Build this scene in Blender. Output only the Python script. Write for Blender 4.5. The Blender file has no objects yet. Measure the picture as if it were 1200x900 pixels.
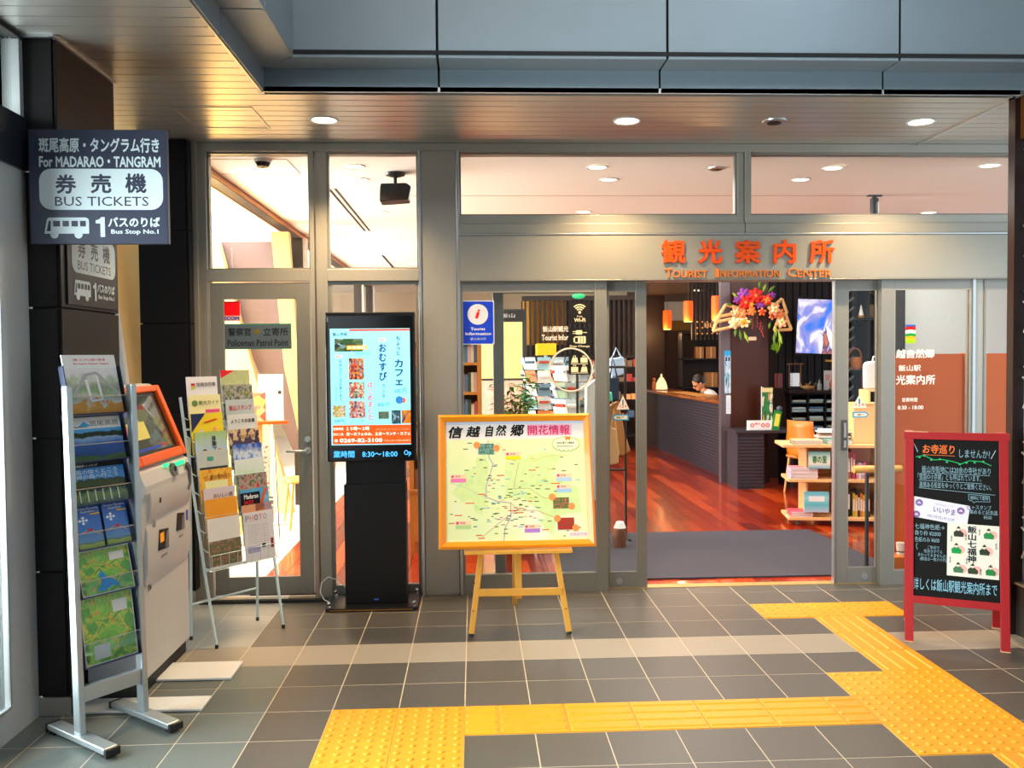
import bpy, math, random
from mathutils import Vector, Matrix
from math import pi, sin, cos, radians
random.seed(7)
SC = bpy.context.scene
COL = SC.collection

# ------------------------------------------------------------------ camera
F_PX, YAW, PITCH, ROLL, EYE = 1013.76, .04416, -.03091, -.008817, 1.5925
_f = Vector((sin(YAW)*cos(PITCH), cos(YAW)*cos(PITCH), sin(PITCH)))
_r0 = Vector((cos(YAW), -sin(YAW), 0)); _u0 = _r0.cross(_f)
_r = _r0*cos(ROLL) + _u0*sin(ROLL); _u = -_r0*sin(ROLL) + _u0*cos(ROLL)
cd = bpy.data.cameras.new('camera'); cam = bpy.data.objects.new('camera', cd); COL.objects.link(cam)
cd.sensor_width = 36; cd.lens = F_PX*36/1200; cd.clip_end = 300
cam.matrix_world = Matrix(((_r.x, _u.x, -_f.x, 0), (_r.y, _u.y, -_f.y, 0), (_r.z, _u.z, -_f.z, EYE), (0, 0, 0, 1)))
SC.camera = cam

# ------------------------------------------------------------------ world, lights, exposure
wd = bpy.data.worlds.new('sky'); SC.world = wd; wd.use_nodes = True
bg = wd.node_tree.nodes['Background']; bg.inputs[0].default_value = (.80, .92, 1, 1); bg.inputs[1].default_value = 1.2
SC.view_settings.view_transform = 'Standard'; SC.view_settings.look = 'None'
SC.view_settings.gamma = 1; SC.view_settings.use_curve_mapping = False
SC.view_settings.exposure = 0.4
SC.cycles.use_denoising = True
SC.cycles.max_bounces = 10; SC.cycles.transparent_max_bounces = 24
SC.cycles.diffuse_bounces = 4; SC.cycles.glossy_bounces = 4; SC.cycles.transmission_bounces = 4
SC.cycles.sample_clamp_indirect = 6; SC.cycles.caustics_reflective = False; SC.cycles.caustics_refractive = False

def area_light(name, loc, rot, sx, sy, power, col, spread=180):
    l = bpy.data.lights.new(name, 'AREA'); l.shape = 'RECTANGLE'; l.size = sx; l.size_y = sy; l.energy = power; l.color = col
    l.spread = radians(spread)
    o = bpy.data.objects.new(name, l); o.location = loc; o.rotation_euler = rot; COL.objects.link(o); return o
def spot_light(name, loc, power, col, angle=110, blend=.6, size=.06, rot=(0, 0, 0)):
    l = bpy.data.lights.new(name, 'SPOT'); l.energy = power; l.color = col; l.spot_size = radians(angle); l.spot_blend = blend
    l.shadow_soft_size = size
    o = bpy.data.objects.new(name, l); o.location = loc; o.rotation_euler = rot; COL.objects.link(o); return o

# concourse skylight and windows behind the camera, ceiling lights and windows of the information centre
area_light('concourse_daylight', (4.3, 1.6, 4.9), (radians(68), 0, radians(34)), 2.6, 1.2, 95, (.74, .90, 1), 100)
area_light('concourse_ceiling_light', (1.0, .2, 5.3), (radians(12), 0, 0), 5, 3, 110, (1, .93, .84))
area_light('bus_side_daylight', (-2.6, 2.2, 1.5), (0, radians(-90), 0), 2.6, 3.6, 360, (.88, .97, 1))
area_light('office_ceiling_light', (1.2, 8.2, 2.9), (0, 0, 0), 3.4, 3.4, 115, (.96, .98, .95))
area_light('office_back_light', (1.6, 13.2, 2.9), (0, 0, 0), 2.6, 4.0, 50, (1, .95, .86))
area_light('shop_light', (4.3, 8.0, 2.9), (0, 0, 0), 1.6, 2.0, 55, (1, .93, .82))
area_light('lounge_light', (-3.4, 8.5, 2.88), (0, 0, 0), 2.4, 4.5, 160, (1, .97, .92))
area_light('lounge_window_light', (-5.9, 9.0, 1.5), (0, radians(-98), 0), 2.6, 5, 1000, (1, .97, .93))

# ------------------------------------------------------------------ helpers
def srgb(h):
    if not isinstance(h, str): return tuple(h)
    h = h.lstrip('#'); v = [int(h[i:i+2], 16)/255 for i in (0, 2, 4)]
    return tuple(c/12.92 if c <= .04045 else ((c+.055)/1.055)**2.4 for c in v)

_M = {}
def mat(name, col, rough=.5, metal=0., var=.06, scale=30., bump=0., spec=.5, emit=0., emit_col=None, coat=0., stretch=None):
    """one Principled surface with a little procedural grain"""
    if name in _M: return _M[name]
    m = bpy.data.materials.new(name); m.use_nodes = True; _M[name] = m
    nt = m.node_tree; n = nt.nodes; l = nt.links; b = n['Principled BSDF']
    c = srgb(col)
    b.inputs['Roughness'].default_value = rough; b.inputs['Metallic'].default_value = metal
    b.inputs['Specular IOR Level'].default_value = spec; b.inputs['Coat Weight'].default_value = coat
    tc = n.new('ShaderNodeTexCoord'); mp = n.new('ShaderNodeMapping'); l.new(tc.outputs['Object'], mp.inputs['Vector'])
    if stretch: mp.inputs['Scale'].default_value = stretch
    nz = n.new('ShaderNodeTexNoise'); nz.inputs['Scale'].default_value = scale; nz.inputs['Detail'].default_value = 3
    l.new(mp.outputs[0], nz.inputs['Vector'])
    mx = n.new('ShaderNodeMix'); mx.data_type = 'RGBA'
    mx.inputs[6].default_value = tuple(max(0, x*(1-var)) for x in c)+(1,)
    mx.inputs[7].default_value = tuple(min(1, x*(1+var)) for x in c)+(1,)
    l.new(nz.outputs['Fac'], mx.inputs[0]); l.new(mx.outputs[2], b.inputs['Base Color'])
    if bump:
        bp = n.new('ShaderNodeBump'); bp.inputs['Strength'].default_value = bump; bp.inputs['Distance'].default_value = .002
        l.new(nz.outputs['Fac'], bp.inputs['Height']); l.new(bp.outputs[0], b.inputs['Normal'])
    if emit:
        b.inputs['Emission Color'].default_value = tuple(srgb(emit_col or col))+(1,); b.inputs['Emission Strength'].default_value = emit
    return m

def ink(col, emit=0.):
    """flat printed or lit colour, one material per colour"""
    return mat('ink_%s_%s' % (col if isinstance(col, str) else '_'.join('%.2f' % c for c in col), emit), col, .6, var=.02, emit=emit, spec=.2)

def glass_mat(name, tint=(1, 1, 1), refl=1.28, rough=0., veil=0.):
    if name in _M: return _M[name]
    m = bpy.data.materials.new(name); m.use_nodes = True; _M[name] = m
    nt = m.node_tree; n = nt.nodes; l = nt.links; n.remove(n['Principled BSDF'])
    t = n.new('ShaderNodeBsdfTransparent'); t.inputs[0].default_value = tuple(tint)+(1,)
    g = n.new('ShaderNodeBsdfGlossy'); g.inputs['Roughness'].default_value = rough
    fr = n.new('ShaderNodeFresnel'); fr.inputs[0].default_value = refl
    mx = n.new('ShaderNodeMixShader'); l.new(fr.outputs[0], mx.inputs[0]); l.new(t.outputs[0], mx.inputs[1]); l.new(g.outputs[0], mx.inputs[2])
    l.new(mx.outputs[0], n['Material Output'].inputs[0]); return m

def ramp_mat(name, stops, kind='noise', scale=4., detail=4., rough=.5, coord='Generated', emit=0., distort=0., map_scale=(1, 1, 1), interp='LINEAR', coat=0., seed=0):
    """printed picture: a procedural field through a colour ramp"""
    if name in _M: return _M[name]
    m = bpy.data.materials.new(name); m.use_nodes = True; _M[name] = m
    nt = m.node_tree; n = nt.nodes; l = nt.links; b = n['Principled BSDF']; b.inputs['Roughness'].default_value = rough
    b.inputs['Coat Weight'].default_value = coat
    tc = n.new('ShaderNodeTexCoord'); mp = n.new('ShaderNodeMapping'); mp.inputs['Scale'].default_value = map_scale
    mp.inputs['Location'].default_value = (seed*1.7, seed*.9, seed*2.3)
    l.new(tc.outputs[coord], mp.inputs[0])
    if kind == 'voronoi':
        t = n.new('ShaderNodeTexVoronoi'); t.inputs['Scale'].default_value = scale; l.new(mp.outputs[0], t.inputs['Vector']); out = t.outputs['Color']
        sp = n.new('ShaderNodeSeparateColor'); l.new(out, sp.inputs[0]); out = sp.outputs[0]
    elif kind == 'wave':
        t = n.new('ShaderNodeTexWave'); t.inputs['Scale'].default_value = scale; t.inputs['Distortion'].default_value = distort
        l.new(mp.outputs[0], t.inputs['Vector']); out = t.outputs['Fac']
    elif kind == 'grad':
        sx = n.new('ShaderNodeSeparateXYZ'); l.new(mp.outputs[0], sx.inputs[0])
        nz = n.new('ShaderNodeTexNoise'); nz.inputs['Scale'].default_value = scale; nz.inputs['Detail'].default_value = detail; l.new(mp.outputs[0], nz.inputs['Vector'])
        ma = n.new('ShaderNodeMath'); ma.operation = 'MULTIPLY_ADD'; l.new(nz.outputs['Fac'], ma.inputs[0]); ma.inputs[1].default_value = distort
        l.new(sx.outputs['Z'], ma.inputs[2])
        ms = n.new('ShaderNodeMath'); ms.operation = 'SUBTRACT'; l.new(ma.outputs[0], ms.inputs[0]); ms.inputs[1].default_value = distort*.5 + seed*2.3; out = ms.outputs[0]
    else:
        t = n.new('ShaderNodeTexNoise'); t.inputs['Scale'].default_value = scale; t.inputs['Detail'].default_value = detail
        t.inputs['Distortion'].default_value = distort; l.new(mp.outputs[0], t.inputs['Vector']); out = t.outputs['Fac']
    cr = n.new('ShaderNodeValToRGB'); cr.color_ramp.interpolation = interp; e = cr.color_ramp.elements
    while len(e) < len(stops): e.new(.5)
    for i, (p, c) in enumerate(stops): e[i].position = p; e[i].color = srgb(c)+(1,)
    l.new(out, cr.inputs[0]); l.new(cr.outputs[0], b.inputs['Base Color'])
    if emit:
        l.new(cr.outputs[0], b.inputs['Emission Color']); b.inputs['Emission Strength'].default_value = emit
    return m

class MB:
    """collects simple shapes into one mesh"""
    def __init__(s): s.v = []; s.f = []; s.M = Matrix.Identity(4)
    def add(s, vs, fs):
        k = len(s.v); s.v += [tuple(s.M @ Vector(v)) for v in vs]; s.f += [tuple(k+i for i in f) for f in fs]; return s
    def box(s, x0, x1, y0, y1, z0, z1):
        if x0 > x1: x0, x1 = x1, x0
        if y0 > y1: y0, y1 = y1, y0
        if z0 > z1: z0, z1 = z1, z0
        return s.add([(x0, y0, z0), (x1, y0, z0), (x1, y1, z0), (x0, y1, z0), (x0, y0, z1), (x1, y0, z1), (x1, y1, z1), (x0, y1, z1)],
                     [(3, 2, 1, 0), (4, 5, 6, 7), (0, 1, 5, 4), (1, 2, 6, 5), (2, 3, 7, 6), (3, 0, 4, 7)])
    def tube(s, pts, r, n=10, cap=True, r2=None):
        pts = [Vector(p) for p in pts]; N = len(pts); vs = []; fs = []; ref = None
        for i, p in enumerate(pts):
            d = (pts[min(i+1, N-1)]-pts[max(i-1, 0)]).normalized()
            if ref is None: ref = Vector((0, 0, 1)) if abs(d.z) < .9 else Vector((1, 0, 0))
            a = d.cross(ref).normalized(); b = a.cross(d); ref = b
            rr = r if r2 is None else r+(r2-r)*i/(N-1)
            if isinstance(r, (list, tuple)): rr = r[i]
            for k in range(n): t = 2*pi*k/n; vs.append(tuple(p+a*cos(t)*rr+b*sin(t)*rr))
        for i in range(N-1):
            for k in range(n): fs.append((i*n+k, i*n+(k+1) % n, (i+1)*n+(k+1) % n, (i+1)*n+k))
        if cap: fs.append(tuple(range(n-1, -1, -1))); fs.append(tuple(range((N-1)*n, N*n)))
        return s.add(vs, fs)
    def lathe(s, prof, n=20, c=(0, 0, 0), cap=True):
        vs = []; fs = []
        for r, z in prof:
            for k in range(n): t = 2*pi*k/n; vs.append((c[0]+r*cos(t), c[1]+r*sin(t), c[2]+z))
        for i in range(len(prof)-1):
            for k in range(n): fs.append((i*n+k, i*n+(k+1) % n, (i+1)*n+(k+1) % n, (i+1)*n+k))
        if cap: fs.append(tuple(range(n-1, -1, -1))); fs.append(tuple(range((len(prof)-1)*n, len(prof)*n)))
        return s.add(vs, fs)
    def prism(s, poly, a, b, axis='Y'):
        """poly in the two other axes (XZ for Y, XY for Z, YZ for X), extruded from a to b"""
        n = len(poly)
        def P(p, t): return (p[0], t, p[1]) if axis == 'Y' else ((p[0], p[1], t) if axis == 'Z' else (t, p[0], p[1]))
        vs = [P(p, a) for p in poly]+[P(p, b) for p in poly]
        fs = [tuple(range(n)), tuple(range(2*n-1, n-1, -1))]+[(i, i+n, (i+1) % n+n, (i+1) % n) for i in range(n)]
        return s.add(vs, fs)
    def ball(s, c, r, nu=12, nv=8, sc=(1, 1, 1)):
        vs = []; fs = []
        for j in range(nv+1):
            for i in range(nu):
                a = pi*j/nv; t = 2*pi*i/nu
                vs.append((c[0]+sc[0]*r*sin(a)*cos(t), c[1]+sc[1]*r*sin(a)*sin(t), c[2]+sc[2]*r*cos(a)))
        for j in range(nv):
            for i in range(nu): fs.append((j*nu+i, (j+1)*nu+i, (j+1)*nu+(i+1) % nu, j*nu+(i+1) % nu))
        return s.add(vs, fs)
    def mesh(s, name, m, smooth=False):
        me = bpy.data.meshes.new(name); me.from_pydata(s.v, [], s.f); me.validate()
        import bmesh
        bm = bmesh.new(); bm.from_mesh(me); bmesh.ops.recalc_face_normals(bm, faces=bm.faces); bm.to_mesh(me); bm.free()
        if m: me.materials.append(m)
        if smooth:
            me.polygons.foreach_set('use_smooth', [True]*len(me.polygons))
            try: me.set_sharp_from_angle(angle=radians(40))
            except Exception: pass
        return me
    def build(s, name, m, parent=None, smooth=False, bevel=0, loc=None, rot=None):
        return link(name, s.mesh(name, m, smooth), parent, bevel, loc, rot)

def link(name, me, parent=None, bevel=0, loc=None, rot=None):
    o = bpy.data.objects.new(name, me); COL.objects.link(o)
    if parent is not None: o.parent = parent
    if loc is not None: o.location = loc
    if rot is not None: o.rotation_euler = rot
    if bevel:
        b = o.modifiers.new('bevel', 'BEVEL'); b.width = bevel; b.segments = 2; b.limit_method = 'ANGLE'
    return o
def box(name, m, parent, x0, x1, y0, y1, z0, z1, bevel=0, **k): return MB().box(x0, x1, y0, y1, z0, z1).build(name, m, parent, bevel=bevel, **k)
def tag(o, label, cat, group=None, kind=None):
    o['label'] = label; o['category'] = cat
    if group: o['group'] = group
    if kind: o['kind'] = kind
    return o
def thing(name, label, cat, loc=(0, 0, 0), rz=0, group=None, kind=None):
    o = bpy.data.objects.new(name, None); COL.objects.link(o); o.empty_display_size = .1
    o.location = loc; o.rotation_euler = (0, 0, rz); return tag(o, label, cat, group, kind)
def struct(name, label=None, cat=None):
    o = bpy.data.objects.new(name, None); COL.objects.link(o); o['kind'] = 'structure'
    if label: o['label'] = label
    if cat: o['category'] = cat
    return o
ORD = 'first second third fourth fifth sixth seventh eighth ninth tenth eleventh twelfth thirteenth fourteenth fifteenth sixteenth seventeenth eighteenth nineteenth twentieth'.split()
def copy_tree(o, parent=None):
    c = o.copy(); COL.objects.link(c)
    if parent is not None: c.parent = parent
    for ch in list(o.children): copy_tree(ch, c)
    return c

# lettering: flat glyph meshes in the XZ plane facing -Y, fitted to a box
_T = {}
def glyphs(s, bold=0., shear=0.):
    k = (s, bold, shear)
    if k in _T: return _T[k]
    c = bpy.data.curves.new('text', 'FONT'); c.body = s; c.resolution_u = 2; c.shear = shear
    c.align_x = 'CENTER' if '\n' in s and not s.count('\n') > len(s)*.4 else 'LEFT'; c.space_line = 1.0
    o = bpy.data.objects.new('text', c); me = o.to_mesh()
    vs = [(v.co.x, v.co.y) for v in me.vertices]; fs = [tuple(p.vertices) for p in me.polygons]
    o.to_mesh_clear(); bpy.data.objects.remove(o); bpy.data.curves.remove(c)
    if bold:
        n = len(vs); V = []; Fc = []
        for i, (dx, dy) in enumerate(((-bold, 0), (bold, 0), (0, bold), (0, -bold))):
            V += [(x+dx, y+dy) for x, y in vs]; Fc += [tuple(q+n*i for q in f) for f in fs]
        vs, fs = V, Fc
    _T[k] = (vs, fs); return vs, fs
def text(s, x0, x1, z0, z1, m, parent, y=-.001, bold=.02, name='lettering', shear=0., keep=False, depth=0., into=None):
    vs, fs = glyphs(s, bold, shear)
    if not vs: return None
    ax, bx = min(v[0] for v in vs), max(v[0] for v in vs); az, bz = min(v[1] for v in vs), max(v[1] for v in vs)
    sx = (x1-x0)/max(bx-ax, 1e-6); sz = (z1-z0)/max(bz-az, 1e-6); ox, oz = x0, z0
    if keep:
        k = min(sx, sz); ox = (x0+x1)/2-(bx-ax)*k/2; oz = (z0+z1)/2-(bz-az)*k/2; sx = sz = k
    nn = len(vs)
    V = [(ox+(v[0]-ax)*sx, y-.00002*(i % 7) if 0 else y-(4e-5*(4*i//max(nn, 1))), oz+(v[1]-az)*sz) for i, v in enumerate(vs)]
    if into is not None:
        k = len(into.v); into.v += V; into.f += [tuple(q+k for q in f) for f in fs]; return into
    me = bpy.data.meshes.new(name); me.from_pydata(V, [], fs); me.materials.append(m)
    o = link(name, me, parent)
    if depth: md = o.modifiers.new('thickness', 'SOLIDIFY'); md.thickness = depth; md.offset = 0
    return o
def W(px, py, Y):
    """point at depth Y on the line of sight of a measured point"""
    v = _f+_r*((px-600)/F_PX)-_u*((py-450)/F_PX); t = Y/v.y
    return (v.x*t, EYE+v.z*t)
def rounded(x0, x1, z0, z1, r, n=5):
    P = []
    for cx, cz, a in ((x1-r, z1-r, 0), (x0+r, z1-r, 90), (x0+r, z0+r, 180), (x1-r, z0+r, 270)):
        for k in range(n+1): t = radians(a+90*k/n); P.append((cx+r*cos(t), cz+r*sin(t)))
    return P
def circle(cx, cz, r, n=20): return [(cx+r*cos(2*pi*k/n), cz+r*sin(2*pi*k/n)) for k in range(n)]
def flat(poly, m, parent, y=-.001, name='mark', th=.0006): return MB().prism(poly, y-th, y).build(name, m, parent)
def rect(x0, x1, z0, z1, m, parent, y=-.001, name='mark', th=.0006): return box(name, m, parent, x0, x1, y-th, y, z0, z1)
# ------------------------------------------------------------------ shared materials
STEEL = mat('facade_steel', '#aeaba2', .42, .6, .05, 60, .06, stretch=(1, 1, .1))
STEEL_D = mat('door_steel', '#94928b', .42, .6, .05, 60, .06)
ALU = mat('bright_aluminium', '#c9cdd0', .3, .9, .03)
BLACKP = mat('black_cladding', '#151213', .42, 0, .1, 20, spec=.25)
WHITE = mat('white_paint', '#e8e8e6', .5, 0, .03)
GLASS = glass_mat('clear_glass', (.95, .97, .96))
TX = .3; OX, OY = -.05549, 3.9040
FACE = 5.80; ZC = 3.017; ZI = 2.95

# ------------------------------------------------------------------ concourse floor
def tile_mat(name, c1, c2, rough, scale=90, spec=.5):
    m = bpy.data.materials.new(name); m.use_nodes = True; nt = m.node_tree; n = nt.nodes; l = nt.links; b = n['Principled BSDF']
    tc = n.new('ShaderNodeTexCoord'); nz = n.new('ShaderNodeTexNoise'); nz.inputs['Scale'].default_value = scale; nz.inputs['Detail'].default_value = 6
    l.new(tc.outputs['Object'], nz.inputs['Vector'])
    oi = n.new('ShaderNodeObjectInfo'); mx = n.new('ShaderNodeMix'); mx.data_type = 'RGBA'
    mx.inputs[6].default_value = srgb(c1)+(1,); mx.inputs[7].default_value = srgb(c2)+(1,)
    ad = n.new('ShaderNodeMath'); ad.operation = 'MULTIPLY_ADD'; l.new(oi.outputs['Random'], ad.inputs[0]); ad.inputs[1].default_value = .45
    sb = n.new('ShaderNodeMath'); sb.operation = 'SUBTRACT'; l.new(nz.outputs['Fac'], sb.inputs[0]); sb.inputs[1].default_value = .2; l.new(sb.outputs[0], ad.inputs[2])
    l.new(ad.outputs[0], mx.inputs[0]); l.new(mx.outputs[2], b.inputs['Base Color'])
    bp = n.new('ShaderNodeBump'); bp.inputs['Strength'].default_value = .12; bp.inputs['Distance'].default_value = .001
    l.new(nz.outputs['Fac'], bp.inputs['Height']); l.new(bp.outputs[0], b.inputs['Normal'])
    b.inputs['Roughness'].default_value = rough; b.inputs['Specular IOR Level'].default_value = spec; return m
T_DARK = tile_mat('dark_floor_tile', '#45433f', '#575450', .40)
T_BAND = tile_mat('pale_floor_tile', '#8f887c', '#a0978a', .42)
T_GREY = tile_mat('grey_granite_tile', '#555d5b', '#6e7673', .5, 160)
T_PALE = tile_mat('pale_granite_tile', '#8f9391', '#a5a8a6', .45, 160)
T_YEL = tile_mat('yellow_guide_tile', '#d88e08', '#e8a00e', .45, 40)
GROUT = mat('grout', '#cfc2ac', .9, 0, .1)
floor = struct('floor')
MB().box(-2.6, 5.2, -9, 5.86, -.1, -.0008).build('subfloor', GROUT, floor)
def floor_plain():
    m = bpy.data.materials.new('tiled_floor_far'); m.use_nodes = True; nt = m.node_tree; n = nt.nodes; l = nt.links; b = n['Principled BSDF']
    tc = n.new('ShaderNodeTexCoord'); mp = n.new('ShaderNodeMapping'); mp.inputs['Location'].default_value = (-OX, -OY, 0); l.new(tc.outputs['Object'], mp.inputs[0])
    br = n.new('ShaderNodeTexBrick'); br.offset = 0; br.inputs['Scale'].default_value = 1; br.inputs['Brick Width'].default_value = .3; br.inputs['Row Height'].default_value = .3
    br.inputs['Mortar Size'].default_value = .003; br.inputs['Color1'].default_value = srgb('#45433f')+(1,); br.inputs['Color2'].default_value = srgb('#575450')+(1,)
    br.inputs['Mortar'].default_value = srgb('#b8ab96')+(1,); l.new(mp.outputs[0], br.inputs['Vector']); l.new(br.outputs['Color'], b.inputs['Base Color'])
    b.inputs['Roughness'].default_value = .45; return m
MB().box(-2.6, 5.2, -9, OY-8*TX-.002, -.05, 0).build('floor_slab', floor_plain(), floor)
tm = {}
def tile_mesh(m):
    if m.name not in tm:
        g = .0027; tm[m.name] = MB().box(g, TX-g, g, TX-g, -.02, 0).mesh('tile', m)
    return tm[m.name]
YELLOW = {}
for j in (-1, -2):
    for i in (-2, -1): YELLOW[i, j] = 'dot'
for j in (0, -1, -2):
    for i in (6, 7): YELLOW[i, j] = 'dot'
for i in (6, 7, 8): YELLOW[i, 4] = 'dot'
for j in (1, 2, 3, -3, -4): YELLOW[7, j] = 'barY'
for i in range(0, 6): YELLOW[i, -1] = 'barX'
for j in range(-8, 7):
    for i in range(-8, 13):
        x, y = OX+i*TX, OY+j*TX
        if (i, j) in YELLOW: continue
        if x < -2.6 or x > 3.75: continue
        if y < 4.4 and x < -2.17: continue
        m = T_DARK
        if j == 2: m = T_BAND if i > -7 else T_PALE
        elif j > 2 and i < -4: m = T_PALE
        elif j < 2 and i < -3: m = T_GREY
        if j == 6:
            if 'last' + m.name not in tm: tm['last'+m.name] = MB().box(.0022, TX-.0022, .0022, .154, -.02, 0).mesh('tile', m)
            link('tile', tm['last'+m.name], floor, loc=(x, y, 0)); continue
        link('tile', tile_mesh(m), floor, loc=(x, y, 0))
g = .0015
d = MB().box(g, TX-g, g, TX-g, -.02, .004)
for a in range(5):
    for b_ in range(5): d.lathe([(.0145, 0), (.013, .0035), (.009, .005), (.003, .0055)], 10, (.03+a*.06, .03+b_*.06, .004))
dot = d.mesh('dotted_guide_tile', T_YEL, True)
def bar_mesh(w, along):
    d = MB().box(g, w-g, g, TX-g, -.02, .004)
    for a in range(4):
        c = .0375+a*.075
        d.add([(.008, c-.017, .004), (w-.008, c-.017, .004), (w-.008, c+.017, .004), (.008, c+.017, .004), (.016, c-.011, .009), (w-.016, c-.011, .009), (w-.016, c+.011, .009), (.016, c+.011, .009)],
              [(4, 5, 6, 7), (0, 1, 5, 4), (1, 2, 6, 5), (2, 3, 7, 6), (3, 0, 4, 7)])
    return d.mesh('barred_guide_tile', T_YEL)
bx_full, bx_half = bar_mesh(TX, 'X'), bar_mesh(TX/2, 'X')
for (i, j), k in sorted(YELLOW.items()):
    x, y = OX+i*TX, OY+j*TX
    if k == 'dot': link('guide_tile', dot, floor, loc=(x, y, 0))
    elif k == 'barY': link('guide_tile', bx_full, floor, loc=(x+TX, y, 0), rot=(0, 0, pi/2))
link('guide_tile', bx_half, floor, loc=(OX, OY-TX, 0))
for i in range(5): link('guide_tile', bx_full, floor, loc=(OX+TX/2+i*TX, OY-TX, 0))
link('guide_tile', bx_half, floor, loc=(OX+5.5*TX, OY-TX, 0))

# ------------------------------------------------------------------ slatted ceiling
SLAT = mat('ceiling_slat_metal', '#c9c8c2', .33, .75, .04, 12, stretch=(.2, 1, 1))
ceil = struct('ceiling')
X0R, Y0R = -1.105, 4.69
def slat_mesh(a, b): return MB().box(a, b, .004, .101, 0, .012).mesh('slat', SLAT)
near, far, side = slat_mesh(-1.98, X0R), slat_mesh(-2.56, 3.02), slat_mesh(3.04, 4.4)
for k in range(0, 42):
    y = 5.80-(k+1)*.105
    if y >= Y0R-.1-.002 and y>=4.69-.002: link('slat', far, ceil, loc=(0, y, ZC))
    else: link('slat', near, ceil, loc=(0, y, ZC))
    if k < 14: link('slat', side, ceil, loc=(0, y, ZC))
box('backing_panel', mat('ceiling_void', '#2c2a28', .8), ceil, -2.58, 4.4, Y0R, 5.9, ZC+.015, ZC+.05)
box('backing_panel', _M['ceiling_void'], ceil, -1.98, X0R, 1.2, Y0R, ZC+.015, ZC+.05)
box('edge_strip', ALU, ceil, 3.02, 3.035, 3.0, 5.8, ZC-.012, ZC+.02)
box('edge_strip', ALU, ceil, X0R-.02, 3.02, Y0R-.012, Y0R, ZC-.008, ZC+.02)
box('edge_strip', ALU, ceil, X0R-.012, X0R, 1.2, Y0R, ZC-.008, ZC+.02)
h = MB()
for a, b, c, e in ((-1.69, -1.235, 4.99, 5.002), (-1.69, -1.235, 5.43, 5.442), (-1.69, -1.678, 5.002, 5.43), (-1.247, -1.235, 5.002, 5.43)): h.box(a, b, c, e, ZC-.004, ZC+.003)
h.build('access_hatch_frame', ALU, ceil)

# stepped metal bulkhead round the opening
BULK = mat('blue_grey_metal_panel', '#8797a2', .42, .3, .04, 8)
bulk = struct('trim_1')
Z1, Y1, X1 = 3.132, 4.50, -.91
gap = .012
jx = [X1, -.17, 1.02, 2.249, 3.45]
for a, b in zip(jx, jx[1:]):
    a2, b2 = (X0R if a == X1 else a), b
    MB().box(a2+gap/2, b2-gap/2, Y0R-.012, Y0R, ZC-.006, Z1).build('panel', BULK, bulk)
    MB().prism([(a2+gap/2, Y0R-.012), (b2-gap/2, Y0R-.012), (b2-gap/2, Y1), (a+gap/2, Y1)], Z1-.002, Z1+.01, 'Z').build('panel', BULK, bulk)
    MB().box(a+gap/2, b-gap/2, Y1-.012, Y1, Z1-.006, 4.6).build('panel', BULK, bulk, bevel=.003)
jy = [Y0R, 3.89, 2.7, 1.5]
for a, b in zip(jy, jy[1:]):
    a1 = Y1 if a == Y0R else a
    MB().box(X0R, X0R+.012, b+gap/2, a-gap/2, ZC-.002, Z1).build('panel', BULK, bulk, bevel=.003)
    MB().prism([(X0R+.012, a-gap/2), (X0R+.012, b+gap/2), (X1, b+gap/2), (X1, a1-gap/2)], Z1-.002, Z1+.01, 'Z').build('panel', BULK, bulk)
    MB().box(X1, X1+.012, b+gap/2, a1-gap/2, Z1-.006, 4.6).build('panel', BULK, bulk, bevel=.003)
MB().box(X1-.5, 3.5, Y1+.01, Y1+.1, Z1+.02, 4.6).box(X1-.1, X1-.01, 1.5, Y1, Z1+.02, 4.6).box(X0R-.02, 3.5, Y0R+.001, Y0R+.02, ZC+.02, Z1+.03).box(X0R-.02, X0R-.001, 1.5, Y0R, ZC+.02, Z1+.03).box(X0R-.02, 3.5, Y1-.02, Y0R+.02, Z1+.011, Z1+.03).box(X0R-.02, X1, 1.5, Y1-.02, Z1+.011, Z1+.03).build('core', mat('bulkhead_core', '#1c1d1f', .8), bulk)

# ------------------------------------------------------------------ clad pillars, left
def pillar(x0, x1, y0, y1, label):
    p = struct('pillar', label, 'pillar')
    box('core', mat('pillar_core', '#0a0809', .8), p, x0+.012, x1-.012, y0+.012, y1-.012, 0, ZC)
    zs = [.085, .65, 1.25, 1.83, 2.43, ZC]
    for a, b in zip(zs, zs[1:]):
        box('panel', BLACKP, p, x0, x1-.016, y0, y0+.012, a+.004, b-.004, bevel=.002)
        box('panel', BLACKP, p, x1-.012, x1, y0+.006, y1, a+.004, b-.004, bevel=.002)
    box('kick_plate', STEEL, p, x0, x1+.003, y0-.004, y0+.014, 0, .082)
    box('kick_plate', STEEL, p, x1-.012, x1+.003, y0, y1, 0, .082)
    return p
pillar(-1.966, -1.825, 3.93, 4.553, None)
pillar(-2.15, -1.83, 5.70, 5.92, None)
box('edge_strip', ALU, ceil, -1.832, -1.812, 3.90, 4.56, ZC-.012, ZC)
box('edge_strip', ALU, ceil, -1.97, -1.815, 3.895, 3.912, ZC-.012, ZC)

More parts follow.
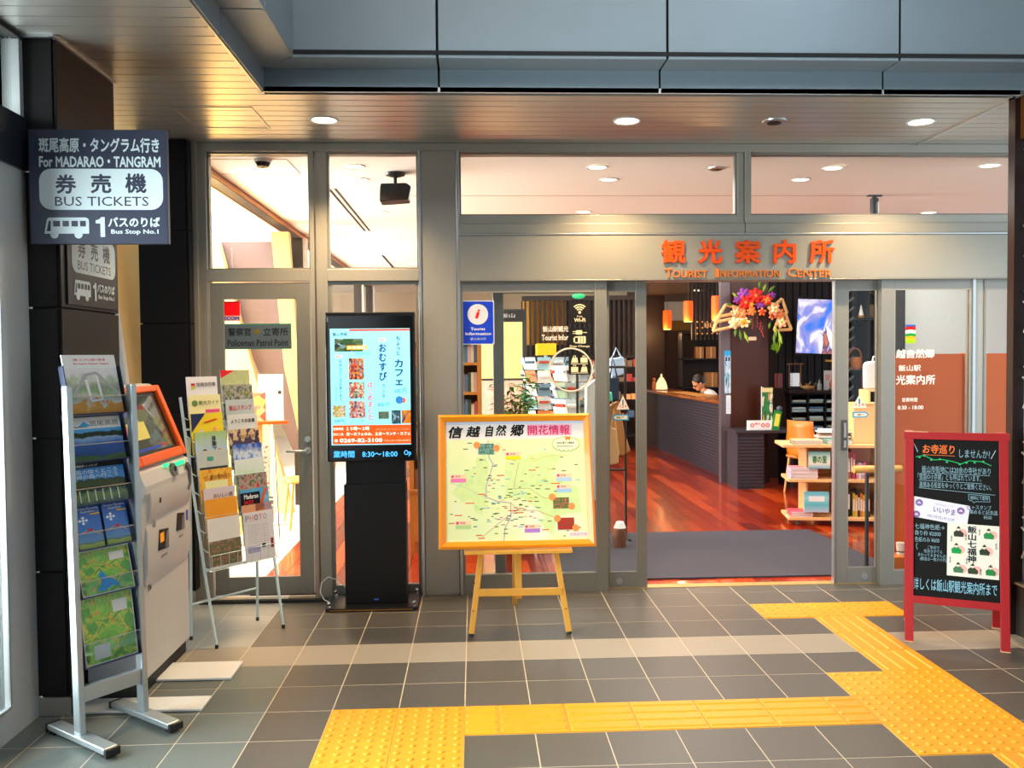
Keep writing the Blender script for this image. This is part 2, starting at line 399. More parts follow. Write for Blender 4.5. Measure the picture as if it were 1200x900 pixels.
# glass walls on the bus side
wl = struct('wall_left')
FR = mat('door_frame_grey', '#cfd3d4', .38, .35, .04, 40)
XL = -1.965
box('door_header', mat('dark_blue_header', '#20262f', .35), wl, XL-.10, XL+.012, .6, 3.93, 2.43, 2.66)
box('stile', FR, wl, XL-.06, XL, 3.70, 3.94, .0, 2.43)
box('stile_upper', FR, wl, XL-.06, XL, 3.90, 3.94, 2.66, ZC)
box('return_panel', BLACKP, wl, -2.56, XL-.005, 4.50, 4.56, 0, ZC)
box('stile', FR, wl, XL-.06, XL, .6, .7, 0, 2.43)
box('bottom_rail', FR, wl, XL-.06, XL, .7, 3.70, .0, .13)
box('glazing_bead', ALU, wl, XL-.002, XL+.004, 3.692, 3.70, .13, 2.43)
box('glazing_bead', ALU, wl, XL-.002, XL+.004, .7, 3.70, .13, .138)
box('pane', GLASS, wl, XL-.035, XL-.025, .7, 3.70, .13, 2.43)
box('pane', GLASS, wl, XL-.035, XL-.025, .6, 3.93, 2.66, ZC)
box('ceiling_trim', mat('black_trim', '#141416', .5), wl, XL-.03, XL+.01, .6, 3.93, ZC-.02, ZC+.03)
box('pane', GLASS, wl, -2.532, -2.522, 4.60, 5.80, .1, ZC-.05)
box('pane', GLASS, wl, -2.49, -2.15, 5.84, 5.848, .1, ZC-.05)
box('frame', FR, wl, -2.55, -2.15, 5.82, 5.87, 0, .1)
box('frame', FR, wl, -2.55, -2.15, 5.82, 5.87, ZC-.05, ZC)
for a, b, c, e in ((4.553, 4.60, 0, ZC), (5.83, 5.87, 0, ZC), (4.6, 5.83, 0, .1), (4.6, 5.83, ZC-.05, ZC)):
    box('frame', FR, wl, -2.57, -2.53, a, b, c, e)
# ------------------------------------------------------------------ right screen wall
wr = struct('wall_right')
BR = mat('dark_brown_steel', '#2a1614', .35, .2)
box('end_post', BR, wr, 3.02, 3.09, 4.72, 4.78, 0, ZC)
box('base_panel', mat('dark_base', '#2b2726', .45), wr, 3.05, 3.12, 1.6, 4.72, 0, .29)
box('base_cap', ALU, wr, 3.035, 3.13, 1.6, 4.72, .29, .302)
box('upper_panel', mat('brown_wood_head', '#5a3410', .4), wr, 3.05, 3.12, 1.6, 4.72, 2.78, ZC)
box('backing_glass', mat('pale_frosted_panel', '#aebfc8', .25), wr, 3.085, 3.095, 1.6, 4.72, .302, 2.78)
ARC = mat('pale_arc_metal', '#d5dbdd', .35, .5)
R0 = .34
def arcs(cy, cz):
    for q in range(5):
        r = R0-.062*q; pts = []
        for k in range(17):
            t = pi*k/16; y = cy+r*cos(t); z = cz+r*sin(t)
            if y > 4.71 or y < 1.65 or z > 2.77 or z < .31:
                if len(pts) > 1: MB().tube([(3.066, a, b) for a, b in pts], .0075, 5).build('arc_strip', ARC, wr)
                pts = []; continue
            pts.append((y, z))
        if len(pts) > 1: MB().tube([(3.066, a, b) for a, b in pts], .0075, 5).build('arc_strip', ARC, wr)
row = 0; z = .1
while z < 2.8:
    y = 4.72+(R0 if row % 2 else 0)
    while y > 3.2: arcs(y, z); y -= 2*R0
    z += R0*.62; row += 1
# rest of the screen
MB().box(3.062, 3.07, 1.6, 3.1, .302, 2.78).build('screen_sheet', ramp_mat('screen_sheet', [(0, '#9aa9b0'), (.5, '#d5dbdd'), (1, '#8896a0')], 'wave', 12, rough=.4, coord='Object'), wr)

# ------------------------------------------------------------------ shop front
fac = struct('wall_front')
def fb(name, x0, x1, z0, z1, y0=FACE, y1=FACE+.1, m=STEEL, bev=.002, parent=None): return box(name, m, parent or fac, x0, x1, y0, y1, z0, z1, bevel=bev)
fb('mullion', -1.80, -1.745, 0, ZC)
fb('reveal_panel', -1.83, -1.80, 0, ZC, FACE-.02, FACE+.1)
fb('head_rail', -1.745, 3.8, 2.962, ZC)
fb('mullion', -1.073, -1.045, 0, 2.962, FACE-.005)
fb('mullion', -1.037, -.961, 0, 2.962, FACE+.01)
fb('pillar_cover', -.335, -.105, 0, 2.962, FACE-.02, FACE+.14, bev=.004)
fb('pillar_edge', -.358, -.338, 0, 2.962, FACE-.03, FACE+.1, ALU)
fb('pillar_edge', -.102, -.084, 0, 2.962, FACE-.03, FACE+.1, ALU)
fb('transom_rail', -1.745, -1.073, 2.108, 2.187)
fb('transom_rail', -.961, -.358, 2.108, 2.187)
fb('transom_rail', -.084, 1.795, 2.483, 2.54)
fb('transom_rail', 1.882, 3.8, 2.483, 2.54)
fb('mullion', 1.795, 1.836, 2.483, 2.962, FACE+.01)
fb('mullion', 1.842, 1.882, 2.483, 2.962)
HEAD = mat('brushed_header', '#a3a096', .42, .65, .06, 90, .05, stretch=(.05, 1, 2))
fb('header_panel', -.084, 1.83, 2.415, 2.480, FACE-.03, FACE+.1, HEAD)
fb('header_panel', 1.84, 3.8, 2.415, 2.480, FACE-.03, FACE+.1, HEAD)
fb('header_rib', -.084, 3.8, 2.400, 2.412, FACE-.05, FACE+.1, ALU)
fb('header_panel', -.084, 3.8, 2.107, 2.398, FACE-.045, FACE+.1, HEAD)
def pane(x0, x1, z0, z1, parent, y=FACE+.05): return box('pane', GLASS, parent, x0, x1, y, y+.008, z0, z1)
for n_, (a, b, c, e) in enumerate(((-1.745, -1.073, 2.187, 2.962), (-.961, -.358, 2.187, 2.962), (-.084, 1.795, 2.54, 2.962), (1.882, 3.8, 2.54, 2.962)), 1):
    w = struct('window_%d' % n_); pane(a, b, c, e, w)
    fr = MB().box(a, a+.012, FACE+.03, FACE+.08, c, e).box(b-.012, b, FACE+.03, FACE+.08, c, e).box(a+.012, b-.012, FACE+.03, FACE+.08, c, c+.012).box(a+.012, b-.012, FACE+.03, FACE+.08, e-.012, e)
    fr.build('frame', STEEL_D, w)
# 1: hinged door
d1 = struct('door_1')
def leaf(parent, x0, x1, z0, z1, sl, sr, bt, tp, y0, y1, m=STEEL_D):
    fb('stile', x0, x0+sl, z0, z1, y0, y1, m, parent=parent); fb('stile', x1-sr, x1, z0, z1, y0, y1, m, parent=parent)
    fb('bottom_rail', x0+sl, x1-sr, z0, z0+bt, y0, y1, m, parent=parent); fb('top_rail', x0+sl, x1-sr, z1-tp, z1, y0, y1, m, parent=parent)
    box('pane', GLASS, parent, x0+sl, x1-sr, (y0+y1)/2-.004, (y0+y1)/2+.004, z0+bt, z1-tp)
    bd = MB(); e = .005
    for a in (y0-.001,):
        bd.box(x0+sl, x0+sl+e, a, a+.01, z0+bt, z1-tp).box(x1-sr-e, x1-sr, a, a+.01, z0+bt, z1-tp).box(x0+sl+e, x1-sr-e, a, a+.01, z0+bt, z0+bt+e).box(x0+sl+e, x1-sr-e, a, a+.01, z1-tp-e, z1-tp)
    bd.build('glazing_bead', STEEL, parent)
leaf(d1, -1.735, -1.083, .02, 2.10, .085, .085, .115, .105, FACE+.01, FACE+.05)
hd = MB(); hd.tube([(-1.11, FACE+.01, .985), (-1.11, FACE-.05, .985), (-1.125, FACE-.055, .985), (-1.24, FACE-.055, .985)], .009, 10)
hd.build('handle', ALU, d1, True)
MB().tube([(-1.108, FACE+.01, 1.06), (-1.108, FACE-.012, 1.06)], .019, 16).tube([(-1.11, FACE+.01, .985), (-1.11, FACE-.006, .985)], .022, 16).build('lock', ALU, d1, True)
# 2: fixed light behind the pedestal screen
w5 = struct('window_5'); leaf(w5, -.961, -.358, .0, 2.108, .02, .02, .065, .02, FACE+.02, FACE+.07)
# 3: fixed side light left of the opening
w6 = struct('window_6'); leaf(w6, -.084, .898, 0, 2.107, .012, .076, .125, .077, FACE-.01, FACE+.05)
d2 = struct('door_2')
leaf(d2, .133, .93, .01, 2.09, .069, .02, .09, .06, FACE+.09, FACE+.12)
leaf(d2, .86, 1.178, .004, 2.10, .055, .070, .107, .065, FACE+.055, FACE+.085)
MB().tube([(.985, FACE+.056, .05), (.985, FACE+.050, .05)], .022, 16).build('floor_bolt', ALU, d2, True)
d3 = struct('door_3')
leaf(d3, 2.484, 2.80, .004, 2.10, .092, .02, .107, .065, FACE+.055, FACE+.085)
box('edge_strip', ALU, d3, 2.478, 2.486, FACE+.045, FACE+.085, .004, 2.10)
MB().tube([(2.70, FACE+.056, .05), (2.70, FACE+.050, .05)], .022, 16).build('floor_bolt', ALU, d3, True)
hb = MB().prism(rounded(2.535, 2.566, .93, 1.14, .006), FACE+.04, FACE+.056); hb.build('handle', mat('handle_grey', '#5e5f60', .4, .6), d3)
MB().box(2.543, 2.558, FACE+.034, FACE+.041, .95, 1.0).box(2.543, 2.558, FACE+.034, FACE+.041, 1.02, 1.12).build('handle_inlay', ALU, d3)
w7 = struct('window_7'); leaf(w7, 2.782, 3.414, 0, 2.107, .09, .01, .10, .075, FACE-.01, FACE+.05)
fb('mullion', 3.414, 3.435, 0, 2.107, FACE-.02, FACE+.05, ALU); fb('mullion', 3.438, 3.50, 0, 2.107)
w8 = struct('window_8'); leaf(w8, 3.50, 3.8, 0, 2.107, .01, .02, .10, .075, FACE-.01, FACE+.05)
fb('soffit_strip', -.084, 3.8, 2.098, 2.107, FACE-.045, FACE+.13, STEEL_D)
# thresholds
box('threshold', mat('brass_threshold', '#b49a62', .4, .5), fac, -.09, 3.7, 5.845, 5.93, -.02, .004)
box('threshold', mat('black_rubber', '#16191b', .6), fac, -1.80, -.97, 5.665, 5.70, .0, .02)

# raised lettering on the header
sign = thing('lettering_sign', 'raised orange metal letters of the centre name on the steel header', 'sign', (0, FACE-.045, 0))
COP = mat('orange_metal_letter', '#e8500c', .4, .3, .05)
COP2 = mat('copper_letter', '#d87c38', .4, .3, .05)
for ch, x0, x1 in (('観', 775, 803), ('光', 818, 846), ('案', 861, 891), ('内', 906, 932), ('所', 948, 977)):
    a = W(x0, 309, 5.75); b = W(x1, 281, 5.75)
    text(ch, a[0], b[0], a[1], b[1], COP, sign, y=-.012, bold=.028, depth=.016, name='letter')
a = W(779, 325.5, 5.75); b = W(974, 314, 5.75)
for s_, f0, f1, big in (('T', 0, .045, 1), ('OURIST', .045, .255, 0), ('I', .30, .325, 1), ('NFORMATION', .33, .69, 0), ('C', .735, .79, 1), ('ENTER', .795, 1, 0)):
    w_ = b[0]-a[0]; h_ = b[1]-a[1]
    text(s_, a[0]+f0*w_, a[0]+f1*w_, a[1]-.018*0, a[1]+h_*(1 if big else .8), COP2, sign, y=-.008, bold=.012, depth=.010, name='letter')

# ceiling downlights
LAMP = mat('lamp_lens', '#fff6df', .4, emit=9, emit_col='#ffedc4')
LAMPI = mat('office_lamp_lens', '#fff8e8', .4, emit=4, emit_col='#fff3d0')
def downlight(x, y, z, label, r=.07, power=30, col=(1, .69, .36), group=None, m=LAMP, ang=120):
    t = thing('downlight', label, 'ceiling light', (x, y, z), group=group)
    MB().lathe([(r, -.004), (r+.012, -.006), (r+.012, 0), (r+.002, .02), (r, .02)], 28, cap=False).build('ring', WHITE, t, True)
    MB().lathe([(r-.001, -.001), (r-.001, .004)], 28).build('lens', m, t)
    if power: spot_light('downlight_lamp', (x, y, z-.03), power, col, ang, .7, .06)
    return t
for x, lb in ((-.876, 'warm round downlight in the slatted ceiling above the black display screen'), (.942, 'warm round downlight in the slatted ceiling nearest the middle of the entrance'), (2.763, 'warm round downlight in the slatted ceiling beside the blackboard end')):
    downlight(x, 5.25, ZC, lb, .072, 150)
det = thing('ceiling_detector', 'small round dark detector with a chrome ring in the slatted ceiling', 'detector', (1.845, 5.24, ZC))
MB().lathe([(.05, -.012), (.072, -.008), (.075, 0), (.06, .004)], 24).build('ring', ALU, det, True)
MB().lathe([(.01, -.022), (.04, -.018), (.05, -.006), (.05, 0)], 20).build('lens', mat('black_plastic', '#111214', .35), det, True)

# the rest of the concourse: high roof, rear wall, glazed bus side
con = struct('wall_rear')
GREYW = mat('concourse_grey', '#5c5e60', .7, 0, .05, 2)
box('wall_board', GREYW, con, -2.1, 9, -9.2, -9, 0, 5.6)
box('roof_board', GREYW, con, -2.1, 9, -9, 4.4, 5.6, 5.7)
box('wall_board', GREYW, con, 3.3, 3.4, 1.0, 4.4, ZC+.06, 5.6)
box('wall_board', GREYW, con, -2.1, -2.0, -9, 4.4, ZC+.06, 5.6)
for y in (-1.5, -3.6, -5.7, -7.8): box('post', FR, con, -2.06, -1.96, y, y+.14, 0, ZC)
box('soffit', GREYW, con, -2.0, X1-.2, -9, 1.2, ZC, ZC+.06)
# ------------------------------------------------------------------ outside, bus side
TIMB = mat('pale_timber_panel', '#efca82', .5, 0, .1, 3, stretch=(1, 1, .15))
TIMB_E = mat('orange_timber_edge', '#c8742a', .5)
out = struct('wall_outside')
MB().prism([(-4.6, -.1), (-2.55, -.1), (-2.62, 3.4), (-4.6, 3.4)], 6.30, 6.42).build('timber_panel', TIMB, out)
MB().prism([(-2.52, -.1), (-2.10, -.1), (-2.32, 3.4), (-2.56, 3.4)], 6.34, 6.42).build('timber_panel', TIMB, out)
st = MB(); st.tube([(-2.28, 6.20, -.1), (-2.62, 6.20, 2.9)], .030, 10); st.build('steel_strut', mat('white_steel', '#e9edf0', .4), out)
MB().prism([(-2.36, -.1), (-2.33, -.1), (-2.69, 2.9), (-2.72, 2.9)], 6.15, 6.21).build('timber_edge', TIMB_E, out)
box('pavement', mat('pale_pavement', '#b9b6ae', .8, 0, .1), out, -12, -2.6, -6, 6.3, -.12, -.03)

# ------------------------------------------------------------------ information centre shell
PLW, PLL = .13, 1.35
floor2 = struct('floor')
def plank_mat(name, a, b_, c, coat=.5):
    m = bpy.data.materials.new(name); m.use_nodes = True; nt = m.node_tree; n = nt.nodes; l = nt.links; b = n['Principled BSDF']
    tc = n.new('ShaderNodeTexCoord'); mp = n.new('ShaderNodeMapping'); mp.inputs['Scale'].default_value = (14, 1.2, 1); l.new(tc.outputs['Object'], mp.inputs[0])
    nz = n.new('ShaderNodeTexNoise'); nz.inputs['Scale'].default_value = 3; nz.inputs['Detail'].default_value = 5; l.new(mp.outputs[0], nz.inputs['Vector'])
    oi = n.new('ShaderNodeObjectInfo'); ma = n.new('ShaderNodeMath'); ma.operation = 'MULTIPLY_ADD'; l.new(oi.outputs['Random'], ma.inputs[0]); ma.inputs[1].default_value = .75
    mb = n.new('ShaderNodeMath'); mb.operation = 'MULTIPLY'; l.new(nz.outputs['Fac'], mb.inputs[0]); mb.inputs[1].default_value = .35; l.new(mb.outputs[0], ma.inputs[2])
    cr = n.new('ShaderNodeValToRGB'); e = cr.color_ramp.elements; e.new(.5)
    for i, (p, q) in enumerate(((.05, a), (.5, b_), (1, c))): e[i].position = p; e[i].color = srgb(q)+(1,)
    l.new(ma.outputs[0], cr.inputs[0]); l.new(cr.outputs[0], b.inputs['Base Color'])
    b.inputs['Roughness'].default_value = .22; b.inputs['Coat Weight'].default_value = coat; b.inputs['Coat Roughness'].default_value = .08; return m
PLANK = plank_mat('red_wood_plank', '#4a0d05', '#90240a', '#c84c16')
me_plank = MB().box(.002, PLW-.002, .0015, PLL-.0015, -.02, 0).mesh('plank', PLANK)
XB = -1.54
nplank = 0
for q in range(41):
    x = XB+q*PLW
    if x > 3.5: break
    off = (q*.47) % 1.0*PLL
    for r in range(-1, 6):
        y0 = 5.93+off+r*PLL; y1 = y0+PLL
        if y1 < 5.94: continue
        ya = max(y0, 5.93)
        if ya > y0:
            MB().box(.002, PLW-.002, 0, y1-ya-.0015, -.02, 0).build('plank', PLANK, floor2, loc=(x, ya, 0))
        else:
            link('plank', me_plank, floor2, loc=(x, y0, 0))
        nplank += 1
        if nplank > 297: break
PLF = bpy.data.materials.new('red_wood_far'); PLF.use_nodes = True
nt = PLF.node_tree; n = nt.nodes; l = nt.links; b = n['Principled BSDF']
tc = n.new('ShaderNodeTexCoord'); mp = n.new('ShaderNodeMapping'); mp.inputs['Rotation'].default_value = (0, 0, pi/2); l.new(tc.outputs['Object'], mp.inputs[0])
br = n.new('ShaderNodeTexBrick'); br.inputs['Scale'].default_value = 1; br.inputs['Brick Width'].default_value = PLL; br.inputs['Row Height'].default_value = PLW; br.inputs['Mortar Size'].default_value = .001
br.inputs['Color1'].default_value = srgb('#7c1f08')+(1,); br.inputs['Color2'].default_value = srgb('#b8380f')+(1,); br.inputs['Mortar'].default_value = srgb('#4c0f05')+(1,)
l.new(mp.outputs[0], br.inputs['Vector']); l.new(br.outputs['Color'], b.inputs['Base Color']); b.inputs['Roughness'].default_value = .22; b.inputs['Coat Weight'].default_value = .5
b.inputs['Coat Roughness'].default_value = .08
MB().box(XB, 8, 5.93, 18.2, -.2, -.006).build('underlay', mat('dark_underlay', '#1c0604', .8), floor2)
MB().box(XB, 8, 14.0, 18.2, -.005, -.001).build('wood_floor_sheet', PLF, floor2)
MB().box(3.52, 8, 5.93, 14.0, -.005, -.001).build('wood_floor_sheet', PLF, floor2)
PLF2 = mat('white_floor_sheet', '#d9d6cf', .3, 0, .04, 3)
MB().box(-9, XB, 5.93, 18.2, -.2, 0).build('pale_floor_sheet', PLF2, floor2)
box('floor_trim', ALU, floor2, XB-.006, XB+.002, 5.93, 18, -.01, .001)

c2 = struct('ceiling'); 
CW = ramp_mat('speckled_ceiling_board', [(.0, '#d8cfc4'), (.42, '#ece6de'), (1, '#f2eee8')], 'noise', 60, 2, .9, 'Object')
box('ceiling_board', CW, c2, -9, 8, 5.90, 18.2, ZI, ZI+.1)
LN = mat('ceiling_joint', '#b89f78', .7)
for y in (7.3, 8.7, 10.1, 11.5, 12.9): box('joint_strip', LN, c2, -.55, 3.4, y, y+.012, ZI-.002, ZI+.001)
DK = mat('dark_track', '#3d3833', .45, .4)
box('slot_vent', mat('slot_black', '#1c1c1c', .6), c2, -1.15, -1.13, 7.0, 9.3, ZI-.003, ZI); box('slot_vent', _M['slot_black'], c2, -1.10, -1.08, 7.0, 9.3, ZI-.003, ZI)
box('slot_vent', _M['slot_black'], c2, -1.20, -1.17, 11.5, 13.2, ZI-.003, ZI)
hf = MB()
for a, b_, c, e in ((-1.9, -1.25, 5.98, 5.986), (-1.9, -1.25, 6.45, 6.456), (-1.256, -1.25, 5.98, 6.45)): hf.box(a, b_, c, e, ZI-.002, ZI+.001)
hf.build('access_hatch_frame', LN, c2)
fac.name = 'wall_front'
# partition track with posts between office and lounge
pt = struct('trim_2')
box('track', DK, pt, -1.95, -1.85, 5.90, 16, ZI-.05, ZI); box('track_lip', mat('warm_track_edge', '#b9743a', .4), pt, -1.965, -1.95, 5.90, 16, ZI-.055, ZI-.01)
box('track_lip', _M['warm_track_edge'], pt, -1.85, -1.84, 5.90, 16, ZI-.045, ZI-.01)
for y in (9.5, 14.4, 16): 
    box('post', DK, pt, -1.96, -1.84, y, y+.12, 0, ZI-.05); box('post_trim', WHITE, pt, -1.84, -1.80, y+.02, y+.10, 0, ZI-.05)

# walls of the centre
wb = struct('wall_back'); BEIGE = mat('beige_wall', '#c9b79e', .8)
box('wall_board', BEIGE, wb, -9, 8, 18, 18.15, 0, ZI)
DW = mat('dark_wood_board', '#2a1613', .45, 0, .15, 6, stretch=(1, 1, .2))
MB().box(.84, 2.9, 15.0, 15.1, 0, ZI-.38).build('dark_board', DW, wb)
slat_w = MB().box(0, .035, 0, .05, 0, .98).mesh('slat', mat('lattice_slat', '#1e1210', .5))
x = .88; 
box('painted_lit_recess', mat('painted_warm_glow', '#c98a2a', .7), wb, .86, 1.62, 14.99, 15.0, 1.80, 2.57)  # warm light between the slats is put into this panel's colour
while x < 3.0:
    link('slat', slat_w, wb, loc=(x, 14.85, 1.60)); x += .085
box('lattice_rail', _M['lattice_slat'], wb, .84, 3.0, 14.83, 14.93, 1.56, 1.62); box('lattice_rail', _M['lattice_slat'], wb, .84, 3.0, 14.83, 14.93, 2.56, 2.64)
box('dark_board', DW, wb, 3.20, 3.56, 16.0, 16.1, 0, 2.9)
box('dark_board', mat('brown_board', '#34201a', .45, 0, .1, 5), wb, 3.50, 4.2, 16.6, 16.7, 0, 2.08)
box('painted_yellow_glow', mat('ochre_glow_paint', '#8a6220', .8), wb, 3.6, 4.4, 17.2, 17.3, 1.9, 2.3)  # ochre base colour stands in for the yellow light in the recess
box('dark_soffit', mat('brown_soffit', '#5a4531', .7), wb, 3.2, 6.5, 15.5, 17.9, 2.72, ZI)
box('black_board', mat('blackish_board', '#120c0b', .5), wb, 3.86, 5.4, 15.2, 15.3, 0, 2.9)
slat_b = MB().box(0, .03, 0, .05, 0, .95).mesh('slat', mat('dark_lattice_slat', '#25201f', .5))
for k in range(12): link('slat', slat_b, wb, loc=(3.72+k*.07, 14.6, 1.86))
# brown column wearing the flowers
pc = struct('pillar'); BC = mat('brown_column_veneer', '#391405', .35, 0, .08, 4, stretch=(1, 1, .1))
box('veneer', BC, pc, 3.19, 3.66, 10.6, 11.1, 0, ZI); box('kick_plate', DW, pc, 3.18, 3.67, 10.59, 11.1, 0, .08)
pg = struct('pillar'); 
box('steel_cover', mat('mauve_grey_steel', '#6b6268', .35, .5), pg, 3.07, 3.187, 10.62, 10.72, 0, ZI)
wr2 = struct('wall_right'); 
DS = mat('dark_grooved_board', '#2b2528', .5, 0, .1, 5)
box('dark_board', DS, wr2, 3.66, 5.2, 11.5, 11.6, 0, ZI)
for k in range(11): box('groove_batten', DS, wr2, 4.0+k*.1, 4.085+k*.1, 11.47, 11.5, 0, ZI)
box('dark_board', mat('deep_brown_board', '#22100c', .45), wr2, 3.66, 3.98, 11.2, 11.5, 0, 2.0)
GW = mat('grey_white_wall', '#c6cdcc', .8)
box('wall_board', GW, wr2, 4.57, 8, 9.35, 9.45, 0, ZI); box('wall_board', GW, wr2, 7.9, 8, 5.9, 9.4, 0, ZI)
box('dark_post', mat('black_post', '#17100f', .5), wr2, 4.38, 4.58, 9.0, 9.3, 0, ZI)
OW = mat('orange_wood_panel', '#d25a00', .7, 0, .12, 3, stretch=(1, 1, .12))
OW2 = mat('orange_wood_stile', '#d4701c', .6, 0, .1, 3, stretch=(1, 1, .12))
ps = struct('wall_panel')
ps['label'] = 'low orange wood panel wall behind the fixed glass beside the blackboard'
px0 = 3.11
for a, b_ in ((px0+.06, px0+.60), (px0+.68, px0+1.2)): box('panel', OW, ps, a+.005, b_-.005, 6.40, 6.44, .04, 1.59)
for a in (px0, px0+.60, px0+1.2): box('stile', OW2, ps, a, a+.06, 6.38, 6.45, .04, 1.595)
box('skirting', ALU, ps, px0, px0+1.3, 6.39, 6.44, 0, .04)
wl2 = struct('wall_left')
for a, b_ in ((5.9, 6.5), (11.5, 18)): box('wall_board', WHITE, wl2, -6.2, -6.1, a, b_, 0, ZI)
for y in (6.5, 8.2, 9.9, 11.4): box('frame', FR, wl2, -6.2, -6.12, y, y+.08, 0, ZI)
for a, b_ in ((6.58, 8.2), (8.28, 9.9), (9.98, 11.4)): box('pane', GLASS, wl2, -6.165, -6.155, a, b_, 0, ZI)
# slanting timber fins and mauve screen of the lounge
fin = struct('timber_fin')
MB().prism([(-2.85, 0), (-1.88, 0), (-2.28, 1.55), (-2.60, 2.82), (-3.6, 2.82)], 9.0, 9.12).build('panel', TIMB, fin)
PUR = mat('mauve_grey_panel', '#6d5c62', .45, 0, .06, 4)
MB().prism([(-1.90, 0.62), (-1.72, .62), (-1.98, 2.82), (-2.9, 2.82), (-2.28, 1.55)], 9.16, 9.24).build('screen_panel', PUR, fin)
fin2 = struct('timber_fin')
MB().prism([(-1.70, .7), (-1.64, .7), (-1.72, 1.5), (-1.80, 2.84), (-1.97, 2.84), (-1.86, 1.5)], 8.6, 8.7).build('panel', TIMB, fin2)
fin3 = struct('timber_fin')
MB().prism([(-3.9, 0), (-3.0, 0), (-3.55, 2.9), (-4.6, 2.9)], 12.5, 12.6).build('panel', TIMB, fin3)

# office downlights, on their real rows; the wood panel one is added
n_ = 0
for x in (-.85, 1.05, 2.55):
    for k in range(6):
        y = 6.65+k*1.48
        if x == 2.55 and k > 3: continue
        row = {-.85: 'in the row behind the ceiling speaker', 1.05: 'in the row over the carousels', 2.55: 'in the row over the counter side'}[x]
        downlight(x, y, ZI, 'office downlight '+row+', '+['nearest the glass', 'second from the glass', 'third from the glass', 'fourth from the glass', 'fifth from the glass', 'sixth from the glass'][k], .06, 0, group='office downlights', m=LAMPI); n_ += 1
for x, y in ((.90, 6.22), (2.63, 6.24), (-.83, 6.20)):
    downlight(x, y, ZI, {.90: 'office downlight set between the rows above the Wi-Fi stickers', 2.63: 'office downlight set close to the transom glass above the right door leaf'.replace('right door', 'sliding door'), -.83: 'office downlight nearest the glass above the black display screen'}[x], .065, 55, (1, .86, .66), m=LAMPI)
downlight(3.75, 6.15, ZI, 'added unseen downlight brightening the orange wood panel', .065, 70, (1, .86, .66), m=LAMPI)  # added fixture with its own spot, put in to brighten the wood panel
for x, y in ((4.4, 8.2), (3.9, 14.9)):
    downlight(x, y, ZI if y < 12 else 2.72, 'downlight near the grey white wall' if y < 12 else 'warm downlight in the low soffit beyond the counter', .065, 0, m=LAMPI)
for k, (x, y) in enumerate(((-3.1, 8.0), (-3.1, 10.4), (-2.4, 12.5))):
    downlight(x, y, ZI, 'lounge downlight beyond the dark track, '+['nearest the door', 'middle one', 'farthest back'][k], .055, 0, group='lounge downlights', m=LAMPI)

# dome camera, hanging speaker, smoke detector, track piece
dc = thing('dome_camera', 'dark dome camera with white base on the lounge ceiling', 'camera', (-1.42, 5.99, ZI))
MB().lathe([(.012, -.055), (.04, -.05), (.052, -.03), (.055, -.02)], 20).build('dome', mat('smoked_dome', '#2b2524', .2), dc, True)
MB().lathe([(.06, -.022), (.062, -.005), (.062, 0)], 20).build('base', WHITE, dc, True)
sp = thing('ceiling_speaker', 'black box speaker hanging from a ceiling bracket behind the transom', 'speaker', (-.56, 6.42, ZI))
BK = mat('matte_black_plastic', '#161415', .4)
MB().lathe([(.03, -.03), (.07, -.018), (.075, 0)], 20).build('mount', BK, sp, True)
MB().tube([(0, 0, -.02), (0, 0, -.12)], .013, 10).build('stem', BK, sp, True)
MB().prism([(-.11, -.22), (.10, -.205), (.12, -.11), (.085, -.085), (-.10, -.09), (-.105, -.12)], -.08, .10).build('body', BK, sp, bevel=.008)
box('front_grille', mat('brown_grille', '#2c1c16', .7), sp, -.095, .075, -.084, -.079, -.21, -.16)
sd = thing('smoke_detector', 'round chrome rimmed smoke detector in the office ceiling', 'detector', (1.77, 6.24, ZI))
MB().lathe([(.045, -.014), (.06, -.008), (.062, 0)], 22).build('ring', ALU, sd, True); MB().lathe([(.01, -.02), (.042, -.014), (.044, 0)], 18).build('lens', BK, sd, True)
sp2 = thing('ceiling_spotlight', 'small black cylinder spotlight hanging under the office ceiling', 'spotlight', (3.44, 7.3, ZI))
MB().lathe([(.035, -.17), (.035, -.03), (.02, -.02), (.02, 0)], 14).build('body', BK, sp2, True); box('mount', BK, sp2, -.06, .06, -.02, .02, -.01, 0)
# white track spots in front of the lattice wall
for k, (px, py, Y, dx) in enumerate(((663, 350, 13.2, .10), (621, 343, 13.6, -.04), (686, 352, 13.2, -.08))):
    X, Z = W(px, py, Y)
    t = thing('track_spotlight', ['white track spotlight angled towards the brochure carousels', 'white track spotlight just over the map notice board', 'white track spotlight beside the green exit lamp'][k], 'spotlight', (X+(.12 if k == 2 else 0), Y+(.3 if k == 2 else 0), ZI), group='white track spotlights')
    MB().tube([(0, 0, -.03), (dx*1.6, 0, -.22)], .055, 12).build('can', WHITE, t, True); MB().box(-.03, .03, -.03, .03, -.05, 0).build('mount', WHITE, t)
X, Z = W(678, 347, 13.0)
ex = thing('exit_lamp', 'small green oval exit lamp under the office ceiling', 'sign', (X, 13.0, Z)); MB().ball((0, 0, 0), .1, 16, 8, (1, .3, .42)).build('lamp', mat('green_lamp', '#2ea86a', .4, emit=.8), ex, True)
box('bracket', WHITE, ex, -.01, .01, -.01, .01, .03, ZI-Z)
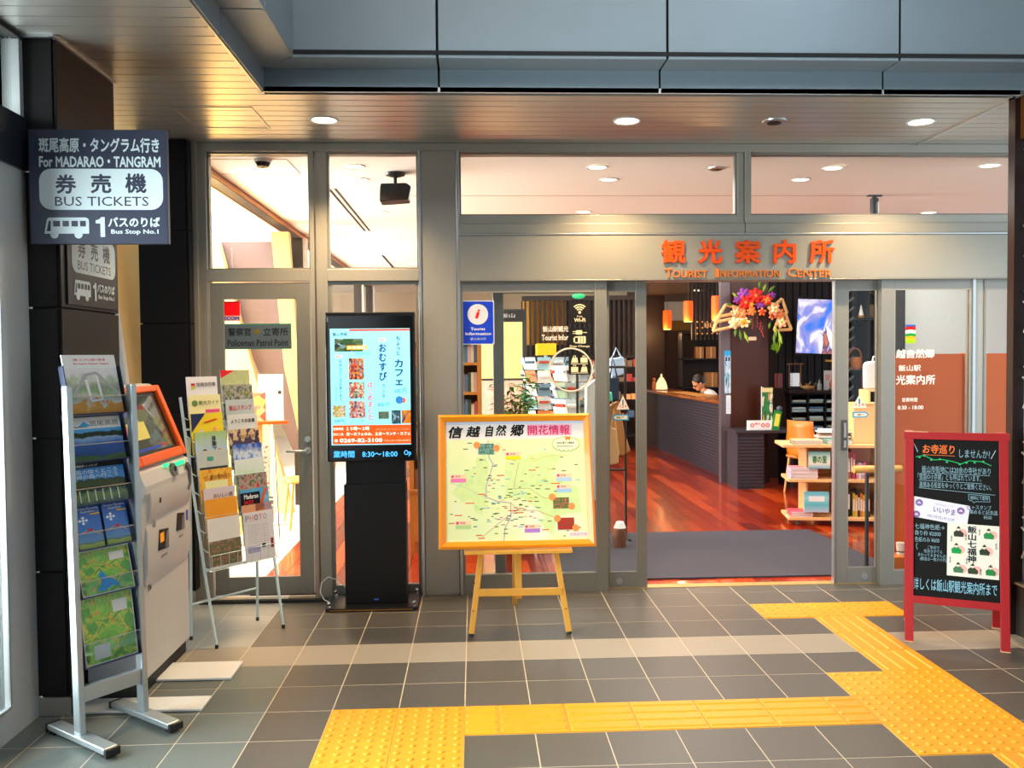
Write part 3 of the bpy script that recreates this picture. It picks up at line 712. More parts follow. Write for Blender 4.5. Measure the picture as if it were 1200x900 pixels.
# ------------------------------------------------------------------ hanging bus ticket sign
NAVY = mat('navy_sign_face', '#2b3148', .45, 0, .04)
SKYW = ink('#dfeef2')
def bus_icon(parent, x0, x1, z0, z1, y=-.001, col=None, dark=None):
    col = col or SKYW; dark = dark or NAVY; w, h = x1-x0, z1-z0
    P = [(x0+u*w, z0+v*h) for u, v in ((.0, .24), (.0, .30), (.06, .92), (.10, 1), (.93, 1), (.99, .93), (1, .8), (1, .24))]
    flat(P, col, parent, y, 'bus_icon')
    for u in (.22, .76): flat(circle(x0+u*w, z0+.2*h, h*.19, 16), col, parent, y-.0003, 'bus_icon')
    for u0, u1 in ((.20, .35), (.41, .55), (.61, .75), (.80, .93)): rect(x0+u0*w, x0+u1*w, z0+.58*h, z0+.84*h, dark, parent, y-.001, 'bus_icon')
    flat([(x0+.05*w, z0+.36*h), (x0+.10*w, z0+.84*h), (x0+.145*w, z0+.84*h), (x0+.14*w, z0+.36*h)], dark, parent, y-.001, 'bus_icon')
def bus_sign(parent, w, h):
    L = lambda x, y_: ((x-15)/970*w, (885-y_)/820*h)
    def T(s, a, b, c, d, m, bold=.02, shear=0):
        p, q = L(a, d), L(c, b); text(s, p[0], q[0], p[1], q[1], m, parent, bold=bold, y=-.0015)
    T('斑尾高原・タングラム行き', 88, 122, 935, 230, SKYW, .03)
    T('For MADARAO・TANGRAM', 88, 255, 942, 335, SKYW, .03)
    a, b = L(85, 640), L(955, 345); flat(rounded(a[0], b[0], a[1], b[1], .055*w/.62), SKYW, parent, -.0008, 'white_panel')
    T('券', 198, 385, 346, 525, NAVY, .03); T('売', 445, 382, 592, 522, NAVY, .03); T('機', 688, 376, 840, 520, NAVY, .03)
    T('BUS TICKETS', 193, 545, 852, 612, NAVY, .004)
    a, b = L(115, 848), L(428, 695); bus_icon(parent, a[0], b[0], a[1], b[1])
    flat([L(*q) for q in ((508, 835), (540, 835), (540, 692), (516, 692), (500, 708), (475, 716), (475, 738), (508, 738))], SKYW, parent, -.0015, 'numeral'); T('バスのりば', 562, 692, 930, 765, SKYW, .04); T('Bus Stop No.1', 582, 780, 918, 822, SKYW, .03)
a = W(36, 286, 3.86); b = W(194, 152, 3.86)
hs = thing('bus_ticket_sign', 'square navy flag sign for bus tickets fixed to the black pillar head height up', 'sign', (a[0], 3.86, a[1]), radians(.6))
w_, h_ = b[0]-a[0], b[1]-a[1]
box('face', NAVY, hs, 0, w_, 0, .03, 0, h_, bevel=.002); bus_sign(hs, w_, h_)
box('bracket', BK, hs, .05, .12, .028, .082, h_*.15, h_*.85)
ps_ = thing('pillar_sign', 'smaller copy of the bus ticket sign flat on the black pillar side', 'sign', (-1.823, 3.985, 1.85), pi/2)
box('face', mat('charcoal_sign_face', '#24242c', .5), ps_, 0, .53, -.006, 0, 0, .50); 
pf = bpy.data.objects.new('print', None)
hold = []
bus_sub = thing('x', 'x', 'x')
bpy.data.objects.remove(bus_sub)
_n = set(bpy.data.objects)
bus_sign(ps_, .53, .50)
for o in set(bpy.data.objects)-_n: o.location.y -= .0065
bpy.data.objects.remove(pf)

# ------------------------------------------------------------------ ticket machine
CREAM = mat('machine_off_white', '#c9c6c4', .4, 0, .03, 10)
ORG = mat('machine_orange', '#f0600a', .35, 0, .04)
tk = thing('ticket_machine', 'off white bus ticket machine with an orange framed slanted screen', 'ticket machine', (-1.567, 4.09, 0))
# side outline in (x, z); machine runs along y 0..0.68
D_ = .68
prof = [(-.25, .075), (0, .075), (.0, .66), (.012, .80), (.014, .93), (.03, .965), (.03, 1.0), (.004, 1.065), (-.02, 1.08), (-.17, 1.455), (-.19, 1.468), (-.25, 1.468)]
MB().prism(prof, 0, D_).build('cabinet', CREAM, tk, bevel=.006)
box('plinth', mat('plinth_black', '#1b1b1d', .6), tk, -.25, -.02, .01, D_-.01, 0, .075)
# slanted head: everything on it is built flat (x across, z up) and turned
hd = Vector((-.15, 0, .375)).normalized(); ang = math.atan2(.15, .375)
RS = (-ang, 0, pi/2)
def on_slope(name, mb, m, y_, s_, off, smooth=False, bevel=0):
    """mb drawn in local x (along the machine), z (up the slope), -y outwards"""
    o = mb.build(name, m, tk, smooth, bevel)
    o.rotation_euler = RS; o.location = (-.02+hd.x*s_+off*hd.z, y_, 1.08+hd.z*s_-off*hd.x); return o
SL = .40
fr_ = MB(); b1 = rounded(0, D_, 0, SL, .03); 
fr_.box(.0, .055, -.028, .0, 0, SL).box(D_-.055, D_, -.028, 0, 0, SL).box(.055, D_-.055, -.028, 0, 0, .05).box(.055, D_-.055, -.028, 0, SL-.035, SL)
on_slope('bezel', fr_, ORG, 0, 0, .002, bevel=.008)
SCR = mat('dark_touch_screen', '#39433f', .08, 0, .1, 3, spec=.8, coat=1)
on_slope('screen', MB().box(.055, D_-.055, -.006, .0, .05, SL-.035), SCR, 0, 0, .001)
on_slope('screen_border', MB().box(.055, .075, -.009, -.006, .05, SL-.035).box(D_-.075, D_-.055, -.009, -.006, .05, SL-.035).box(.075, D_-.075, -.009, -.006, .05, .065).box(.075, D_-.075, -.009, -.006, SL-.05, SL-.035), BK, 0, 0, .001)
for a_, b_, c_, d_, cc in ((.10, .27, .30, .335, '#2f50a8'), (.10, .20, .255, .28, '#39507c'), (.09, .33, .13, .22, '#b9ad5c'), (.08, .15, .10, .19, '#1c6a48'), (.09, .42, .07, .085, '#28408c'), (.43, .52, .075, .09, '#8a3a3a'), (.34, .46, .11, .15, '#4b5a5c')):
    on_slope('screen_window', MB().box(a_, b_, -.0072, -.006, c_, d_), ink(cc, .35), 0, 0, .001)
def F(y0, y1, z0, z1, m, name, x=.0, th=.003, bev=0): return box(name, m, tk, x, x+th, y0, y1, z0, z1, bevel=bev)
SEAM = mat('seam_grey', '#8d8a88', .6)  # plain grey for seam strips and captions
# upper module: curved nose panel
MB().prism([(0, .82), (.012, .82), (.030, .86), (.036, .93), (.030, .975), (.006, 1.06), (0, 1.06)], .06, D_-.03).build('coin_panel', mat('machine_panel', '#c2bfbd', .35, 0, .03, 10), tk, True, bevel=.004)
MB().tube([(.02, .40, 1.03), (.034, .40, 1.035)], .034, 20).build('coin_funnel', mat('grey_metal', '#8b8a88', .3, .7), tk, True)
box('coin_slot', BK, tk, .034, .038, .392, .408, 1.015, 1.05)
GL = mat('green_indicator', '#19e07a', .4, emit=1.6)
box('indicator_light', GL, tk, .010, .018, .30, .36, 1.058, 1.072); box('indicator_light', GL, tk, .012, .022, .46, .58, 1.045, 1.062)
MB().prism([(.60, .90), (.63, .93), (.63, 1.02), (.58, 1.05), (.565, 1.035), (.605, 1.0), (.605, .94), (.58, .91)], .028, .040, 'X').build('note_slot', mat('slot_grey', '#55555a', .4), tk)
box('label_mark', BK, tk, .036, .0375, .17, .185, .90, .925)
# lower module with two trays
MB().prism([(0, .52), (.006, .52), (.022, .60), (.022, .78), (.012, .815), (0, .815)], .04, D_-.03).build('tray_panel', _M['machine_panel'], tk, True, bevel=.004)
for y0, y1, z0, z1, inner in ((.17, .31, .655, .765, '#e8940c'), (.43, .55, .70, .80, '#2a2a30')):
    MB().prism([(y0, z0+.01), (y1, z0), (y1, z1-.015), (y0+.02, z1)], .0225, .0265, 'X').build('tray_opening', mat('tray_black', '#1d1c20', .5), tk)
    MB().prism([(y1-.055, z0+.004), (y1-.004, z0+.006), (y1-.004, z1-.02), (y1-.04, z1-.03)], .0262, .028, 'X').build('tray_wall', mat('tray_grey', '#6f6d70', .5), tk)
    if inner[1] == 'e': box('ticket_flap', mat('amber_flap', inner, .4, emit=.3), tk, .0268, .0285, y0+.02, y1-.07, z0+.045, z1-.02)
    box('tray_caption', SEAM, tk, .022, .0235, y0+.04, y1-.02, z0-.035, z0-.022)
box('card_mark', mat('blue_mark', '#3446b0', .4), tk, .022, .0235, .585, .615, .735, .79)
box('caption', SEAM, tk, .022, .0235, .12, .145, .79, .82)
MB().tube([(0, .10, .505), (.008, .10, .505)], .014, 16).build('lock', ALU, tk, True); box('keyhole', BK, tk, .008, .0095, .095, .105, .498, .512)
box('door_seam', SEAM, tk, .0, .0012, .03, D_-.02, .818, .821); box('door_seam', SEAM, tk, 0, .0012, .034, .037, .09, .818)
SIDE = mat('machine_side', '#b9bfc8', .45, 0, .03, 6)
box('side_sheet', SIDE, tk, -.249, -.02, -.002, .0, .09, 1.05)
MB().tube([(-.235, -.012, .05), (-.235, -.02, .075), (-.21, -.02, .075), (-.21, -.012, .05)], .004, 6).tube([(-.17, -.012, .05), (-.17, -.02, .07), (-.145, -.02, .07), (-.145, -.012, .05)], .004, 6).build('hook', ALU, tk, True)
box('stabiliser_foot', WHITE, tk, -.24, .32, -.16, -.005, .002, .014, bevel=.003)
box('stabiliser_foot', WHITE, tk, -.02, .345, .22, .46, .002, .014, bevel=.003)

# ------------------------------------------------------------------ silver leaflet stand (near)
rk = thing('leaflet_stand', 'narrow silver leaflet stand with slanted shelves in front of the ticket machine', 'leaflet stand', (-1.565, 3.745, 0), math.atan2(.797, .604))
SIL = mat('silver_tube', '#b4bec2', .35, .65, .03)
for x in (-.143, .143):
    o = MB(); o.prism(rounded(-.23, .21, .018, .044, .012), x-.030, x+.030, 'X'); o.build('foot', SIL, rk, True, bevel=.004)
    MB().prism(rounded(-.245, -.228, .008, .044, .008), x-.031, x+.031, 'X').build('end_cap', BK, rk); MB().prism(rounded(.208, .222, .008, .044, .006), x-.031, x+.031, 'X').build('end_cap', BK, rk)
    box('rubber_foot', BK, rk, x-.02, x+.02, -.226, -.19, 0, .018); box('rubber_foot', BK, rk, x-.02, x+.02, .17, .205, 0, .018)
    MB().prism([(-.026, .04), (.026, .04), (.060, 1.49), (.018, 1.49)], x-.014, x+.014, 'X').build('upright', SIL, rk, bevel=.006)
MB().prism([(-.012, .17), (.012, .17), (.012, .235), (-.012, .235)], -.13, .13, 'X').build('crossbar', SIL, rk, bevel=.003)
TRAY = mat('navy_plastic_tray', '#28304a', .3, 0, .05); CLR = glass_mat('clear_acrylic', (.96, .98, 1))
def pocket(z0, h, y, slant=.28):
    """back plate, side lips, low clear front; returns the frame where the papers stand"""
    o = thing('tray_', '', '', (0, y, z0)); del o['label'], o['category']
    o.parent = rk; o.rotation_euler = (-slant, 0, 0); o.name = 'tray'
    box('back_plate', TRAY, o, -.125, .125, .012, .016, 0, h); 
    MB().box(-.128, -.124, -.022, .016, 0, h*.96).box(.124, .128, -.022, .016, 0, h*.96).box(-.124, .124, -.022, .016, -.004, 0).build('lip', TRAY, o)
    box('front_guard', CLR, o, -.124, .124, -.024, -.022, 0, h*.32)
    MB().tube([(-.128, -.026, h*.33), (.128, -.026, h*.33)], .0022, 6).build('wire', ALU, o, True)
    return o
RKM = Matrix.LocRotScale(rk.location, rk.rotation_euler.to_quaternion(), None)
HS = {1.165: .19/.225, .985: .175/.21, .80: .18/.212, .60: .19/.215, .31: .283/.31}
def paper(name, label, cat, z0, y, x0, x1, h, m, slant=.28, th=.006, group='leaflets in the silver stand', Mx=None, sl_off=.0):
    zs_ = HS.get(z0, 1) if Mx is None else 1
    Mx = Mx or RKM
    t = bpy.data.objects.new(name, None); COL.objects.link(t)
    t.matrix_world = Mx @ Matrix.Translation((0, y, z0)) @ Matrix.Rotation(-slant, 4, 'X') @ Matrix.Translation(((x0+x1)/2, sl_off, .002)) @ Matrix.Diagonal((1, 1, zs_, 1))
    w = x1-x0
    box('cover', m, t, -w/2, w/2, -th, 0, 0, h)
    tag(t, label, cat, group); return t, w
# pictures
LAKE = ramp_mat('lake_print', [(0, '#3f5c2a'), (.12, '#39612c'), (.13, '#1c3f78'), (.38, '#2f66b8'), (.5, '#88a8cc'), (.53, '#1c2a22'), (.64, '#22321f'), (.67, '#4aa0dc'), (1, '#2a86dc')], 'grad', 3, 3, .25, distort=.22, coat=.5)
PARK = ramp_mat('park_print', [(0, '#2c3a14'), (.2, '#6a7a30'), (.3, '#1b2a12'), (.5, '#3a4a22'), (.58, '#2a3c2c'), (.62, '#4a90cc'), (1, '#2d78c4')], 'grad', 6, 4, .25, distort=.35, coat=.5)
BLUEP = ramp_mat('blue_trail_print', [(0, '#8a9a18'), (.10, '#a8b420'), (.12, '#4a6a20'), (.17, '#5a8ec0'), (.45, '#2a6cc0'), (1, '#0f48a8')], 'grad', 3, 2, .25, distort=.12, coat=.5)
MAPG = ramp_mat('green_map_print', [(0, '#4f9a1c'), (.40, '#6cb428'), (.47, '#8cc83c'), (.5, '#e0b440'), (.53, '#58a424'), (.7, '#3f8c1c'), (1, '#77b83a')], 'noise', 5, 4, .25, distort=1.2, coat=.5)
MAPS = ramp_mat('station_map_print', [(0, '#c8892c'), (.18, '#d89c3c'), (.21, '#cfcfc8'), (.38, '#8fb07c'), (.46, '#9a9a94'), (.58, '#b8c8a8'), (.66, '#e4e6e6'), (1, '#eef0f0')], 'grad', 5, 2, .3, distort=.5, coat=.4)
RED_, INK_ = ink('#d81e2c'), ink('#23262c')
p1 = pocket(1.365, .22, .060); p2 = pocket(1.165, .215, .046); p3 = pocket(.985, .20, .034); p4 = pocket(.80, .20, .020); p5 = pocket(.60, .20, .006); p6 = pocket(.31, .30, -.006, .16)
t, w = paper('bus_stop_map', 'white sheet with the bus stop map, topmost in the silver stand', 'leaflet', 1.365, .060, -.118, .118, .26, MAPS)
text('斑尾・タングラム方面バス乗り場', -w*.3, w*.3, .232, .244, RED_, t, y=-.007, bold=.02); text('Bus stop for Madarao Tangram', -w*.3, w*.36, .214, .225, RED_, t, y=-.007, bold=.02)
rect(-w/2, w/2, .200, .26, ink('#eceff0'), t, -.0062, 'title_band')
def road(pts, c, t, y=-.0072, r=.003):
    for (a, b), (c_, d) in zip(pts, pts[1:]):
        L_ = math.hypot(c_-a, d-b) or 1; nx, nz = -(d-b)/L_*r, (c_-a)/L_*r
        flat([(a+nx, b+nz), (a-nx, b-nz), (c_-nx, d-nz), (c_+nx, d+nz)], c, t, y, 'printed_road', .0003)
road([(-.1, .07), (-.03, .17), (.02, .18), (.11, .08)], ink('#b4b8ba'), t, r=.006); road([(-.02, .06), (-.03, .15)], ink('#eef0f0'), t, r=.006); road([(.02, .17), (.03, .06), (-.02, .055)], ink('#eef0f0'), t, r=.005)
text('バス停', .02, .055, .045, .055, RED_, t, y=-.0072)
t, w = paper('madarao_leaflet'.replace('madarao', 'lake'), 'leaflet with a blue lake photo and a white title band in the silver stand', 'leaflet', 1.165, .046, -.115, .115, .225, LAKE)
rect(-w/2, w/2, .165, .225, ink('#d8dcdc'), t, -.0062, 'title_band'); text('斑尾高原', -.025, .105, .177, .206, ink('#3c3c44'), t, y=-.0072, bold=.0)
flat([(-.075, .178), (-.05, .203), (-.02, .178)], ink('#3ba0d8'), t, -.0066, 'logo'); text('Madarao', -.10, -.035, .172, .181, INK_, t, y=-.0074)
t, w = paper('hill_leaflet', 'leaflet with blue sky above dark wooded hills in the silver stand', 'leaflet', .985, .034, -.115, .115, .21, PARK)
rect(-w/2, w/2, .185, .208, ink('#16181c'), t, -.0062, 'title_band'); text('斑尾高原トレッキング', -.10, .0, .190, .203, WHITE, t, y=-.0072); text('風の吹くところ\n緑の森へ行こう', -.10, .085, .128, .176, ink('#cfe0ea'), t, y=-.0066, bold=0)
for k in range(6): rect(-.10+k*.034, -.10+k*.034+.006, .01, .07, ink('#d8e0a8'), t, -.0066, 'printed_trunk', .0003)
for k, (x0, x1) in enumerate(((-.116, -.006), (.006, .116))):
    t, w = paper('trail_pamphlet', ['narrow blue trail pamphlet in the silver stand, the one next to the pillar', 'narrow blue trail pamphlet in the silver stand, the one next to the machine'][k], 'leaflet', .80, .020, x0, x1, .212, BLUEP, group='blue trail pamphlets')
    text('Shinetsu Mountains\nRoute Book', -w*.42, w*.45, .178, .205, ink('#dfe8f2'), t, y=-.0072, bold=.01); rect(w*.1, w*.48, .165, .172, ink('#e8b820'), t, -.0064, 'caption_bar')
    cr_ = MB()
    for dx, dz in ((0, 0), (.014, 0), (-.014, 0), (0, .014), (0, -.014)): cr_.prism([(-.022+dx, .14+dz-.008), (-.014+dx, .14+dz), (-.022+dx, .14+dz+.008), (-.030+dx, .14+dz)], -.0068, -.0064)
    cr_.build('emblem', ink('#e6f0f6'), t); road([(-.045, .075), (.0, .095), (.02, .08), (.045, .06)], ink('#e4c020'), t, -.0068, .0014); rect(-.01, .014, .086, .095, RED_, t, -.0068, 'route_mark')
for k, (z0, h, y, sl) in enumerate(((.60, .215, .006, .28), (.31, .31, -.006, .16))):
    t, w = paper('trail_map', ['green trail map with a blue lake in the silver stand', 'larger green trail map, lowest in the silver stand'][k], 'map', z0, y, -.118, .118, h, MAPG, slant=sl)
    bd = MB()
    for r_ in ((-w/2, w/2, 0, .004), (-w/2, w/2, h-.004, h), (-w/2, -w/2+.004, 0, h), (w/2-.004, w/2, 0, h)): bd.box(r_[0], r_[1], -.0066, -.0061, r_[2], r_[3])
    bd.build('paper_edge', WHITE, t)
    rect(w*.1, w*.38, h*.70, h*.88, ink('#dcdedc'), t, -.0064, 'legend')
    for q in range(5): text('案内図の凡例', w*.13, w*.34, h*(.72+.03*q), h*(.735+.03*q), INK_, t, y=-.0068, bold=0)
    if k == 0: flat([(-.045, .02), (-.02, .01), (.02, .03), (.055, .02), (.03, .06), (.0, .075), (-.02, .11), (-.035, .09), (-.025, .06)], ink('#2f92d8'), t, -.0064, 'printed_lake')
    else: rect(-w*.32, -w*.02, .02, .085, ink('#c8ccc8'), t, -.0064, 'legend')
    text('TRAIL\nMAP', -w*.48, -w*.40, .01, h*.35, INK_, t, y=-.0066, bold=0)
    road([(-.08, h*.35), (-.03, h*.6), (.0, h*.5), (.05, h*.65), (.08, h*.4), (.04, h*.2)], ink('#e8d048'), t, -.0068, .0016); road([(-.09, h*.7), (-.04, h*.75), (.03, h*.55)], ink('#d86030'), t, -.0068, .001)

# ------------------------------------------------------------------ white wire leaflet rack
WX = mat('pale_blue_white_wire', '#cfe2e4', .4, .1, .03)
wrk = thing('wire_leaflet_rack', 'white wire leaflet rack on four splayed legs with two columns of leaflets', 'leaflet rack', (-1.2875, 4.9665, 0), math.atan2(.763, .647))
for sx in (-1, 1):
    MB().tube([(sx*.2235, 0, .012), (sx*.232, .085, .40), (sx*.225, .31, 1.38)], .0085, 8).build('front_leg', WX, wrk, True)
    MB().tube([(sx*.2235, .25, .012), (sx*.222, .24, .50), (sx*.21, .25, 1.15)], .0085, 8).build('back_leg', WX, wrk, True)
    
    for yy in (0, .25): MB().tube([(sx*.2235, yy, 0), (sx*.2235, yy, .022)], .010, 8).build('rubber_foot', BK, wrk)
MB().tube([(-.2235, .25, .20), (.2235, .25, .20)], .007, 8).build('crossbar', WX, wrk, True)
MB().tube([(-.232, .085, .42), (.232, .085, .42)], .008, 8).tube([(-.228, .245, 1.20), (.228, .245, 1.20)], .006, 8).build('crossbar', WX, wrk, True)
WM = Matrix.LocRotScale(wrk.location, wrk.rotation_euler.to_quaternion(), None)
NR = 9
def rowpos(r): # r 0 = lowest
    z = .42+r*.1045; y = .055+(z-.40)*.24; return z, y
for r in range(NR):
    z, y = rowpos(r); b = MB()
    for zz in (.0, .085): b.tube([(-.225, y-.018, z+zz), (.225, y-.018, z+zz)], .0022, 5)
    for x in (-.215, -.16, -.105, -.05, -.006, .006, .05, .105, .16, .215): b.tube([(x, y+.01, z), (x, y-.018, z), (x, y-.018, z+.085)], .0018, 4)
    b.tube([(-.225, y-.018, z), (-.232, y+.03, z+.02)], .003, 5).tube([(.225, y-.018, z), (.232, y+.03, z+.02)], .003, 5)
    b.build('wire_basket', WX, wrk)
def pm(name, stops, kind='noise', scale=5, d=0., seed=0): return ramp_mat(name, stops, kind, scale, 3, .35, distort=d, coat=.2, seed=seed)
def solid(name, c): return mat(name, c, .45, 0, .05, 8)
SPEC_L = [  # bottom to top, column by the ticket machine
 ('white leaflet with a brown garden photo on its lower half', solid('pr_white_a', '#e2e0dc'), '', [('pic', 0, 1, .05, .55, pm('pr_garden', [(0, '#1f3a20'), (.45, '#5a6a30'), (.55, '#8a5a48'), (1, '#c8c0b8')], scale=9))]),
 ('orange leaflet with round food photos', solid('pr_orange', '#f0a010'), '信州の味', [('disc', .42, .62, .11, '#7a1c0c'), ('disc', .42, .62, .06, '#f08a10'), ('disc', .22, .33, .14, '#8f9796'), ('disc', .15, .72, .07, '#e8e0d0')]),
 ('pastel leaflet with small coloured drawings', solid('pr_pastel', '#d8ccd4'), 'おいしい旅', [('pic', .1, .95, .1, .7, pm('pr_doodle', [(0, '#8aa83c'), (.35, '#e89050'), (.5, '#b8b0c8'), (.7, '#d8d8a0'), (1, '#a04858')], 'voronoi', 9))]),
 ('yellow leaflet with an orange sunflower border', pm('pr_sunf', [(0, '#f4d048'), (.5, '#f0b820'), (.62, '#e07808'), (1, '#f8dc70')], scale=7), '夏の花めぐり', [('rect', .15, .85, .2, .72, '#f0ecb0')]),
 ('grey blue leaflet with a dark printed strip', pm('pr_grey', [(0, '#b8c4bc'), (1, '#d0d4cc')]), '', [('rect', .05, .95, .42, .60, '#3a4048'), ('rect', .3, .5, .75, .85, '#48a890')]),
 ('pale blue craft leaflet with a black brush title', pm('pr_sky', [(0, '#8cb4e0'), (.6, '#b8cce0'), (1, '#a8cc70')], 'grad', 4, .4), '体\n験\nプ\nラ\nン', [('disc', .28, .52, .08, '#5a3c20'), ('disc', .75, .50, .09, '#d87838'), ('disc', .40, .30, .13, '#28988c')]),
 ('bright yellow leaflet with a blue corner', solid('pr_yellow', '#f4d808'), '', [('tri', 0, .45, .55, 1, '#28305c'), ('disc', .3, .55, .07, '#e8d4d0'), ('disc', .72, .60, .06, '#f0a080'), ('bar', .35, .85, .78, .84, '#e03018')]),
 ('cream leaflet with a green title and a pink line', solid('pr_cream', '#f0eab0'), '観光ガイド', [('disc', .18, .80, .09, '#6a8c50'), ('rect', .5, .95, .56, .64, '#e85890')]),
 ('white leaflet with a black written title and small flag mark', solid('pr_white_b', '#e6e6ee'), '信越自然郷', [('rect', .14, .26, .78, .84, '#d03048'), ('rect', .14, .26, .70, .77, '#b8c020')]),
]
SPEC_R = [
 ('white photo exhibition leaflet with coloured capital letters', solid('pr_white_c', '#e0dee4'), 'PHOTO', [('rect', .08, .5, .16, .30, '#a8a4cc'), ('rect', .56, .68, .24, .32, '#181820'), ('rect', .86, .95, .2, .4, '#8a3040')]),
 ('leaflet with three autumn photos side by side', pm('pr_aut', [(0, '#6a4a48'), (.45, '#c86820'), (.55, '#e8b028'), (1, '#9c8a98')], 'voronoi', 4), '', [('rect', 0, .45, .55, 1, '#d8a078'), ('rect', .75, 1, .1, 1, '#a890a0')]),
 ('blue jazz festival leaflet with a rainbow corner', pm('pr_blue', [(0, '#1c88d0'), (.55, '#58b0e0'), (1, '#e8f0f4')], scale=5), '', [('rect', .0, .68, .58, .92, '#12141c'), ('bar', .62, .95, .55, .98, '#e06030'), ('txt', .12, .62, .76, .88, '#e8e8ec', 'Madarao'), ('txt', .1, .45, .62, .72, '#e02030', 'JAZZ')]),
 ('leaflet with a grey river and red bridge photo', pm('pr_river', [(0, '#8a9a50'), (.4, '#5a6240'), (.5, '#a8a8a0'), (.62, '#c83820'), (1, '#586038')], scale=8), '', []),
 ('white and green leaflet with a green hill drawing', pm('pr_hill', [(0, '#88c870'), (.5, '#a8dc90'), (.75, '#d8ece0'), (1, '#e8eeee')], 'grad', 5, .5), '', [('rect', .15, .48, .38, .52, '#e4e6e0'), ('rect', .62, .74, .44, .58, '#708070')]),
 ('leaflet with a deep blue sky and white cloud photo', pm('pr_cloud', [(0, '#2a3c28'), (.25, '#28405c'), (.35, '#1c58c0'), (.6, '#2c74d8'), (.7, '#d8e4f0'), (1, '#1c58c0')], 'grad', 6, .7), '', []),
 ('beige leaflet with purple blossom shapes', pm('pr_purple', [(0, '#e0c090'), (.50, '#dcb888'), (.54, '#3c2848'), (1, '#503858')], scale=4), '桜と温泉の里', []),
 ('white leaflet with a thin black band', solid('pr_white_d', '#dcdedc'), '', [('rect', .05, .95, .55, .62, '#1c2024'), ('txt', .1, .9, .78, .88, '#383c40', 'ようこそ北信濃'), ('disc', .85, .42, .09, '#283830')]),
 ('pale grey leaflet with a green strip and red characters', solid('pr_grey_b', '#b8c4c8'), '', [('rect', .02, .45, .22, .32, '#289048'), ('txt', .1, .9, .72, .86, '#c04850', '飯山スタンプ'), ('disc', .42, .55, .06, '#286888')]),
 ('leaflet with a dark green and yellow garden photo', pm('pr_garden2', [(0, '#2c3420'), (.4, '#5c6450'), (.5, '#b0a8a0'), (.58, '#2c5c18'), (.7, '#c8b828'), (1, '#1c2c14')], scale=7), '', []),
 ('pale green leaflet with a red slanting ribbon', pm('pr_ribbon', [(0, '#c8d0a8'), (.5, '#b0b880'), (1, '#d8d8b0')], scale=4), '', [('tri', 0, .5, .8, 1, '#d82430'), ('rect', .1, .85, .4, .62, '#d8d8c0')]),
]
def deco(t, w, h, title, items, th=.006):
    y = -th-.0008
    for k, it in enumerate(items):
        yy = y-.0004*k
        if it[0] == 'pic': box('cover_picture', it[5], t, -w/2+it[1]*w, -w/2+it[2]*w, yy-.0003, yy, it[3]*h, it[4]*h)
        elif it[0] == 'rect' or it[0] == 'bar': rect(-w/2+it[1]*w, -w/2+it[2]*w, it[3]*h, it[4]*h, ink(it[5]), t, yy, 'cover_block', .0003) if it[0] == 'rect' else flat([(-w/2+it[1]*w, it[3]*h), (-w/2+it[1]*w+.02, it[3]*h-.004), (-w/2+it[2]*w, it[4]*h), (-w/2+it[2]*w-.02, it[4]*h+.004)], ink(it[5]), t, yy, 'cover_block', .0003)
        elif it[0] == 'tri': flat([(-w/2+it[1]*w, it[3]*h), (-w/2+it[2]*w, it[4]*h), (-w/2+it[1]*w, it[4]*h)], ink(it[5]), t, yy, 'cover_block', .0003)
        elif it[0] == 'disc': flat(circle(-w/2+it[1]*w, it[2]*h, it[3]*w, 18), ink(it[4]), t, yy, 'cover_spot', .0003)
        elif it[0] == 'txt': text(it[6], -w/2+it[1]*w, -w/2+it[2]*w, it[3]*h, it[4]*h, ink(it[5]), t, y=yy, bold=.03)
    if title:
        if '\n' in title: text(title, -w/2+.52*w, -w/2+.66*w, .25*h, .9*h, INK_, t, y=y-.003, bold=.02)
        elif title == 'PHOTO':
            for q, (ch, cc) in enumerate(zip('PHOTO', ('#9098b8', '#e8a0a8', '#28406c', '#e09090', '#a8a8b0'))): text(ch, -w/2+(.05+.15*q)*w, -w/2+(.17+.15*q)*w, .82*h, .94*h, ink(cc), t, y=y-.003, bold=.01)
            for q in range(9): text('写真展のご案内', -w/2+.1*w, -w/2+.8*w, (.36+.045*q)*h, (.375+.045*q)*h, ink('#8890a0'), t, y=y-.003, bold=0)
        else: text(title, -w/2+.30*w, -w/2+.93*w, .76*h, .86*h, ink('#2c5c34') if '観' in title else INK_, t, y=y-.003, bold=.01)
for colx, spec in ((-.118, SPEC_L), (.112, SPEC_R)):
    n = len(spec)
    for k, (lb, m, title, items) in enumerate(spec):
        r = k*(NR-1)/(n-1) if n > NR else k
        z, y = rowpos(r)
        if n > NR: z = .42+k*.087; y = .055+(z-.40)*.24
        if spec is SPEC_L and k == 1: z -= .03
        t, w = paper('leaflet', lb+(' in the white wire rack'), 'leaflet', z+.004, y-.005, colx-.102+(k % 3)*.004, colx+.102+(k % 2)*.004, (.235 if k else .28) if k != 1 or spec is SPEC_R else .31, m, slant=.09, group='leaflets in the white wire rack', Mx=WM, sl_off=-.004, th=.005)
        deco(t, w, .235 if k else .28, title, items, .005)

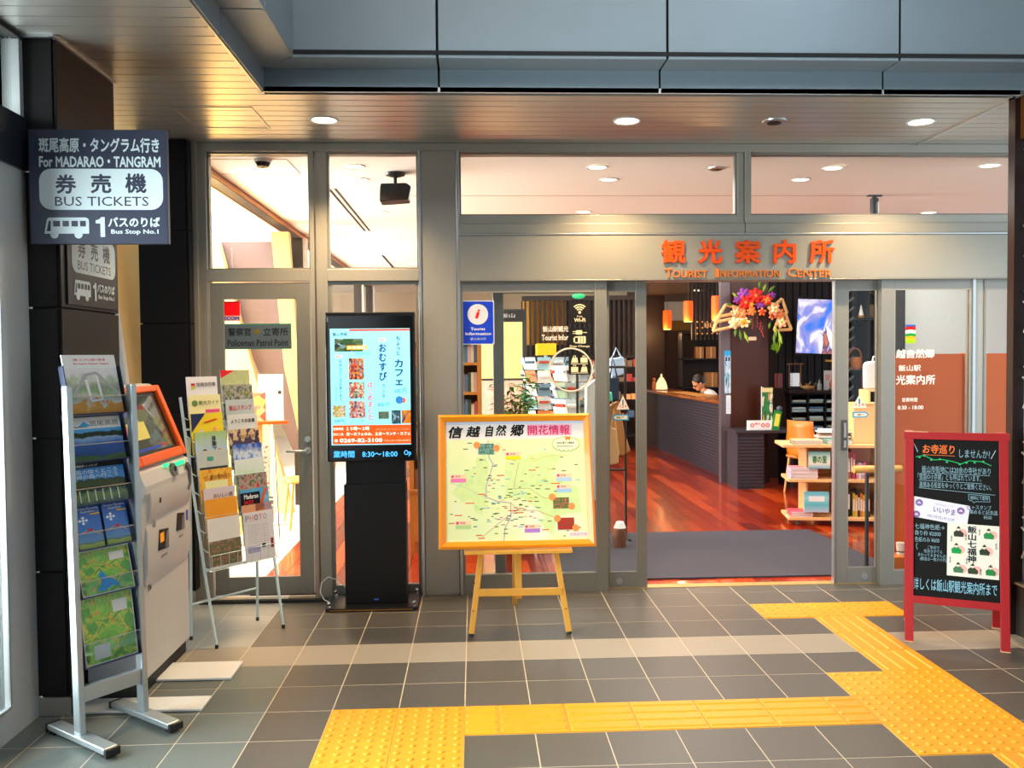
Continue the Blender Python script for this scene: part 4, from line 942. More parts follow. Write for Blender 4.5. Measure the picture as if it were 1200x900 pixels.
# ------------------------------------------------------------------ black pedestal display
pd = thing('digital_sign', 'black free standing screen on a pedestal showing a cafe notice in Japanese', 'display', (-.652, 5.50, 0))
PB = mat('satin_black_metal', '#17181a', .35, .3, .05)
MB().prism(rounded(-.30, .285, -.07, .27, .03), .006, .022, 'Z').build('base_plate', PB, pd, bevel=.002)
box('base_edge', mat('brass_edge', '#b07c3c', .4, .5), pd, -.27, .255, -.0715, -.0700, .008, .014)
for x, y in ((-.275, -.045), (.26, -.045), (-.275, .235), (.26, .235)):
    MB().lathe([(.011, .0), (.011, .012), (.006, .014), (.006, .02), (.010, .026), (.012, .034), (.008, .042), (.002, .045)], 12, (x, y, .018)).build('adjuster', mat('chrome', '#d8dadc', .12, 1), pd, True)
box('lower_cover', PB, pd, -.182, .21, .03, .18, .022, .79, bevel=.004)
box('column', PB, pd, -.170, .205, .045, .165, .785, 1.0, bevel=.004)
box('maker_mark', ink('#2850a0', .3), pd, 0.0, .03, .029, .0305, .045, .055)
SW, SZ0, SZ1 = .285, .94, 1.885
box('housing', PB, pd, -SW+.006, SW-.004, 0, .085, SZ0, SZ1, bevel=.006)
E_ = .85
L = lambda x, y_: (-SW+.006+(x-62)/497*(2*SW-.01), SZ1-(y_-25)/822*(SZ1-SZ0))
def SR(x0, y0, x1, y1, m, name='screen_block', k=0):
    a, b = L(x0, y1), L(x1, y0); return rect(a[0], b[0], a[1], b[1], m, pd, -.002-.0003*k, name, .0002)
def ST(s, x0, y0, x1, y1, c, bold=.02, e=E_, k=4, keep=False):
    a, b = L(x0, y1), L(x1, y0); text(s, a[0], b[0], a[1], b[1], ink(c, e), pd, y=-.002-.0003*k, bold=bold, keep=keep)
SR(75, 45, 548, 840, mat('glossy_black_glass', '#08090c', .12, 0, .02, spec=.6), 'screen_glass', -3)
SR(88, 115, 532, 755, ink('#8fe4f4', E_), 'screen_picture', 0)
SR(88, 118, 532, 128, ink('#c8403c', E_), k=1); SR(88, 118, 195, 128, ink('#8fe4f4', E_), k=2)
ST('飯山市街', 103, 135, 185, 155, '#20344c', .02)
def pic(nm, x0, y0, x1, y1, stops, sc=6, kind='voronoi'): SR(x0, y0, x1, y1, ramp_mat(nm, stops, kind, sc, rough=.5, emit=.55), 'screen_photo', 1)
pic('sp_house', 112, 170, 270, 240, [(0, '#3c6c30'), (.35, '#1c2c24'), (.6, '#5c6c50'), (1, '#84b0c8')], 5)
SR(180, 207, 292, 230, ink('#f0a820', E_), k=2); ST('お食事処', 185, 210, 286, 227, '#f8f0d8', .03); ST('御弁当', 228, 240, 312, 262, '#6ac0e8', .02)
pic('sp_food1', 190, 278, 274, 394, [(0, '#28203c'), (.3, '#c83c28'), (.55, '#e89c30'), (.75, '#2c4468'), (1, '#b8b8c0')], 9)
pic('sp_food2', 190, 408, 276, 498, [(0, '#30506c'), (.3, '#d84830'), (.55, '#58b898'), (.75, '#e8e0c8'), (1, '#b02830')], 9)
pic('sp_food3', 190, 512, 278, 606, [(0, '#e8702c'), (.3, '#283c60'), (.55, '#c8d0d8'), (.75, '#b83830'), (1, '#f0d0a0')], 9)
pic('sp_food4', 96, 536, 168, 600, [(0, '#e0b040'), (.3, '#8c9c50'), (.55, '#d8d8d0'), (1, '#a84828')], 7)
pic('sp_bowl', 352, 572, 410, 612, [(0, '#8fe4f4'), (.5, '#3c4c30'), (1, '#d0c8a0')], 4, 'noise')
pic('sp_room', 425, 565, 476, 640, [(0, '#203c50'), (.5, '#385868'), (1, '#a8c8d8')], 4); pic('sp_room2', 482, 565, 532, 638, [(0, '#e88018'), (.5, '#b86810'), (.6, '#283860'), (1, '#f0a040')], 3)
SR(362, 170, 398, 184, ink('#f4f0e8', E_), k=1); ST('夏限定', 364, 172, 396, 182, '#c04040', .02)
SR(115, 260, 152, 273, ink('#f0e8e4', E_), k=1); ST('期間限定', 117, 262, 150, 271, '#c04040', .02)
ST('ち\nょ\nっ\nと', 455, 158, 478, 262, '#1c3c6c', .02); ST('カ\nフ\nェ', 445, 285, 492, 428, '#1c4474', .03)
ST('お\nむ\nす\nび', 358, 198, 402, 402, '#1c3c8c', .03); ST('ラ\nン\nチ', 372, 420, 392, 500, '#2c5484', .01)
ST('500 円', 442, 445, 508, 472, '#2c8498', .01); ST('800 円', 350, 522, 414, 546, '#2c8498', .01)
ST('は\nじ\nめ\nま\nし\nた', 293, 408, 322, 618, '#d83c5c', .02); ST('お\n弁\n当\nの\nご\n注\n文\n承\nり\nま\nす', 134, 285, 153, 512, '#2c6480', .01); ST('四\n日\n前\nま\nで', 113, 435, 124, 525, '#3c7490', 0)
ST('500円', 104, 612, 158, 630, '#2c6480', .01); ST('メニュー例', 205, 618, 268, 628, '#2c5468', .01)
a, b = L(440, 530), L(514, 488)
flat(circle(a[0]+.033, (a[1]+b[1])/2, .024, 20), ink('#2c78c0', E_), pd, -.0026, 'screen_mark', .0002); flat(circle(a[0]+.056, (a[1]+b[1])/2-.002, .018, 20), ink('#e86048', E_), pd, -.0024, 'screen_mark', .0002)
SR(95, 645, 532, 750, ink('#e8541c', E_), k=1)
ST('営業時間', 98, 657, 155, 673, '#f4e4d8', .02); ST('１０時〜３時', 172, 653, 300, 675, '#fff4e8', .03)
ST('駅内二階', 98, 688, 155, 702, '#f4e4d8', .02); ST('月〜カフェのみ、土日〜ランチ・カフェ', 170, 684, 528, 704, '#fff4e8', .03); ST('☎', 104, 722, 124, 738, '#fff4e8', .02); ST('0269-82-3100', 134, 718, 372, 740, '#fff4e8', .03)
ST('千曲川沿いの飯山駅構内', 380, 726, 528, 738, '#f8c8a0', 0); ST('四日前までのご予約', 340, 664, 520, 676, '#f09870', 0)
ST('業時間　8:30〜18:00', 98, 786, 455, 824, '#48b0f4', .01, 1.4); ST('Op', 492, 786, 532, 822, '#48b0f4', .01, 1.4)
box('brand_strip', ink('#8c9094'), pd, -SW+.016, -SW+.024, -.0015, -.0005, SZ1-.06, SZ1-.03)
cb = thing('power_cord', 'thin white cord looping from the display pedestal to the door sill', 'cord', (0, 0, 0))
MB().tube([(-.83, 5.60, .10), (-.89, 5.62, .155), (-.96, 5.63, .175), (-1.0, 5.63, .14), (-1.01, 5.62, .08), (-.985, 5.61, .035), (-.95, 5.60, .018), (-.93, 5.64, .006)], .0035, 6).build('cable', WHITE, cb, True)
MB().tube([(-.965, 5.60, .01), (-.93, 5.60, .01)], .010, 8).build('plug', BK, cb, True)

# ------------------------------------------------------------------ framed map on an easel
PINE = mat('pine_easel', '#eba942', .45, 0, .12, 6, stretch=(3, 3, .3)); ORW = mat('orange_frame_wood', '#f2920c', .35, 0, .06, 8, coat=.3)
es = thing('display_easel', 'light pine easel with splayed front legs standing on the dark tiles', 'easel', (.25, 4.91, 0))
def leg(x0, z0, x1, z1, y0, y1, w=.034, d=.022, nm='leg', m=None):
    v = Vector((x1-x0, y1-y0, z1-z0)); Ln = v.length; mb = MB(); mb.box(-w/2, w/2, -d/2, d/2, 0, Ln)
    o = mb.build(nm, m or PINE, es, bevel=.003); o.rotation_mode = 'QUATERNION'; o.rotation_quaternion = Vector((0, 0, 1)).rotation_difference(v); o.location = (x0, y0, z0); return o
leg(-.278, .012, -.124, 1.13, 0, .294); leg(.282, .012, .124, 1.13, 0, .294); leg(0, .18, 0, 1.13, .11, .325, .04, .02, 'centre_post'); leg(0, .0, 0, 1.11, .62, .38, .034, .02, 'rear_leg')
for x in (-.279, .283): MB().tube([(x, -.002, 0), (x, 0, .014)], .014, 10).build('rubber_foot', BK, es)
box('crossbar', PINE, es, -.245, .25, .038, .062, .215, .255, bevel=.003)
box('ledge', PINE, es, -.315, .305, -.015, .125, .470, .492, bevel=.003)
for x in (-.272, -.262, .262, .274): MB().tube([(x*.98, .03-.012, .14 if abs(x) > .27 else .30), (x*.98, .028-.012, .14 if abs(x) > .27 else .30)], .004, 8).build('peg_hole', mat('dark_hole', '#5a3414', .8), es)
# picture leans back on the ledge
th_ = math.atan2(.22, .745)
mp_ = thing('framed_map', 'orange wood framed area map with flower news resting on the pine easel', 'framed map', (.243, 4.925, .497)); mp_.rotation_euler = (-th_, 0, radians(1))
MW, MH = .905, .785
fr2 = MB()
def moulding(x0, x1, z0, z1, s=.042):
    m_ = MB()
    for (a, b, c, d) in (((x0, z0), (x1, z0), (x1-s, z0+s), (x0+s, z0+s)), ((x1, z0), (x1, z1), (x1-s, z1-s), (x1-s, z0+s)), ((x1, z1), (x0, z1), (x0+s, z1-s), (x1-s, z1-s)), ((x0, z1), (x0, z0), (x0+s, z0+s), (x0+s, z1-s))):
        m_ = MB(); o_ = lambda p, y: (p[0], y, p[1])
        def mid(p, q, t): return (p[0]+(q[0]-p[0])*t, p[1]+(q[1]-p[1])*t)
        e1, e2 = mid(a, d, .35), mid(b, c, .35)
        m_.add([o_(a, 0), o_(b, 0), o_(c, 0), o_(d, 0), o_(a, -.014), o_(b, -.014), o_(e1, -.026), o_(e2, -.026), o_(d, -.012), o_(c, -.012)],
               [(0, 1, 2, 3), (0, 1, 5, 4), (4, 5, 7, 6), (6, 7, 9, 8), (3, 2, 9, 8), (0, 4, 6, 8, 3), (1, 2, 9, 7, 5)])
        m_.build('frame_bar', ORW, mp_)
moulding(-MW/2, MW/2, 0, MH)
box('backing_board', mat('backing_board', '#8a6a40', .8), mp_, -MW/2+.01, MW/2-.01, -.004, .0, .01, MH-.01)
MAPC = ramp_mat('area_map_print', [(0, '#d8e8a8'), (.40, '#e4f0b4'), (.5, '#e8f0b0'), (.62, '#eef0c8'), (.8, '#f0f0dc'), (1, '#e8ecc4')], 'noise', 2.6, 5, .5, distort=.4)
iw, ih = MW-.076, MH-.076
L = lambda x, y_: (-iw/2+(x-72)/890*iw, .038+(832-y_)/772*ih)
def MR(x0, y0, x1, y1, c, k=0, nm='map_label', sl=0):
    a, b = L(x0, y1), L(x1, y0); return rect(a[0], b[0], a[1], b[1], c if not isinstance(c, str) else ink(c), mp_, -.0050-.0003*k, nm, .0002)
def MT(s, x0, y0, x1, y1, c, bold=.02, k=5, shear=0):
    a, b = L(x0, y1), L(x1, y0); text(s, a[0], b[0], a[1], b[1], ink(c), mp_, y=-.0050-.0003*k, bold=bold, shear=shear)
MR(72, 60, 962, 832, MAPC, 0, 'map_sheet'); MR(72, 60, 962, 180, '#f0e6e0', 1, 'title_band'); MR(72, 60, 962, 82, '#c8d0e4', 2, 'title_band')
for ch, a_, b_, c_, d_ in (('信', 95, 92, 190, 172), ('越', 205, 92, 300, 165), ('自', 328, 88, 382, 164), ('然', 392, 86, 466, 160), ('郷', 485, 84, 582, 164)): MT(ch, a_, b_, c_, d_, '#14120e', .035, shear=.18)
MR(595, 85, 880, 160, '#f4b4c8', 2, 'title_tint'); MT('開花情報', 600, 92, 870, 156, '#e02c64', .02)
rr = random.Random(3)
# green country of the map, river, railway
def poly(pts, c, k=1, nm='map_area'): flat([L(*p) for p in pts], ink(c) if isinstance(c, str) else c, mp_, -.0050-.0003*k, nm, .0002)
GRN = ramp_mat('map_green_print', [(0, '#c4de8c'), (.5, '#dcecA0'), (.7, '#cce494'), (1, '#e4f0b8')], 'noise', 5, 5, .5)
poly([(110, 520), (170, 450), (200, 380), (260, 370), (270, 300), (330, 280), (350, 350), (330, 450), (340, 540), (300, 660), (260, 650), (240, 560), (180, 580)], GRN)
poly([(450, 330), (540, 320), (620, 280), (720, 265), (800, 300), (740, 420), (830, 470), (910, 500), (920, 660), (840, 660), (700, 700), (660, 650), (560, 560), (450, 560)], GRN)
poly([(640, 690), (760, 700), (740, 800), (700, 770)], GRN)
def line(pts, c, wd=2, k=2):
    for p, q in zip(pts, pts[1:]):
        (a, b), (c_, d) = L(*p), L(*q); Ln = math.hypot(c_-a, d-b) or 1; r = wd/890*iw/2; nx, nz = -(d-b)/Ln*r, (c_-a)/Ln*r
        flat([(a+nx, b+nz), (a-nx, b-nz), (c_-nx, d-nz), (c_+nx, d+nz)], c if not isinstance(c, str) else ink(c), mp_, -.0050-.0003*k, 'map_line', .0002)
line([(345, 190), (350, 300), (375, 340), (330, 480), (325, 550), (400, 580), (480, 590), (478, 680), (440, 750), (432, 830)], '#b880c0', 4)
line([(345, 190), (420, 210), (450, 280)], '#d0a8c8', 2); line([(540, 330), (520, 400), (500, 500), (600, 500), (680, 560), (760, 570)], '#c87858', 2); line([(480, 590), (530, 640), (640, 640), (760, 690)], '#c8a060', 3)
line([(620, 330), (700, 300), (760, 290), (850, 290)], '#e0d060', 3); line([(300, 800), (400, 720), (480, 660), (540, 620)], '#c88c90', 3); line([(110, 460), (200, 490), (330, 560)], '#a8c8c0', 2)
spots = {c: MB() for c in ('#e86828', '#384828', '#c83c60', '#78b8d0', '#e8c83c')}
for c, n_ in (('#e86828', 16), ('#384828', 70), ('#c83c60', 28), ('#78b8d0', 30), ('#e8c83c', 14)):
    for q in range(n_):
        x, y_ = (rr.uniform(100, 930), rr.uniform(200, 810)) if q % 3 == 0 or c == '#e86828' else (rr.gauss(500, 120), rr.gauss(600, 110))
        x = min(max(x, 90), 930); y_ = min(max(y_, 195), 815)
        a, b = L(x, y_); ww = rr.uniform(.006, .014)*(2 if c == '#e86828' else 1); spots[c].box(a-ww, a+ww, -.0059, -.0057, b-.0022*(1.6 if c == '#e86828' else 1), b+.0022)
for c, m_ in spots.items(): o = m_.build('map_place_names', ink(c), mp_); o['kind'] = 'stuff'
for x, y_, c in ((455, 265, '#f0e020'), (108, 405, '#f080b8'), (772, 408, '#b8d0e8'), (770, 480, '#a8c8e8'), (135, 698, '#b8d890'), (562, 728, '#b880d0')):
    MR(x, y_, x+95, y_+26, '#f8d8b0', 3, 'place_card'); MR(x, y_+26, x+95, y_+50, c, 3, 'place_card'); a, b = L(x+12, y_+13); flat(circle(a, b, .008, 12), ink('#e84888'), mp_, -.0064, 'place_mark', .0002); MT('見頃', x+28, y_+6, x+60, y_+20, '#d05070', .01)
for k_, (x0, y0, x1, y1, st) in enumerate(((283, 208, 382, 278, [(0, '#1c3c1c'), (.4, '#386c38'), (.6, '#7ca8a8'), (1, '#203818')]), (745, 562, 845, 632, [(0, '#385c20'), (.5, '#4c7828'), (.6, '#d84058'), (1, '#e8e8e0')]), (768, 690, 872, 765, [(0, '#d82828'), (.5, '#b82020'), (.65, '#386020'), (1, '#c8b0a0')]))):
    MR(x0, y0, x1, y1, ramp_mat('map_photo_%d' % k_, st, 'noise', 7, 3, .4), 4, 'map_photo')
for x, y_ in ((275, 217), (398, 238), (740, 558), (860, 618), (768, 694), (880, 755)): a, b = L(x, y_); flat(circle(a, b, .020, 18), ink('#f09850'), mp_, -.0068, 'round_sticker', .0002)
cl = MB(); cm = MB()
for q in range(16):
    t_ = 2*pi*q/16; a, b = L(840+72*cos(t_), 217+34*sin(t_)); cl.prism(circle(a, b, .016, 14), -.0062, -.0060); cm.prism(circle(a, b, .0125, 14), -.0066, -.0064)
cm.prism([L(840+78*cos(2*pi*q/20), 217+38*sin(2*pi*q/20)) for q in range(20)], -.0068, -.0064)
cl.build('cloud_note_edge', ink('#a8c828'), mp_); cm.build('cloud_note', ink('#f4f4cc'), mp_)
MT('お花に関する情報は', 782, 203, 896, 217, '#4c4c30', .01, 8); MT('係りまでおたずねください', 785, 225, 890, 238, '#4c4c30', .01, 8); poly([(838, 170), (870, 170), (868, 196), (852, 186), (840, 198)], '#e88828', 8, 'pin')
MR(832, 778, 955, 810, '#f0ece8', 3, 'place_card'); MT('信越自然郷', 840, 784, 950, 804, '#d08c90', .0)

# ------------------------------------------------------------------ red framed blackboard
REDW = mat('worn_red_paint', '#a8060e', .5, 0, .15, 25); WORN = mat('chipped_wood', '#d8a47c', .8)
BB = mat('blackboard', '#0c0d0c', .6, 0, .1, 10, spec=.2)
rz = math.atan2(-.21, .425)
bd_ = thing('blackboard_sign', 'red wood framed A shaped blackboard with chalk writing by the entrance', 'blackboard', (2.60, 4.535, 0), rz)
BW = .474; HT = 1.155; SLN = .105
def aboard(front):
    s = 1 if front else -1; y0 = 0 if front else .44; y1 = y0+(.19 if front else -.19)
    for sx in (-1, 1):
        x0 = sx*(BW/2-.004); v = Vector((0, y1-y0, HT-.01)); 
        o = MB().box(-.022, .022, -.014, .014, 0, v.length).build('leg', REDW, bd_, bevel=.002); o.rotation_euler = (-math.atan2(y1-y0, HT-.01), 0, 0); o.location = (x0, y0, .006)
        w_o = MB().box(-.0225, .0225, -.0145, .0145, 0, .012).build('leg_tip', WORN, bd_); w_o.rotation_euler = o.rotation_euler; w_o.location = (x0, y0, .0)
aboard(True); aboard(False)
panel = bpy.data.objects.new('board_panel', None); COL.objects.link(panel); panel.parent = bd_
panel.rotation_euler = (-math.atan2(.19, HT-.01), 0, 0); panel.location = (0, 0, 0)
PZ0, PZ1 = .235, 1.168
box('writing_surface', BB, panel, -BW/2+.018, BW/2-.018, -.004, .004, PZ0, PZ1-.02)
MB().box(-BW/2+.018, BW/2-.018, -.015, .013, PZ0-.02, PZ0+.02).build('frame_bar', REDW, panel, bevel=.002)
MB().box(-BW/2-.026, BW/2+.026, -.016, .016, PZ1-.045, PZ1-.003).build('frame_bar', REDW, panel, bevel=.002)
MB().box(-BW/2-.02, -BW/2+.10, -.0165, .0165, PZ1-.006, PZ1-.001).build('worn_edge', WORN, panel)
MB().box(-BW/2+.018, BW/2-.018, .43, .44, .22, .26).build('rear_bar', REDW, bd_)
L = lambda x, y_: (-BW/2+.018+(x-(92 if 1 else 0))/425*(BW-.036), PZ1-.045-(y_-75)/735*(PZ1-.045-PZ0-.02))
def CT(s, x0, y0, x1, y1, c='#8fb4c4', bold=.0, shear=0.):
    a, b = L(x0, y1), L(x1, y0); text(s, a[0], b[0], a[1], b[1], ink(c), panel, y=-.0052, bold=bold, shear=shear, name='chalk_writing')
def CL(pts, c='#8fb4c4', wd=.0012, y=-.0050):
    m_ = MB()
    for p, q in zip(pts, pts[1:]):
        (a, b), (c_, d) = L(*p), L(*q); Ln = math.hypot(c_-a, d-b) or 1; nx, nz = -(d-b)/Ln*wd, (c_-a)/Ln*wd
        m_.prism([(a+nx, b+nz), (a-nx, b-nz), (c_-nx, d-nz), (c_+nx, d+nz)], y-.0004, y)
    m_.build('chalk_line', ink(c), panel)
CT('お寺巡り', 143, 98, 300, 142, '#f07838', .02, .1); CL([(145, 148), (300, 150)], '#f07838'); CT('しませんか?', 322, 118, 468, 156); CL([(101, 96), (120, 136)], '#d8e8ec'); CL([(494, 118), (472, 158)], '#d8e8ec')
CL([(110, 160), (150, 152), (200, 172), (240, 168), (290, 176), (330, 186), (370, 170), (430, 172), (474, 190)], '#2cb468', .0022)
for x, y_ in ((128, 160), (152, 152), (186, 170), (228, 166), (262, 178), (324, 186), (356, 178), (395, 176), (436, 170)): CL([(x-4, y_+4), (x, y_-2), (x+4, y_+5)], '#38c478', .003, -.0054)
CT('飯山市街地には20余の寺社があり', 140, 200, 470, 232); CL([(140, 234), (466, 236)]); CT('「雪国の小京都」とも呼ばれています。', 120, 236, 425, 266); CL([(124, 270), (430, 274)]); CT('風情ある街並をゆっくりとご散策ください。', 128, 276, 472, 304); CL([(126, 306), (490, 324)])
CL([(366, 326), (462, 330), (466, 356), (400, 358), (390, 364), (384, 357), (366, 352), (366, 326)]); CT('無料にて配布', 374, 332, 458, 350, bold=.01)
CT('←スタンプ\n　集めると記念品\n　　　¥500', 370, 374, 500, 436); CT('七福神色紙→', 105, 474, 250, 500); CT('飾り枠 ¥2000', 105, 506, 232, 530); CT('色紙のみ ¥600', 105, 536, 225, 560)
CT('ご朱印で\n街歩きがてら\nまわってみませんか。\n(郵送は一枚六十円)', 122, 574, 262, 648); CL([(118, 566), (112, 580), (118, 596)])
CT('詳しくは飯山駅観光案内所まで', 98, 726, 495, 782, '#8cc4dc', .006)
# papers stuck on the board
pp = bpy.data.objects.new('stamp_rally_card', None); COL.objects.link(pp); pp.parent = panel
a, b = L(92, 448), L(366, 350); cx_, cz_ = (a[0]+b[0])/2, (a[1]+b[1])/2; pw, ph = b[0]-a[0], (b[1]-a[1])*.98
pp.location = (cx_, -.006, cz_-.014); pp.rotation_euler = (0, radians(8), 0)
LAV = ink('#8c6cac'); box('card', mat('white_card', '#e8e8f0', .5), pp, -pw/2, pw/2, -.001, 0, -ph/2, ph/2)
text('いいやま', -.035, .075, -.012, .022, LAV, pp, y=-.002, bold=.02); text('スタンプオリエンテーリング', -.06, .075, -.045, -.026, LAV, pp, y=-.002); text('寺社めぐり', -.03, .06, .028, .042, ink('#c8b0d8'), pp, y=-.002, bold=0)
for x, z in ((-.11, .026), (.10, .022), (-.115, -.04), (.135, .045)): flat(circle(x, z, .019 if x < .12 else .010, 18), LAV, pp, -.0022, 'temple_stamp'); flat([(x-.012, z-.005), (x, z+.008), (x+.012, z-.005)], ink('#e0d8ec'), pp, -.003, 'temple_stamp')
qq = bpy.data.objects.new('picture_card', None); COL.objects.link(qq); qq.parent = panel
a, b = L(262, 706), L(506, 464); cx_, cz_ = (a[0]+b[0])/2, (a[1]+b[1])/2; pw, ph = b[0]-a[0], b[1]-a[1]
qq.location = (cx_, -.0085, cz_); qq.rotation_euler = (0, radians(.8), 0)
box('card', mat('ivory_card', '#eceadc', .5), qq, -pw/2, pw/2, -.002, 0, -ph/2, ph/2)
text('飯\n山\n七\n福\n神', -.028, .018, -ph*.22, ph*.47, INK_, qq, y=-.003, bold=.03)
for k, (u, v, c) in enumerate(((-.28, .34, '#3a3a30'), (.30, .34, '#2c8c4c'), (-.32, .02, '#1c9c4c'), (.22, .03, '#34402c'), (-.28, -.34, '#4c7c58'), (.0, -.34, '#3c4434'), (.34, -.34, '#2c8440'))):
    x, z = u*pw, v*ph
    flat(circle(x+.02, z-.004, .022, 14), ink('#f4b8b0'), qq, -.0024, 'pink_seal', .0002)
    g_ = MB(); g_.prism([(x-.022, z-.026), (x+.022, z-.026), (x+.026, z-.008), (x+.010, z+.008), (x-.010, z+.010), (x-.025, z-.004)], -.0032, -.0028); g_.build('ink_figure', ink(c), qq)
    flat(circle(x-.002, z+.015, .010, 12), ink('#e8dcc8'), qq, -.0034, 'ink_figure', .0002); flat([(x-.012, z+.018), (x+.010, z+.018), (x, z+.032)], ink('#2c3028'), qq, -.0037, 'ink_figure', .0002)
for u, v in ((-.42, .2), (-.14, .25), (.44, .12), (-.44, -.2), (.15, -.38), (.12, .36), (-.12, -.2)): text('福\n神', u*pw-.004, u*pw+.004, v*ph-.018, v*ph+.018, ink('#484038'), qq, y=-.0034, bold=0)

# ------------------------------------------------------------------ stickers on the glass
def decal_root(name, label, px0, py0, px1, py1, Y=FACE+.004):
    a = W(px0, py1, Y); b = W(px1, py0, Y); t = thing(name, label, 'sticker', (a[0], Y, a[1])); return t, b[0]-a[0], b[1]-a[1]
GY = FACE+.012
t, w, h = decal_root('information_sticker', 'blue tourist information sticker with a red i in a white circle', 541, 352, 579, 404, GY)
flat(rounded(0, w, 0, h, .008), ink('#c8d4f0'), t, 0, 'sheet'); flat(rounded(.007, w-.007, .007, h-.007, .012), mat('sticker_blue', '#0c40d8', .4), t, -.001, 'blue_field')
flat(circle(w/2, h*.685, w*.315, 28), ink('#dce0f0'), t, -.002, 'white_disc'); text('i', w*.42, w*.58, h*.59, h*.80, ink('#e8182c'), t, y=-.003, bold=.04, shear=.2)
text('Tourist', w*.28, w*.72, h*.325, h*.39, ink('#e8ecf8'), t, y=-.002, bold=.02); text('Information', w*.12, w*.90, h*.215, h*.28, ink('#e8ecf8'), t, y=-.002, bold=.02); text('観光案内所', w*.27, w*.75, h*.10, h*.16, ink('#b8c8f0'), t, y=-.002, bold=0)
CREAMI = ink('#f4e4b8')
BLK = mat('sticker_black', '#15110e', .4)
for nm, lb, y0, y1 in (('wifi_sticker', 'black square free Wi-Fi sticker, top of three on the glass', 353.5, 379.5), ('charge_sticker', 'black square free charge sticker with a plug, middle of three on the glass', 384.5, 409.5), ('luggage_sticker', 'black square sticker with four luggage symbols, bottom of three on the glass', 414, 439)):
    t, w, h = decal_root(nm, lb, 666.5, y0, 692, y1, GY)
    box('square', BLK, t, 0, w, -.0008, 0, 0, h)
    if nm[0] == 'w':
        for r in (.34, .24, .14):
            for q in range(8):
                t0, t1 = radians(45+90*q/8), radians(45+90*(q+1)/8); P = [(w/2+(r+e)*w*cos(tt), h*.50+(r+e)*w*sin(tt)) for e, tt in ((0, t0), (.05, t0), (.05, t1), (0, t1))]; flat(P, CREAMI, t, -.001, 'wave_icon')
        flat(circle(w/2, h*.52, w*.065, 14), CREAMI, t, -.001, 'wave_icon'); text('Free', w*.38, w*.62, h*.30, h*.38, CREAMI, t, y=-.0015, bold=.01); text('Wi-Fi', w*.24, w*.76, h*.08, h*.26, CREAMI, t, y=-.0015, bold=.03)
    elif nm[0] == 'c':
        m_ = MB(); m_.prism(rounded(w*.32, w*.62, h*.70, h*.90, .006), -.0016, -.001).prism(rounded(w*.42, w*.78, h*.28, h*.62, .005), -.0016, -.001).box(w*.18, w*.34, -.0016, -.001, h*.83, h*.86).box(w*.18, w*.34, -.0016, -.001, h*.74, h*.77).box(w*.60, w*.84, -.0016, -.001, h*.78, h*.81)
        m_.box(w*.28, w*.42, -.0016, -.001, h*.56, h*.61).box(w*.22, w*.29, -.0016, -.001, h*.34, h*.56).box(w*.28, w*.42, -.0016, -.001, h*.29, h*.34); m_.build('plug_icon', CREAMI, t)
        for q in (.52, .64): box('plug_icon', BLK, t, w*q, w*q+.004, -.0022, -.0017, h*.30, h*.60)
        text('Free Charge', w*.05, w*.95, h*.08, h*.20, CREAMI, t, y=-.0015, bold=.02)
    else:
        for cx, cz, k in ((.27, .56, 0), (.70, .56, 1), (.27, .12, 1), (.70, .12, 0)):
            m_ = MB(); m_.prism([(w*(cx-.16), h*cz), (w*(cx+.16), h*cz), (w*(cx+(.13 if k == 0 else .16)), h*(cz+.24)), (w*(cx-(.10 if k == 0 else .16)), h*(cz+.24))], -.0016, -.001); m_.box(w*(cx-.06), w*(cx-.035), -.0016, -.001, h*(cz+.24), h*(cz+.31)).box(w*(cx+.035), w*(cx+.06), -.0016, -.001, h*(cz+.24), h*(cz+.31)).box(w*(cx-.06), w*(cx+.06), -.0016, -.001, h*(cz+.31), h*(cz+.335)); m_.build('bag_icon', CREAMI, t)
        box('bag_icon', CREAMI, t, w*.1, w*.88, -.0016, -.001, h*.49, h*.52); box('bag_icon', CREAMI, t, w*.1, w*.88, -.0016, -.001, h*.06, h*.09)
WH = ink('#f0ece0')
t, w, h = decal_root('ring_lettering', 'large white ring and office name lettering on the fixed glass', 636, 378, 695, 462, GY)
X, Z = W(669, 433.5, GY); m_ = MB(); cx, cz = X-t.location.x, Z-t.location.z
m_.tube([(cx+.145*cos(2*pi*k/40), 0, cz+.145*sin(2*pi*k/40)) for k in range(41)], .0065, 5, False); m_.build('ring', mat('ring_white', '#e6dcc4', .5), t)
a, b = W(636, 389, GY), W(666, 382, GY); text('飯山駅観光', a[0]-t.location.x, b[0]-t.location.x, a[1]-t.location.z, b[1]-t.location.z, WH, t, bold=.02)
a, b = W(635, 399, GY), W(666, 392, GY); text('Tourist Infor', a[0]-t.location.x, b[0]-t.location.x, a[1]-t.location.z, b[1]-t.location.z, WH, t, bold=.02)
